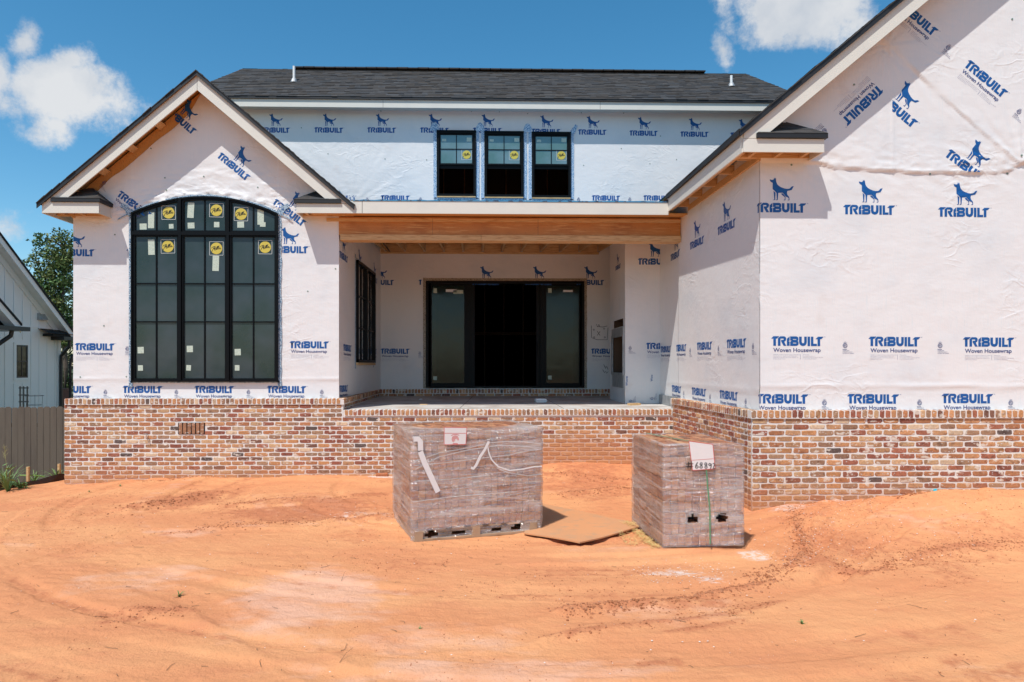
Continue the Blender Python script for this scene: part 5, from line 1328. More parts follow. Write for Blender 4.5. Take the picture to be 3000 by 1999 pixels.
for i in range(n):
    xa = pf(862, 208, ye+run)[0]+10.0*i/n; b.box(xa, xa+10.0/n+.02, ye+run-.12, ye+run+.12, ze+dz+.00, ze+dz+srng.uniform(.024, .032), 0, stint())
hb(b, 'ridge_cap', M['shingle'], kind='stuff')
b = MB(); b.box(xe0+.03, xe1-.03, ye+.03, ye+.052, ze-.215, ze-.02); mf = hb(b, 'main_fascia', M['primed'], 'primed fascia board under the main roof')
k = MB(); k.box(xe0, xe1, ye-.004, ye+.028, ze-.045, ze+.012); k.build('drip_edge', M['roofedge'], mf)
for x in (pf(1121.6, 300, ye)[0], pf(1759, 300, ye)[0]): j = MB(); j.box(x-.003, x+.003, ye+.0285, ye+.031, ze-.215, ze-.045); j.build('board_joint', M['seam'], mf)
b = MB(); b.box(xe0+.03, xe1-.03, ye+.053, YB+.02, ze-.16, ze-.14); hb(b, 'soffit', M['primed'])
# vent pipes through the roof
for px, pt, pb in ((861.5, 194.5, 228), (2142.5, 222, 258)):
    yv = ye+.75; x, z1 = pf(px, pt, yv); z0 = ze+.75*m_
    b = MB(); b.tube([(x, yv, z0-.05), (x, yv, z1)], .030, 14); v = hb(b, 'vent_pipe', M['white'])
    b = MB(); b.tube([(x, yv, z0-.02), (x, yv, z0+.05), (x, yv, z0+.09)], .085, 14, r1=.036); b.build('pipe_boot', M['greymetal'], v)

# ------------------------------------------------------------------ porch roof edge, beam and ceiling
xa, xb = XRO-.0, XR0+.03
b = MB(); b.box(xa+.001, xb, YRK+.002, YRK+.024, FZ0, FZ1); pfz = hb(b, 'porch_fascia', M['primed'], 'long primed fascia board over the porch')
x = pf(1061, 600, YRK)[0]; j = MB(); j.box(x-.003, x+.003, YRK-.001, YRK+.001, FZ0, FZ1); j.build('board_joint', M['seam'], pfz)
b = MB(); n = 60; A = []; B = []
for i in range(n+1):
    x = xa+.04+(xb-xa-.04)*i/n; A.append((x, FZ1-.004)); B.append((x, FZ1+.012+srng.uniform(-.002, .010)))
b.ring(A, B, YRK-.006, YRK+.02, closed=False)
b.add([(xa, YRK, FZ1+.01), (xb, YRK, FZ1+.01), (XS, YB, 4.95), (XL1-.1, YB, 4.95)], [(0, 1, 2, 3)])
hb(b, 'roof_membrane', M['bluetape'], 'blue waterproofing membrane on the low porch roof')
BZ0 = pf(1500, 707, YL)[1]; BZ1 = BZ0+.095
b = MB(); b.box(XL1+.002, XS-.045, YL-.02, YL+.17, BZ1, FZ0+.02); bm_ = hb(b, 'porch_beam', M['beam'], 'deep orange laminated beam over the porch opening')
x = XL1+.002; 
for xx in (XL1+1.55, XL1+3.3):
    j = MB(); j.box(xx-.002, xx+.002, YL-.0215, YL-.019, BZ1, FZ0); j.build('board_joint', M['seam'], bm_)
b = MB(); b.box(XL1+.03, XL1+2.35, YL-.045, YL+.19, BZ0, BZ1-.004); b.box(XL1+2.355, XS-.047, YL-.045, YL+.19, BZ0-.003, BZ1-.004); hb(b, 'beam_plate', M['lumber'])
b = MB(); b.box(XL1-.55, XB0+5.3, YRK+.026, YRK+.066, FZ0+.03, FZ1-.02); b.box(XL1-.2, XS-.04, YL-.021, YL+.0, FZ0-.055, FZ0-.0); hb(b, 'subfascia', M['lumber'])
# ceiling: joists, blocking, deck
dk = lambda y: 4.60-.068*(YB-y)
b = MB(); b.add([(XL1-.4, YRK+.03, dk(YRK)), (XS+.1, YRK+.03, dk(YRK)), (XS+.1, YB, dk(YB)), (XL1-.4, YB, dk(YB)), (XL1-.4, YRK+.03, dk(YRK)+.018), (XS+.1, YRK+.03, dk(YRK)+.018), (XS+.1, YB, dk(YB)+.018), (XL1-.4, YB, dk(YB)+.018)], [(3,2,1,0),(4,5,6,7),(0,1,5,4),(2,3,7,6)])
pc = hb(b, 'porch_ceiling', M['osb'], 'open porch ceiling of joists under orange strand board')
ZLD = pf(1400, 745, YB)[1]
jm = MB(); jm.add([(-.019, YL+.17, dk(YL+.17)-.165), (.019, YL+.17, dk(YL+.17)-.165), (.019, YB-.04, dk(YB)-.165), (-.019, YB-.04, dk(YB)-.165), (-.019, YL+.17, dk(YL+.17)), (.019, YL+.17, dk(YL+.17)), (.019, YB-.04, dk(YB)), (-.019, YB-.04, dk(YB))], [(3,2,1,0),(4,5,6,7),(0,1,5,4),(1,2,6,5),(2,3,7,6),(3,0,4,7)])
jme = jm.mesh('joist', M['lumber']); x = XL1+.22; js = []
while x < XS-.05: ob('joist', jme, pc, (x, 0, 0)); js.append(x); x += .44
b = MB(); b.box(XL1, BXX, YB-.05, YB-.002, ZLD-.0, ZLD+.050); b.box(XL1, BXX, YB-.03, YB-.004, ZLD+.052, dk(YB)); b.build('ledger', M['lumber'], pc)
b = MB(); b.add([(XL1+o, y, z) for o in (.005, .043) for y, z in ((YL+.18, dk(YL)-.17), (YB-.05, dk(YB)-.17), (YB-.05, dk(YB)), (YL+.18, dk(YL)))], [(0,1,2,3),(7,6,5,4),(0,4,5,1),(1,5,6,2),(2,6,7,3),(3,7,4,0)]); b.build('edge_joist', M['lumber'], pc)
hg = MB(); hg.box(-.024, .024, YB-.10, YB-.052, dk(YB)-.175, dk(YB)-.03); hme = hg.mesh('joist_hanger', M['greymetal'])
for x in js: ob('joist_hanger', hme, pc, (x, 0, 0))
for px, py in ((1218, 706), (1752, 708)):
    xx, yy = None, 12.6; xx, zz = pf(px, py, yy); zz = dk(yy)-.13
    b = MB(); b.box(xx-.075, xx+.075, yy-.075, yy+.075, zz, zz+.10); q = b.build('ceiling_light_box', M['white'], pc); 
    b = MB(); b.tube([(xx-.28, yy, zz+.05), (xx+.42, yy, zz+.05)], .012, 6); b.tube([(xx-.1, yy-.08, zz+.02), (xx+.1, yy-.08, zz-.02), (xx+.05, yy+.08, zz-.02)], .006, 5); b.build('mounting_bar', M['greymetal'], q)
b = MB(); b.tube([(XL1+.35, 13.2, 4.40), (XL1+.9, 13.3, 4.37)], .008, 5); b.tube([(XL1+1.0, 13.6, 4.42), (XL1+1.4, 13.5, 4.37), (XL1+1.7, 13.4, 4.30), (XL1+1.75, 13.5, 4.42)], .008, 5); b.build('cable', M['white'], pc)
b = MB(); b.tube([(js[3], 12.4, 4.45), (js[6], 12.9, 4.47)], .010, 5); b.build('cable', M['black'], pc)

# hose spigot tie on the left brick wall
a, z = pf(432, 1271, YLB); b = MB(); b.tube([(a-.035, YLB-.03, z), (a+.0, YLB-.045, z), (a+.012, YLB-.05, z-.06), (a+.035, YLB-.02, z-.15)], .006, 6); b.tube([(a, YLB+.01, z), (a, YLB-.045, z)], .006, 6); hb(b, 'wall_tie', M['greymetal'])

# ------------------------------------------------------------------ sheet film
def film_fold(op=.42):
    m = bpy.data.materials.new('film_fold'); m.use_nodes = True; t = m.node_tree; t.nodes.clear()
    O = N(t, 'ShaderNodeOutputMaterial'); D = N(t, 'ShaderNodeBsdfDiffuse'); T = N(t, 'ShaderNodeBsdfTransparent'); D.inputs[0].default_value = (.74, .72, .70, 1)
    a = N(t, 'ShaderNodeMixShader'); a.inputs[0].default_value = op; t.links.new(T.outputs[0], a.inputs[1]); t.links.new(D.outputs[0], a.inputs[2]); t.links.new(a.outputs[0], O.inputs[0]); return m
def film_mat():
    m = bpy.data.materials.new('clear_stretch_film'); m.use_nodes = True; t = m.node_tree; t.nodes.clear()
    O = N(t, 'ShaderNodeOutputMaterial'); D = N(t, 'ShaderNodeBsdfDiffuse'); G = N(t, 'ShaderNodeBsdfGlossy'); T = N(t, 'ShaderNodeBsdfTransparent')
    D.inputs[0].default_value = (.74, .65, .59, 1); G.inputs['Roughness'].default_value = .11; G.inputs[0].default_value = (.9, .9, .9, 1)
    c = N(t, 'ShaderNodeTexCoord'); mp = N(t, 'ShaderNodeMapping'); mp.inputs['Scale'].default_value = (.8, .8, 6); mp.inputs['Rotation'].default_value = (0, .10, 0); t.links.new(c.outputs['Object'], mp.inputs[0])
    n = N(t, 'ShaderNodeTexNoise'); n.inputs['Scale'].default_value = 1.6; n.inputs['Detail'].default_value = 7; n.inputs['Roughness'].default_value = .7; n.inputs['Distortion'].default_value = .5; t.links.new(mp.outputs[0], n.inputs[0])
    mr = N(t, 'ShaderNodeMapRange'); t.links.new(n.outputs[0], mr.inputs[0]); mr.inputs[1].default_value = .42; mr.inputs[2].default_value = .66; mr.inputs[3].default_value = .08; mr.inputs[4].default_value = .58  # opacity noise: uneven film thickness, plus painted highlights and haze sweeps
    n2 = N(t, 'ShaderNodeTexNoise'); n2.inputs['Scale'].default_value = 4; n2.inputs['Detail'].default_value = 6; t.links.new(mp.outputs[0], n2.inputs[0])
    B = N(t, 'ShaderNodeBump'); B.inputs['Distance'].default_value = .09; t.links.new(n2.outputs[0], B.inputs['Height'])
    n3 = N(t, 'ShaderNodeTexNoise'); n3.inputs['Scale'].default_value = 11; n3.inputs['Detail'].default_value = 4; t.links.new(c.outputs['Object'], n3.inputs[0])
    B2 = N(t, 'ShaderNodeBump'); B2.inputs['Distance'].default_value = .035; t.links.new(n3.outputs[0], B2.inputs['Height']); t.links.new(B.outputs[0], B2.inputs['Normal'])
    t.links.new(B2.outputs[0], G.inputs['Normal'])
    a = N(t, 'ShaderNodeMixShader'); t.links.new(mr.outputs[0], a.inputs[0]); t.links.new(T.outputs[0], a.inputs[1]); t.links.new(D.outputs[0], a.inputs[2])
    b = N(t, 'ShaderNodeMixShader'); b.inputs[0].default_value = .19; t.links.new(a.outputs[0], b.inputs[1]); t.links.new(G.outputs[0], b.inputs[2]); t.links.new(b.outputs[0], O.inputs[0]); return m
M['film'] = film_mat()
M['tapew'] = mat('white_packing_tape', (.72, .68, .66), .4)
M['crate'] = mat('weathered_pallet_wood', (.40, .26, .16), .8, coord='Object', bump=[(20, .002, (.5, 6, 6), 3)], mix=[((.28, .17, .10), 6, .45, .7), ((.52, .28, .14), 3, .5, .75)])
M['foldm'] = film_fold(); M['foldthin'] = film_fold(.25); prng = random.Random(31)
def ptint(dull=1.0):
    c = prng.choices([lin(160,106,72), lin(170,118,82), lin(152,96,66), lin(166,112,78), lin(144,94,68), lin(176,130,94), lin(128,90,70)], [5,4,5,4,2,2,1.2])[0]; j = prng.uniform(.85, 1.12)
    return tuple(v*j*dull for v in c)
def pallet(label, FL, rz, nx, nd, nr, W_, D_, z0, H_, base, px, pr, holes=(), oval=False, seed=1):
    """brick cube under stretch film; FL front-left corner, local x along the front, y to the back"""
    t = empty('brick_pallet', (FL[0], FL[1], z0), rz, None, label, 'brick pallet')
    st = MB(); n = 0
    for r in range(nr):
        z = base+pr*(r+.5); sh = prng.uniform(-.008, .008)
        top = r == nr-1
        for i in range(nx):
            x = px*(i+.5)+sh
            if any(h[0] == r and h[1] <= i <= h[2] for h in holes): continue
            if n < 300: ob('brick', PBR[prng.randrange(NV)], t, (x, prng.uniform(-.006, .006), z), rot=(0, prng.uniform(-.02, .02), prng.uniform(-.02, .02)), color=ptint()).scale = (1, 1, pr/.1005); n += 1
            else: place_brick(st, PBR[prng.randrange(NV)], (x, 0, z), 0, ptint(), '', None, False)
        for s in (-1, 1):                 # sides: long faces
            for k in range(1, nd):
                y = .2*(k+.5); x = 0+sh if s < 0 else nx*px+sh
                me = PSD[prng.randrange(4)]
                if s < 0 and n < 300: ob('brick', me, t, (x, y, z), rot=(0, 0, -math.pi/2), color=ptint()).scale = (1, 1, pr/.1005); n += 1
                else: place_brick(st, me, (x, y, z), s*math.pi/2, ptint(), '', None, False)
    zt = base+pr*nr
    for k in range(nd):
        for i in range(nx):
            me = PTP[prng.randrange(4)]; x, y = px*(i+.5), .2*(k+.5)
            lift = prng.uniform(-.004, .006)
            if n < 300: ob('brick', me, t, (x+prng.uniform(-.004, .004), y, zt+lift), rot=(-math.pi/2, 0, prng.uniform(-.03, .03)), color=ptint(1.05)); n += 1
            else: place_brick(st, me, (x, y, zt+lift), 0, ptint(1.05), '', None, False, rx=-math.pi/2)
    for i in range(nx):
        for r in range(nr): place_brick(st, PBR[prng.randrange(NV)], (px*(i+.5), D_, base+pr*(r+.5)), math.pi, ptint(), '', None, False)
    st.build('joined_bricks', M['pbrickj'], t, kind='stuff')
    c = MB(); c.box(.05, nx*px-.05, .19, D_-.12, base+.01, zt-.05)
    for h in holes: pass
    c.build('dark_filler_core', M['seam'], t)  # added dark filler box, its near-black stands in for shade inside the stack
    # film: a skin 8 mm proud of the bricks, gathered over the top edge
    f = MB(); g = .012; n1, n2, nz = 40, 26, 34; per = []
    Wt, Dt = nx*px, D_
    for i in range(n1): per.append((-g+(Wt+2*g)*i/n1, -g, 0, -1))
    for i in range(n2): per.append((Wt+g, -g+(Dt+2*g)*i/n2, 1, 0))
    for i in range(n1): per.append((Wt+g-(Wt+2*g)*i/n1, Dt+g, 0, 1))
    for i in range(n2): per.append((-g, Dt+g-(Dt+2*g)*i/n2, -1, 0))
    m = len(per); V = []; zb = .012 if base > .05 else .02
    for k in range(nz+1):
        z = zb+(zt+.014-zb)*k/nz
        for i, (x, y, a, b_) in enumerate(per):
            e = .010*(float(fbm(i*.16+k*.05, k*.55, seed, 3))-.4)+.012*max(0, float(vn(i*.1, k*.9+i*.04, seed+3))-.6)
            e2 = -.02*sm((base-z)/.08)*(1 if base > .05 else 0)
            V.append((x+a*(e+e2), y+b_*(e+e2), z+.012*(float(vn(i*.11, 3.3, seed+5))-.5)*(1 if 0 < k < nz else .0)))
    rings = nz+1; cx, cy = Wt/2, Dt/2
    top_rows = ((.94, .016), (.84, .017), (.76, .015)) if oval else ((.93, .014),)
    for sc_, dz_ in top_rows:
        for i, (x, y, a, b_) in enumerate(per):
            X_n, Y_n = (x-cx), (y-cy)
            if oval:
                r_ = math.hypot(X_n/(Wt/2), Y_n/(Dt/2)); ell_ = 1/max(r_, 1e-3)*.86; w_ = (1-sc_)/.24; q = 1*(1-w_)+ell_*w_
                q = min(q, 1)*(1-.02*w_)
            else: q = sc_+.02*float(vn(i*.2, 1, seed))
            V.append((cx+X_n*q, cy+Y_n*q, zt+dz_+.006*float(vn(i*.3, sc_*9, seed+6))))
    rings += len(top_rows); fs = []
    skip = set()
    for hx, hz, hw, hh in px_holes.get(label, ()):
        skip.add((hx, hz, hw, hh))
    for k in range(rings-1):
        for i in range(m):
            j = (i+1) % m; a_ = V[k*m+i]; c_ = V[(k+1)*m+j]
            mx_, mz_ = (a_[0]+c_[0])/2, (a_[2]+c_[2])/2
            if k < nz and i < n1 and any(((mx_-h[0])/h[2])**2+((mz_-h[1])/h[3])**2 < 1 for h in skip): continue
            fs.append((k*m+i, k*m+j, (k+1)*m+j, (k+1)*m+i))
    f.add(V, fs); f.build('stretch_film', M['film'], t, smooth=True)
    return t, zt
def film_streaks(parent, W_, H_, D_, n, seed):
    q = random.Random(seed); V, Fs, Ms = [], [], []
    for _ in range(n):
        z0 = q.uniform(.12, 1)*H_; sl = q.uniform(-.10, .14); bow = q.uniform(-.06, .06); x0 = q.choice([0, 0, q.uniform(0, .6)])*W_; x1 = q.choice([1, 1, q.uniform(.4, 1)])*W_
        if x1-x0 < .2 or abs(z0-.2) < .16: continue
        pts = [(x0+(x1-x0)*t, min(max(z0+sl*t+bow*math.sin(t*3.1)+.006*math.sin(t*17+z0*40), .1), H_-.01)) for t in np.linspace(0, 1, 14)]
        ribbon(V, Fs, Ms, pts, q.choice([.002, .003, .004, .006, .010]), 0)
    me = bpy.data.meshes.new('film_fold'); me.from_pydata([(a, -.0285-.0002*(i % 7), z) for i, (a, z) in enumerate(V)], [], Fs); me.materials.append(M['foldthin']); ob('film_fold', me, parent)
    V, Fs, Ms = [], [], []
    for _ in range(n//2):
        z0 = q.uniform(.15, 1)*H_; pts = [(D_*t, min(z0+q.uniform(-.02, .12)*t, H_-.01)) for t in (0, .33, .66, 1)]; ribbon(V, Fs, Ms, pts, q.choice([.003, .005, .008]), 0)
    me = bpy.data.meshes.new('film_fold'); me.from_pydata([(-.0285, a, z) for a, z in V], [], Fs); me.materials.append(M['foldthin']); ob('film_fold', me, parent)
px_holes = {}
LP1 = 'wide cube of bricks under clear film on a wooden pallet, with a red-bordered label'
LP2 = 'narrower film-wrapped cube of bricks with green strap and handwritten number'
px_holes[LP1] = ((.20, .062, .062, .036), (.50, .058, .06, .028), (.93, .068, .055, .026), (1.14, .070, .065, .028))
px_holes[LP2] = ((.285, .295, .060, .036), (.585, .30, .062, .036))
p1, zt1 = pallet(LP1, (-.66, 6.87), R(17), 20, 5, 10, 1.44, 1.05, .03, 1.13, .125, .0718, .1005, (), True, 3)
p2, zt2 = pallet(LP2, (1.84, 6.50), R(3.5), 11, 5, 9, .80, 1.02, .045, 1.03, .03, .0725, .1095, ((2, 3, 4), (2, 7, 8)), False, 9)
film_streaks(p1, 1.36, 1.13, 1.0, 50, 5); film_streaks(p2, .80, 1.02, 1.02, 40, 6)
# wooden pallet under the first cube
b = MB()
for x_ in (.03, .65, 1.30): b.box(x_, x_+.085, .03, .95, .020, .105)
wp = b.build('pallet_stringer', M['crate'], p1)
bb = MB()
for i in range(7): x = .02+i*.205; bb2 = MB(); bb2.box(x, x+.13, .0, .97, .105, .123); bb2.build('deck_board', M['crate'], wp)
for i in (0, 3, 6): x = .02+i*.205; bb2 = MB(); bb2.box(x, x+.12, .045, .97, .0, .019); bb2.build('deck_board', M['crate'], wp)
for x in (.03, .65, 1.30): bb2 = MB(); bb2.box(x, x+.085, -.010, .03, .02, .105); bb2.build('pallet_block', M['crate'], wp)
bb2 = MB(); bb2.box(.02, 1.40, -.012, .04, .0, .022); bb2.build('deck_board', M['crate'], wp)
# things stuck to the first cube; local scale on the photograph's crop
def L1(x, y):                          # crop coordinates of the front face -> local x, z
    u = (x-335)/(1665-335); zt_ = 295+(310-295)*u; zb_ = 1425+(1330-1425)*u
    return u*1.43, 1.14-(y-zt_)/(zb_-zt_)*1.14
def strip_local(parent, pts, w, y, name, m, wob=0.0):
    V, Fs, Ms = [], [], []; ribbon(V, Fs, Ms, pts, w, 0)
    me = bpy.data.meshes.new(name); me.from_pydata([(a, y-wob*math.sin(i), z) for i, (a, z) in enumerate(V)], [], Fs); me.materials.append(m); return ob(name, me, parent)
strip_local(p1, [L1(*p) for p in ((345,372),(390,372),(412,400),(415,490))], .055, -.034, 'tape_band', M['tapew'])
strip_local(p1, [L1(*p) for p in ((412,500),(450,610),(520,770),(585,915))], .056, -.036, 'tape_band', M['tapew'])
strip_local(p1, [L1(*p) for p in ((1100,425),(1060,500),(1010,570),(965,660),(940,690),(915,680))], .028, -.036, 'film_tail', M['tapew'])
strip_local(p1, [L1(*p) for p in ((1085,460),(1100,540),(1130,610),(1200,680),(1320,720),(1460,710),(1580,690),(1665,688))], .014, -.033, 'film_tail', M['tapew'])
for pts in (((350,600),(600,520),(900,480),(1100,440),(1300,432),(1500,445),(1660,470)), ((360,680),(600,560),(900,500),(1200,470),(1400,480),(1660,510)), ((350,640),(700,620),(1000,590),(1300,570),(1500,535),(1660,520)), ((340,1010),(500,990),(720,965),(1000,950),(1400,930)), ((1180,690),(1300,740),(1500,775),(1665,765)), ((345,800),(700,790),(1100,760))):
    strip_local(p1, [L1(*p) for p in pts], .010, -.031, 'film_fold', M['foldm'])
def label_local(parent, quad, y, title, sub, red=True):
    V = list(quad); Fs = [(0,1,2,3)]; Ms = [0]
    for a, b_ in zip(quad, quad[1:]+quad[:1]): ribbon(V, Fs, Ms, [a, b_], .006, 1)
    ox, oz = (quad[0][0]+quad[2][0])/2, (quad[0][1]+quad[2][1])/2
    return V, Fs, Ms, ox, oz
q = [L1(645,440), L1(862,445), L1(872,278), L1(645,265)]
V, Fs, Ms, ox, oz = label_local(p1, q, 0, '', '')
ribbon(V, Fs, Ms, [L1(648,325), L1(868,335)], .005, 1)
for rr, a0, a1 in ((.034, -.5, 4.2), (.022, -.3, 4.4), (.010, 0, 5)): ribbon(V, Fs, Ms, [(L1(755,388)[0]+rr*math.cos(t), L1(755,388)[1]+rr*math.sin(t)) for t in np.linspace(a0, a1, 12)], .007, 1)
for ln in (((715,352),(735,342),(770,342),(795,352)), ((730,432),(780,434))): ribbon(V, Fs, Ms, [L1(*p) for p in ln], .007, 1)
me = bpy.data.meshes.new('label'); me.from_pydata([(a, -.037-.0006*(i > 3), z) for i, (a, z) in enumerate(V)], [], Fs); me.materials.append(M['tapew']); me.materials.append(M['redline']); me.polygons.foreach_set('material_index', Ms); ob('label', me, p1)
# second cube: strap, label, handwriting
def L2(x, y): u = (x-500)/(1312-500); zt_ = 360-10*u; zb_ = 1437-27*u; return u*.798, 1.02-(y-zt_)/(zb_-zt_)*1.02
q = [L2(778,612), L2(1010,596), L2(985,345), L2(740,312)]
V, Fs, Ms, ox, oz = label_local(p2, q, 0, '', '')
ribbon(V, Fs, Ms, [L2(765,510), L2(1000,492)], .004, 1)
def L2v(x, y): return L2(x, y)
for st_ in ([(738,522),(730,600)],[(768,520),(760,600)],[(712,548),(785,545)],[(710,575),(782,572)],
            [(830,530),(812,560),(808,585),(822,592),(838,578),(825,562),(810,575)],
            [(880,538),(862,535),(852,548),(870,562),(880,580),(865,592),(850,580),(866,562),(880,545)],
            [(926,540),(908,535),(900,550),(918,562),(930,580),(915,594),(902,580),(916,562),(928,545)],
            [(966,548),(950,540),(942,555),(955,565),(968,555),(970,545),(968,575),(962,598)],
            [(985,545),(1000,540),(1005,555),(992,580),(985,596),(1012,590)]):
    ribbon(V, Fs, Ms, [L2v(*p) for p in st_], .0095, 2)
me = bpy.data.meshes.new('label'); me.from_pydata([(a, -.042-.0008*(i > 3), z) for i, (a, z) in enumerate(V)], [], Fs)
for m in (M['tapew'], M['redline'], M['marker']): me.materials.append(m)
me.polygons.foreach_set('material_index', Ms); ob('label', me, p2)
b = MB(); pts = [(L2(905,360)[0], zt2+.016), (L2(920,600)[0], L2(0+920,600)[1]), (L2(935,800)[0], L2(935,800)[1]), (L2(955,1000)[0], L2(955,1000)[1]), (L2(960,1400)[0], .05)]
for a, c in zip(pts[:-1], pts[1:]): b.obox(((a[0]+c[0])/2, -.0405, (a[1]+c[1])/2), ((c[0]-a[0])/2, 0, (c[1]-a[1])/2), (.0065, 0, 0), (0, .0008, 0))
xs_ = pts[0][0]
for (xa, ya, xb, yb_) in ((xs_, -.028, xs_-.10, .35), (xs_-.10, .35, xs_-.20, .80), (xs_-.20, .80, xs_-.24, 1.03)): b.beam((xa, ya, zt2+.019), (xb, yb_, zt2+.019), .018, .003)
b.build('green_strap', M['green'], p2)

# straw packed under the second cube
b = MB(); q_ = random.Random(4)
for _ in range(420):
    u = q_.random(); 
    cxx, cyy = (-.03-.08*q_.random(), .98*u) if q_.random() < .75 else (-.10-.22*q_.random(), .1+.5*q_.random())
    if u > .9: cxx -= .05*q_.random()
    a = q_.uniform(0, 3.14); l = q_.uniform(.01, .035); z = .006+.07*q_.random()*(1.0 if u > .75 else .45)
    b.beam((cxx-l*math.cos(a), cyy-l*math.sin(a), z), (cxx+l*math.cos(a), cyy+l*math.sin(a), z+q_.uniform(-.015, .02)), .003, .002)
o = b.build('straw', M['straw'], None, loc=(1.84, 6.50, .04), kind='stuff'); o.rotation_euler = (0, 0, R(3.5)); o['label'] = 'yellow straw spilled along the foot of the right brick cube'

# ------------------------------------------------------------------ plywood sheet between the cubes
def sheet():
    cs = [pg(1535,1562,.05), pg(1698,1602,.055), pg(1890,1543,.06), pg(1860,1515,.07), pg(1585,1472,.05)]
    b = MB(); n = 14
    A, Bp, Cc, E = Vector((*cs[0], 0)), Vector((*cs[1], 0)), Vector((*cs[2], 0)), Vector((*cs[4], 0)); Dd = Cc+(E-A)*.95
    V = []; T = []
    for i in range(n+1):
        for j in range(n+1):
            u, v = i/n, j/n; p = (A*(1-u)+E*u)*(1-v)+(0)*A if False else None
            L0 = A.lerp(E, u); L1_ = Bp.lerp(Dd, u) if False else Bp.lerp(Cc.lerp(Dd, u), 0) if False else None
            q = A.lerp(E, u)*(1-v)+Bp.lerp(Cc, u)*v
            z = float(ground_base(q.x, q.y))+.022+.030*v*(1-.2*math.sin(u*6))+.010*math.sin(u*4+v*2)
            V.append((q.x, q.y, z))
    N_ = (n+1)*(n+1); V2 = [(x, y, z-.014) for x, y, z in V]; fs = []
    for i in range(n):
        for j in range(n):
            a = i*(n+1)+j; fs.append((a, a+n+1, a+n+2, a+1)); fs.append((N_+a, N_+a+1, N_+a+n+2, N_+a+n+1))
    for k in range(n):
        for a, c in ((k, k+1), (n*(n+1)+k+1, n*(n+1)+k)): fs.append((a, c, N_+c, N_+a))
        for a, c in (((k+1)*(n+1), k*(n+1)), (k*(n+1)+n, (k+1)*(n+1)+n)): fs.append((a, c, N_+c, N_+a))
    b.add(V+V2, fs)
    o = b.build('plywood_sheet', mat('clay_stained_plywood', (.56, .27, .125), .85, mix=[((.62, .28, .12), 2, .4, .6), ((.50, .27, .14), 7, .5, .7), ((.70, .62, .55, .8), 1.6, .70, .76)], bump=[(60, .001), (9, .002)]), smooth=False)
    bpy.context.view_layer.update(); return tag(o, 'clay-stained plywood sheet lying between the two brick cubes', 'plywood sheet')
sheet()
# ------------------------------------------------------------------ small things on the porch
x, y = pg(1584, 1178, 1.135); z = zfl(y)
t = empty('takeout_box', (x, y, z), R(4), None, 'white foam takeout box lying on the porch floor', 'foam box')
b = MB(); w, d = .115, .10
b.add([(-w, -d, .035), (w, -d, .035), (w, d, .035), (-w, d, .035), (-w*.8, -d*.8, .0), (w*.8, -d*.8, 0), (w*.8, d*.8, 0), (-w*.8, d*.8, 0)], [(4,5,6,7)[::-1],(0,1,5,4)[::-1],(1,2,6,5)[::-1],(2,3,7,6)[::-1],(3,0,4,7)[::-1],(0,1,2,3)])
b.build('tray', M['foam'], t)
b = MB(); b.add([(-w, -d, .038), (w, -d, .038), (w, d, .038), (-w, d, .038), (-w*.78, -d*.78, .07), (w*.78, -d*.78, .07), (w*.78, d*.78, .07), (-w*.78, d*.78, .07)], [(4,5,6,7),(0,1,5,4),(1,2,6,5),(2,3,7,6),(3,0,4,7)])
b.build('lid', M['foam'], t)
x, y = pg(1858, 1188, 1.12); b = MB(); b.box(-.12, .12, -.045, .045, 0, .038)
o = b.build('wood_block', M['lumber'], None, loc=(x, y, zfl(y))); o.rotation_euler = (0, 0, R(28)); tag(o, 'short offcut of pale lumber at the foot of the porch chimney box', 'wood offcut')
x, y = pg(1241, 1187, 1.12); b = MB(); b.box(-.07, .07, -.018, .018, 0, .014)
o = b.build('wood_strip', M['lumber'], None, loc=(x, y, zfl(y))); o.rotation_euler = (0, 0, R(-3)); tag(o, 'thin strip of lumber lying in the porch sun edge', 'wood strip')
b = MB(); x, y = pg(1704, 1157, 1.15); b.prism([(-.15, 0), (-.05, .03), (.05, .02), (.13, .04), (.10, .0)], -.05, .05)
o = b.build('film_scrap', M['film'], None, loc=(x, y, 1.155)); tag(o, 'crumpled scrap of clear film at the back of the porch floor', 'plastic scrap')
b = MB(); x, y = pg(1232, 1171, 1.14); b.prism([(-.04, 0), (-.01, .02), (.04, .015), (.03, 0)], -.02, .02)
o = b.build('paper_scrap', M['foam'], None, loc=(x, y, zfl(y))); tag(o, 'tiny white paper scrap on the shaded porch floor', 'paper scrap')
b = MB(); x, y = pg(2741, 1462, .24); b.prism([(-.03, 0), (-.02, .03), (.03, .035), (.025, .005)], -.008, .0)
o = b.build('litter_scrap', M['cyan'], None, loc=(x, y, float(ground_h(x, y))+.0)); o.rotation_euler = (R(-35), 0, .3); tag(o, 'small turquoise plastic scrap at the foot of the right brick wall', 'plastic scrap')
x, y = pg(1120, 1396, .03); o = ob('brick', brick_mesh('loose_brick', .19, .055, .09, M['pbrick'], 500), None, (x, YLB-.10, .05), rot=(.1, 0, .12), color=lin(170, 100, 62)); tag(o, 'single loose brick half buried at the foot of the porch wall', 'brick')
# ------------------------------------------------------------------ ground
build_ground()
build_clods()

# ------------------------------------------------------------------ neighbour's house (gable wall seen from its shaded side)
M['siding'] = mat('white_board_siding', (.84, .82, .78), .6, bump=[(50, .0006, (1, 1, .1), 2)])
M['gutter'] = mat('black_gutter', (.016, .016, .018), .35)
M['neishingle'] = mat('dark_shingle', (.010, .010, .011), .8)
E_ = Vector((-14.75, 24.0, 0)); al = R(10)
nh = empty('neighbour_house', (E_.x, E_.y, -.9), -al+math.pi, None, 'white board-and-batten neighbouring house with black gutters beyond the brown fence', 'house')
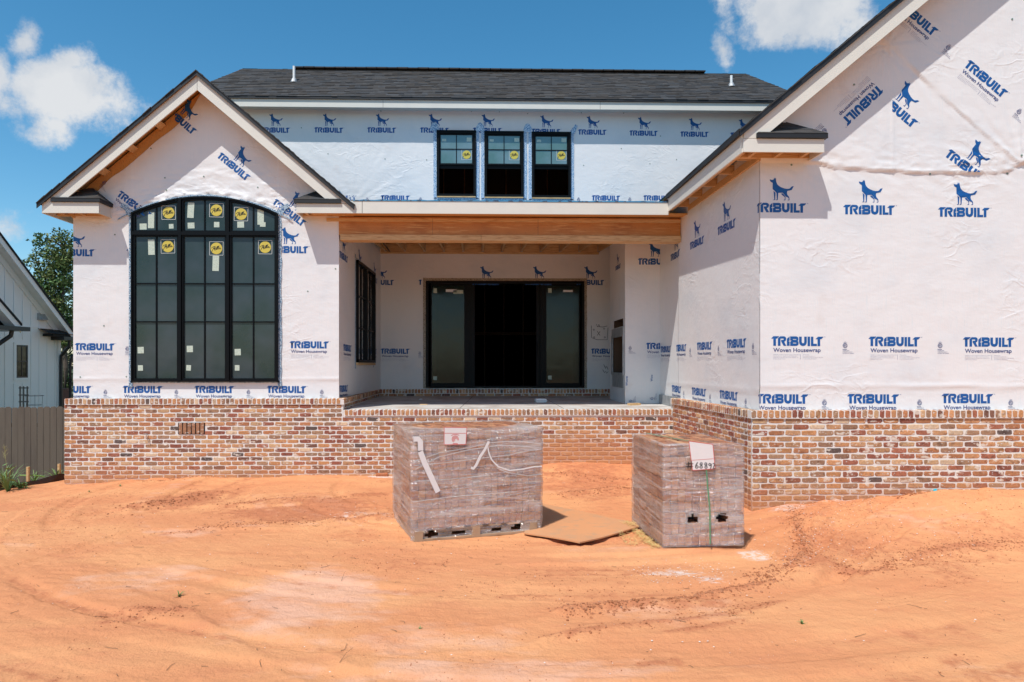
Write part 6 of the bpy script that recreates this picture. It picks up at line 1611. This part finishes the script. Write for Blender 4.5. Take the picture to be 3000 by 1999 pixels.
# local frame: +Y of the empty runs from the right-hand end towards the camera; +X points away to the west
def nb(b, name, m, parent=None, label=None, kind=None): return b.build(name, m, parent or nh, label=label, kind=kind)
g0 = .9
def wz(z): return z+g0                     # world height -> local
LW = 9.0; ZE = 3.02; SLn = .98; LH = LW/2
b = MB(); poly = [(0, 0), (LW, 0), (LW, wz(ZE)), (LH, wz(ZE)+SLn*LH), (0, wz(ZE))]
V = [(0, p[0], p[1]) for p in poly]+[(.2, p[0], p[1]) for p in poly]; n = len(poly)
b.add(V, [tuple(range(n))[::-1], tuple(range(n, 2*n))]+[(i, (i+1) % n, n+(i+1) % n, n+i) for i in range(n)])
b.box(.2, 9, .0, .2, 0, wz(ZE)); b.box(.2, 9, LW-.2, LW, 0, wz(ZE)); b.box(8.8, 9, .2, LW-.2, 0, wz(ZE))
wn = nb(b, 'gable_wall', M['siding'])
y = .20
bt = MB(); bt.box(-.018, .0, -.02, .018, 0, 1); 
while y < 5.2:
    if not (1.25 < y < 1.94):
        b = MB(); b.box(-.02, -.001, y, y+.045, 0, wz(ZE)+SLn*min(y, LH)-.25); b.build('batten', M['siding'], wn)
    else:
        b = MB(); b.box(-.02, -.001, y, y+.045, 0, wz(1.25)); b.build('batten', M['siding'], wn)
        b = MB(); b.box(-.02, -.001, y, y+.045, wz(2.7), wz(ZE)+SLn*y-.25); b.build('batten', M['siding'], wn)
    y += .335
b = MB(); b.box(-.024, -.001, 0, 5.2, wz(3.12), wz(3.145)); b.build('trim_band', M['siding'], wn)
b = MB(); b.box(-.035, -.001, -.01, .11, 0, wz(ZE)+.02); b.build('corner_board', M['siding'], wn)
# window
b = MB(); y0_, y1_, z0_, z1_ = 1.38, 1.83, wz(1.43), wz(2.51)
b.ring([(y0_-.09, z0_-.09), (y1_+.09, z0_-.09), (y1_+.09, z1_+.09), (y0_-.09, z1_+.09)], [(y0_, z0_), (y1_, z0_), (y1_, z1_), (y0_, z1_)], -.03, -.001)
b.v = [(v[1], v[0], v[2]) for v in b.v]; nw = nb(b, 'window', M['siding'])
b = MB(); b.ring([(y0_, z0_), (y1_, z0_), (y1_, z1_), (y0_, z1_)], [(y0_+.05, z0_+.05), (y1_-.05, z0_+.05), (y1_-.05, z1_-.05), (y0_+.05, z1_-.05)], -.02, .01)
b.box(y0_+.05, y1_-.05, -.018, .005, (z0_+z1_)/2-.02, (z0_+z1_)/2+.02); b.box((y0_+y1_)/2-.015, (y0_+y1_)/2+.015, -.018, .005, z0_, z1_)
b.v = [(v[1], v[0], v[2]) for v in b.v]; nb(b, 'frame', M['gutter'], nw)
b = MB(); b.box(-.006, -.002, y0_, y1_, z0_, z1_); nb(b, 'pane', M['glassdark'], nw)
# roof, soffit, rake
ov = .42
for s, nm in ((1, 'roof'), (-1, 'roof')):
    ya, yb = (-.11, LH) if s == 1 else (LH, LW+.11)
    za, zb = (wz(ZE)-.11*SLn, wz(ZE)+SLn*LH) if s == 1 else (wz(ZE)+SLn*LH, wz(ZE)-.11*SLn)
    b = MB(); V = []
    for dz_ in (.10, .17): V += [(-ov-.04, ya, za+dz_), (-ov-.04, yb, zb+dz_), (9.4, yb, zb+dz_), (9.4, ya, za+dz_)]
    b.add(V, [(3,2,1,0),(4,5,6,7),(0,1,5,4),(1,2,6,5),(2,3,7,6),(3,0,4,7)]); rf = nb(b, 'roof', M['neishingle'])
    b = MB(); V = []
    for x_ in (-ov-.001, -ov+.03):
        V += [(x_, ya, za+.098), (x_, yb, zb+.098), (x_, yb, zb-.12), (x_, ya+.0, za-.12)]
    b.add(V, [(0,1,2,3),(7,6,5,4),(0,4,5,1),(1,5,6,2),(2,6,7,3),(3,7,4,0)]); nb(b, 'rake_board', M['siding'], rf)
    b = MB(); b.add([(-ov+.03, ya, za-.02), (-ov+.03, yb, zb-.02), (-.001, yb, zb-.02), (-.001, ya, za-.02)], [(0, 1, 2, 3)]); nb(b, 'soffit', M['siding'], rf)
    b = MB(); V = []
    for x_ in (-.045, -.001): V += [(x_, max(ya, 0), max(za, wz(ZE))-.03), (x_, yb, zb-.03), (x_, yb, zb-.27), (x_, max(ya, 0), max(za, wz(ZE))-.27)]
    b.add(V, [(0,1,2,3),(7,6,5,4),(0,4,5,1),(1,5,6,2),(2,6,7,3),(3,7,4,0)]); nb(b, 'frieze_board', M['siding'], wn)
b = MB(); b.box(-ov+.02, 0, -.1, .75, wz(2.84), wz(2.92)); b.add([(-ov-.06, -.12, wz(2.93)), (-ov-.06, .95, wz(2.93)), (.0, .95, wz(3.1)), (0, -.12, wz(3.1))], [(0,1,2,3)]); nb(b, 'return_roof', M['neishingle'])
b = MB(); b.box(-ov-.02, 1.0, -.30, -.14, wz(2.78), wz(2.90)); b.box(-ov-.10, .3, -.34, .40, wz(2.72), wz(2.84)); nb(b, 'gutter', M['gutter'])
def pipe(pts, r): bb = MB(); bb.tube(pts, r, 10); nb(bb, 'downspout', M['gutter'])
pipe([(-ov+.0, .05, wz(2.72)), (-ov+.02, .03, wz(2.50)), (-.12, -.06+.14, wz(2.18)), (-.09, .05, wz(1.9)), (-.09, .05, 0)], .055)
pipe([(-ov-.15, -.35, wz(2.60)), (-ov-.12, -.36, wz(2.42)), (-.28, -.22, wz(2.15)), (-.24, -.2, wz(1.9)), (-.24, -.2, wz(.6)), (-.30, -.34, wz(.45)), (-.30, -.36, 0)], .05)
b = MB(); b.add([(-.03, .98, wz(3.62)), (-.03, .70, wz(3.62)), (-.20, .72, wz(3.40)), (-.20, .96, wz(3.40)), (-.001, .98, wz(3.62)), (-.001, .70, wz(3.62)), (-.001, .70, wz(3.38)), (-.001, .98, wz(3.38))], [(0,1,2,3),(0,3,7,4),(1,5,6,2),(3,2,6,7),(0,4,5,1)]); nb(b, 'wall_vent', M['greymetal'])
# nearer, lower gabled bay at the left edge
b = MB(); yq = 3.40; V = [(-.85, yq, 0), (-.85, 7, 0), (-.85, 7, wz(2.95)+3.2), (-.85, yq, wz(2.95)), (0, yq, 0), (0, 7, 0), (0, 7, wz(2.95)+3.2), (0, yq, wz(2.95))]
b.add(V, [(3,2,1,0),(0,4,7,3),(1,2,6,5),(2,3,7,6)]); bay = nb(b, 'gabled_bay', M['siding'])
b = MB(); V = []
ya, za = 2.92, wz(2.84); yb, zb = 7.0, wz(2.84)+.92*(7.0-2.92)
for dz_ in (.22, .29): V += [(-1.29, ya, za+dz_), (-1.29, yb, zb+dz_), (0, yb, zb+dz_), (0, ya, za+dz_)]
b.add(V, [(3,2,1,0),(4,5,6,7),(0,1,5,4),(1,2,6,5),(2,3,7,6),(3,0,4,7)]); nb(b, 'roof', M['neishingle'], bay)
b = MB(); V = []
for x_ in (-1.251, -1.22): V += [(x_, ya, za+.218), (x_, yb, zb+.218), (x_, yb, zb-.03), (x_, ya, za-.0)]
b.add(V, [(0,1,2,3),(7,6,5,4),(0,4,5,1),(1,5,6,2),(2,6,7,3),(3,7,4,0)]); nb(b, 'rake_board', M['siding'], bay)
b = MB(); b.add([(-1.24, ya, za+.05), (-1.24, yb, zb+.05), (-.85, yb, zb+.05), (-.85, ya, za+.05)], [(0,1,2,3)]); nb(b, 'soffit', M['siding'], bay)
b = MB(); b.box(-1.36, -.2, 2.70, 6.5, wz(2.90), wz(3.03)); nb(b, 'gutter', M['gutter'], bay)
b = MB(); b.tube([(-1.1, yq-.30, wz(2.92)), (-1.08, yq-.28, wz(2.75)), (-.92, yq+.04, wz(2.45)), (-.90, yq+.08, wz(2.25)), (-.90, yq+.08, 0)], .065, 10); nb(b, 'downspout', M['gutter'], bay)
# brick pier of the neighbour beside the corner
nbx, nby = pg(198, 1190, 1.0); 
b = MB(); b.box(.3, 1.0, -.9, -.25, 0, wz(1.0)); nb(b, 'brick_pier', mat('dark_brick_pier', (.16, .07, .05), .9, mix=[((.30, .22, .18), 30, .6, .7, (1, 1, 3))]))

# ------------------------------------------------------------------ brown picket fence
M['fence'] = mat('brown_stained_board', (.135, .092, .066), .7, coord='Position', bump=[(30, .001, (6, 6, .4), 3)], mix=[((.11, .073, .053), 3, .45, .7, (3, 3, .3)), ((.16, .125, .105), 20, .6, .8, (4, 4, .2))])
YF = 15.3
xf0 = pf(-70, 1195, YF)[0]; xf1 = pf(330, 1195, YF)[0]
fc = empty('picket_fence', ((xf0+xf1)/2, YF, -.9), 0, None, 'brown stained board fence with dog-eared pickets beside the brick wall', 'fence')
ft = pf(100, 1193, YF)[1]; x = xf0; pme = None; fr_ = random.Random(3)
def picket(w):
    b = MB(); h = ft+.9-.08
    b.prism([(-w/2, 0), (w/2, 0), (w/2, h-.03), (w/2-.03, h), (-w/2+.03, h), (-w/2, h-.03)], 0, .017); return b.mesh('picket', M['fence'])
pms = [picket(.134), picket(.136)]
while x < xf1:
    ob('picket', pms[fr_.randrange(2)], fc, (x-(xf0+xf1)/2, fr_.uniform(-.003, .003), fr_.uniform(-.01, .012)+.08), rot=(0, fr_.uniform(-.004, .004), 0)); x += .1425
b = MB(); L = xf1-xf0
for z in (.35, 1.35): b.box(-L/2, L/2, .02, .058, z, z+.09)
b.build('rail', M['fence'], fc)
#, running towards the viewer at the far left
n = 22
for i in range(0):
    ob('picket', pms[0], fc, (xf0-(xf0+xf1)/2-.075-.02, -.07-.1425*i, .08+fr_.uniform(-.01, .012)), rot=(0, 0, math.pi/2))

# ------------------------------------------------------------------ silt fence with stakes
sf = wthing('silt_fence', (SF[0][0], SF[0][1], -.2), 'low black fabric silt fence with wooden stakes beside the brick corner', 'silt fence')
b = MB(); pts = []
prof = [((188,1388),(188,1404),0), ((145,1388),(150,1412),.18), ((118,1396),(118,1418),.32), ((85,1408),(80,1425),.52), ((50,1414),(40,1434),.75), ((0,1412),(0,1446),1.05)]
A, Bq = Vector((*SF[0], 0)), Vector((*SF[1], 0))
V = []
line = [A.lerp(Bq, k[2]) for k in prof]+[Vector((-8.2, 9.55, 0)), Vector((-8.9, 8.6, 0)), Vector((-11.5, 5.2, 0))]
for i, p in enumerate(line):
    zb = float(ground_base(p.x+.06, p.y))-.05
    if i < len(prof): _, q = prof[i][0], None; Yd = p.y; zt_ = pf(prof[i][0][0], prof[i][0][1], Yd)[1]
    else: zt_ = zb+.30
    zt_ = max(zt_, zb+.08); V += [(p.x, p.y, zb-.1), (p.x-.02*math.sin(i*2), p.y, zb*.5+zt_*.5), (p.x, p.y, zt_)]
fs = []
for i in range(len(line)-1):
    for k in range(2): a = i*3+k; fs.append((a, a+3, a+4, a+1))
o_ = len(V); V += [(x+.004, y+.004, z) for x, y, z in V]; fs += [tuple(i+o_ for i in reversed(f)) for f in fs]
b.add(V, fs); b.build('silt_fabric', mat('black_silt_fabric', (.028, .014, .010), .6, mix=[((.16, .06, .03), 5, .55, .75)], bump=[(14, .006, (1, 1, 3))]), sf, smooth=False)
for px, pt, pb in ((140,1371,1410),(45,1380,1412)):
    Y_ = 11.15 if px > 100 else 10.75; x, zt_ = pf(px, pt, Y_)
    b = MB(); b.box(x-.018, x+.018, Y_-.02+.3, Y_+.02+.3, zt_-.6, zt_+.02); b.build('stake', M['lumber'], sf)
b = MB(); p_ = [(*pf(47, 1396, 11.0), 11.0), (*pf(90, 1396, 11.0), 11.0), (*pf(118, 1400, 11.1), 11.1)]
b.tube([(q[0], q[2]+.1, q[1]) for q in p_], .010, 5); b.build('green_cord', mat('lime_cord', (.18, .33, .06), .6), sf)

# ------------------------------------------------------------------ weeds
M['leafw'] = mat('weed_leaf', (.12, .22, .06), .6, mix=[((.20, .28, .09), 6, .4, .7)])
M['dryleaf'] = mat('dry_grass', (.34, .32, .14), .8)
def weed(x, y, z, h, n, spread, label, seed, broad=0, seedhead=False, name='weed', group=None, w0=.008):
    q = random.Random(seed); t = empty(name, (x, y, z), 0, None, label, 'weed', group); b = MB()
    for _ in range(n):
        a = q.uniform(0, 6.28); L = h*q.uniform(.45, 1.1); s = spread*q.uniform(.3, 1); w = w0*q.uniform(.6, 1.4); pts = []
        for k in range(6):
            u = k/5; pts.append(Vector((math.cos(a)*s*u**1.3, math.sin(a)*s*u**1.3, L*(u-.42*u*u*u*(s/h+.3)))))
        d = Vector((-math.sin(a), math.cos(a), 0)); V = []
        for k, p in enumerate(pts): ww = w*(1-(k/5)**2)+.0008; V += [p-d*ww, p+d*ww]
        b.add(V, [(2*k, 2*k+1, 2*k+3, 2*k+2) for k in range(5)])
    for _ in range(broad):
        a = q.uniform(0, 6.28); r = q.uniform(.02, .10); c = Vector((math.cos(a)*r, math.sin(a)*r, q.uniform(.15, .75)*h)); s = q.uniform(.02, .045)
        n_ = Vector((q.uniform(-1, 1), q.uniform(-1, 1), 1)).normalized(); u_ = n_.orthogonal().normalized(); v_ = n_.cross(u_)
        b.add([c-u_*s*1.5, c-v_*s*.6, c+u_*s*1.5, c+v_*s*.6], [(0, 1, 2, 3)])
    b.build('leaf_blades', M['leafw'], t)
    if seedhead:
        b = MB(); top = Vector((-.05, 0, h*1.15)); b.tube([(0, 0, 0), (-.01, 0, h*.6), top], .003, 4)
        for k in range(26):
            p = Vector((-.01, 0, h*.6)).lerp(top, .45+.55*k/26); a = q.uniform(0, 6.28); b.tube([p, p+Vector((math.cos(a)*.05, math.sin(a)*.03, .05))], .0022, 4, r1=.001)
        b.build('seed_head', M['dryleaf'], t)
    return t
def wpx(px, py, Y): return pf(px, py, Y)
for args in ((22,1440,10.5,.62,26,.42,'tall weed with a feathery seed head in the lower left corner, before the silt fence',1,14,True),
             (60,1432,10.7,.30,22,.35,'low spreading weed beside the tall seed-headed one',2,8,False),
             (165,1402,11.5,.34,46,.35,'tuft of thin grass between the stake and the brick corner',3,0,False),
             (100,1412,12.0,.36,16,.30,'sparse dry grass tuft behind the green cord',4,4,False),
             (10,1410,11.6,.42,20,.40,'grass tuft at the far left foot of the fence',5,4,False)):
    px, py, Y_, h, n, s, lab, sd, br, sh_ = args; x, z = pf(px, py, Y_); weed(x, Y_, max(z, float(ground_base(x, Y_)))-.03 if px != 165 else z-.05, h, n, s, lab, sd, br, sh_)
for px, py, h, n, lab, sd in ((525,1748,.07,14,'tiny grass tuft alone in the clay at lower left',6),(2350,1832,.05,12,'tiny grass sprig in the clay below the right brick wall',7),(1230,1830+20,.03,6,'tiny sprout in the bare clay near the middle',8),(352,1414,.06,12,'small green sprout at the foot of the left brick wall',9),(262,1435,.05,10,'tiny sprout on the clay slope left of the brick wall',10)):
    x, y = pg(px, py, .03); weed(x, y, float(ground_h(x, y))-.004, h, n, h*.9, lab, sd, name='grass_sprig', w0=.003)
# tomato cages and trellis beyond the fence
tr = wthing('garden_trellis', (-12.7, 18.2, -.8), 'small black garden trellis standing behind the brown fence', 'trellis')
tx = [pf(px, 1150, 18.2)[0] for px in (59, 69, 80)]; zt_ = pf(70, 1132, 18.2)[1]
for x in tx: b = MB(); b.box(x-.016, x+.016, 18.19, 18.21, -.8, zt_); b.build('upright', M['gutter'], tr)
for k in (0.03, .22, .40, .60): b = MB(); b.box(tx[0]-.03, tx[2]+.03, 18.185, 18.215, zt_-k-.03, zt_-k); b.build('crosspiece', M['gutter'], tr)
def cage(px, lab, w):
    x, z = pf(px, 1160, 18.4); t = wthing('tomato_cage', (x, 18.4, -.8), lab, 'plant cage'); b = MB()
    for r, zz in ((w, z), (w*.8, z-.25), (w*.7, z-.5)): b.tube([(x+r*math.cos(a), 18.4+r*math.sin(a), zz) for a in np.linspace(0, 6.28, 16)], .005, 4)
    for a in (0, 2.1, 4.2): b.tube([(x+w*math.cos(a), 18.4+w*math.sin(a), z+.02), (x+w*.6*math.cos(a), 18.4+w*.6*math.sin(a), -.8)], .005, 4)
    b.build('wire_frame', M['gutter'], t)
cage(101, 'round wire plant cage right of the black trellis behind the fence', .22)

# ------------------------------------------------------------------ trees
M['leaf'] = mat('tree_leaf', (.055, .095, .020), .55, attr='tint', spec=.3)
M['bark'] = mat('bark', (.10, .07, .05), .9, bump=[(12, .02)])
def tree(x, y, zb, H, crown, label, seed, n, dark=1.0, group=None):
    q = np.random.RandomState(seed); t = wthing('leafy_tree', (x, y, zb), label, 'tree', group)
    b = MB(); b.tube([(x, y, zb), (x+.15, y, zb+H*.3), (x-.1, y, zb+H*.6), (x, y, zb+H*.9)], .22*H/12, 9, r1=.03)
    clumps = []
    for cx, cz, rx, rz in crown:
        for _ in range(max(3, int(n*rx*rz/6))):
            a = q.rand()*6.28; e = q.rand()**.45; ph = q.rand()*3.14
            clumps.append((cx+rx*e*math.cos(a)*math.sin(ph), y+(q.rand()-.5)*2*rx*e, cz+rz*e*math.sin(a), .22+.35*q.rand()))
        b.tube([(x, y, max(zb+H*.3, cz-rz-rx)), ((x+cx)/2, y, cz-rz*.5), (cx, y, cz+rz*.3)], .06, 6, r1=.015)
    b.build('trunk', M['bark'], t)
    V = []; Fs = []; T = []
    m = 46
    for cx, cy, cz, r in clumps:
        base = np.array([.105, .155, .045])*dark*(.65+.7*q.rand()); base[0] *= .8+.6*q.rand()
        d = q.randn(m, 3); d /= np.linalg.norm(d, axis=1)[:, None]; P = d*(r*(.4+.6*q.rand(m, 1)))*[1.25, 1.25, .75]+[cx, cy, cz]
        for p in P:
            u = q.randn(3); u /= np.linalg.norm(u); v = np.cross(u, q.randn(3)); v /= np.linalg.norm(v)+1e-6; s = .055+.05*q.rand()
            o = len(V); V += [p-u*s, p-v*s*.55, p+u*s, p+v*s*.55]; Fs.append((o, o+1, o+2, o+3)); T.append(tuple(base*(.75+.5*q.rand())))
    me = bpy.data.meshes.new('crown'); me.from_pydata([tuple(p) for p in V], [], Fs); me.materials.append(M['leaf'])
    at = me.color_attributes.new('tint', 'FLOAT_COLOR', 'CORNER'); at.data.foreach_set('color', np.repeat(np.c_[np.array(T), np.ones(len(T))], 4, 0).ravel())
    ob('crown', me, t)
YT = 34
def cr(lst, Y): 
    out = []
    for px, py, rx, ry in lst: x, z = pf(px, py, Y); s = F/Y; out.append((x, z, rx/s, ry/s))
    return out
x, _ = pf(185, 1100, YT)
tree(x, YT, -1, 9, cr([(160,860,42,60),(185,800,34,50),(135,800,30,30),(195,700,22,24),(168,690,14,18),(150,740,20,16),(122,700,14,10),(140,720,12,10),(112,745,18,14),(180,755,26,30),(200,745,18,40),(110,850,20,20),(150,920,44,40),(190,960,30,60),(92,770,12,8)], YT), 'tall leafy oak rising between the two houses', 4, 300)
x, _ = pf(235, 1100, YT+6)
tree(x, YT+6, -1, 9, cr([(200,1000,40,60),(190,1100,36,60),(230,900,50,90),(195,1180,34,40)], YT+6), 'darker evergreen behind the oak, by the corner of the wrapped house', 9, 200, .55)
x, _ = pf(60, 1100, 44)
tree(x, 44, -1, 6, cr([(60,1120,120,30),(-60,1090,120,50),(150,1110,90,50)], 44), 'low distant tree hidden behind the neighbouring roof', 12, 40, .8)
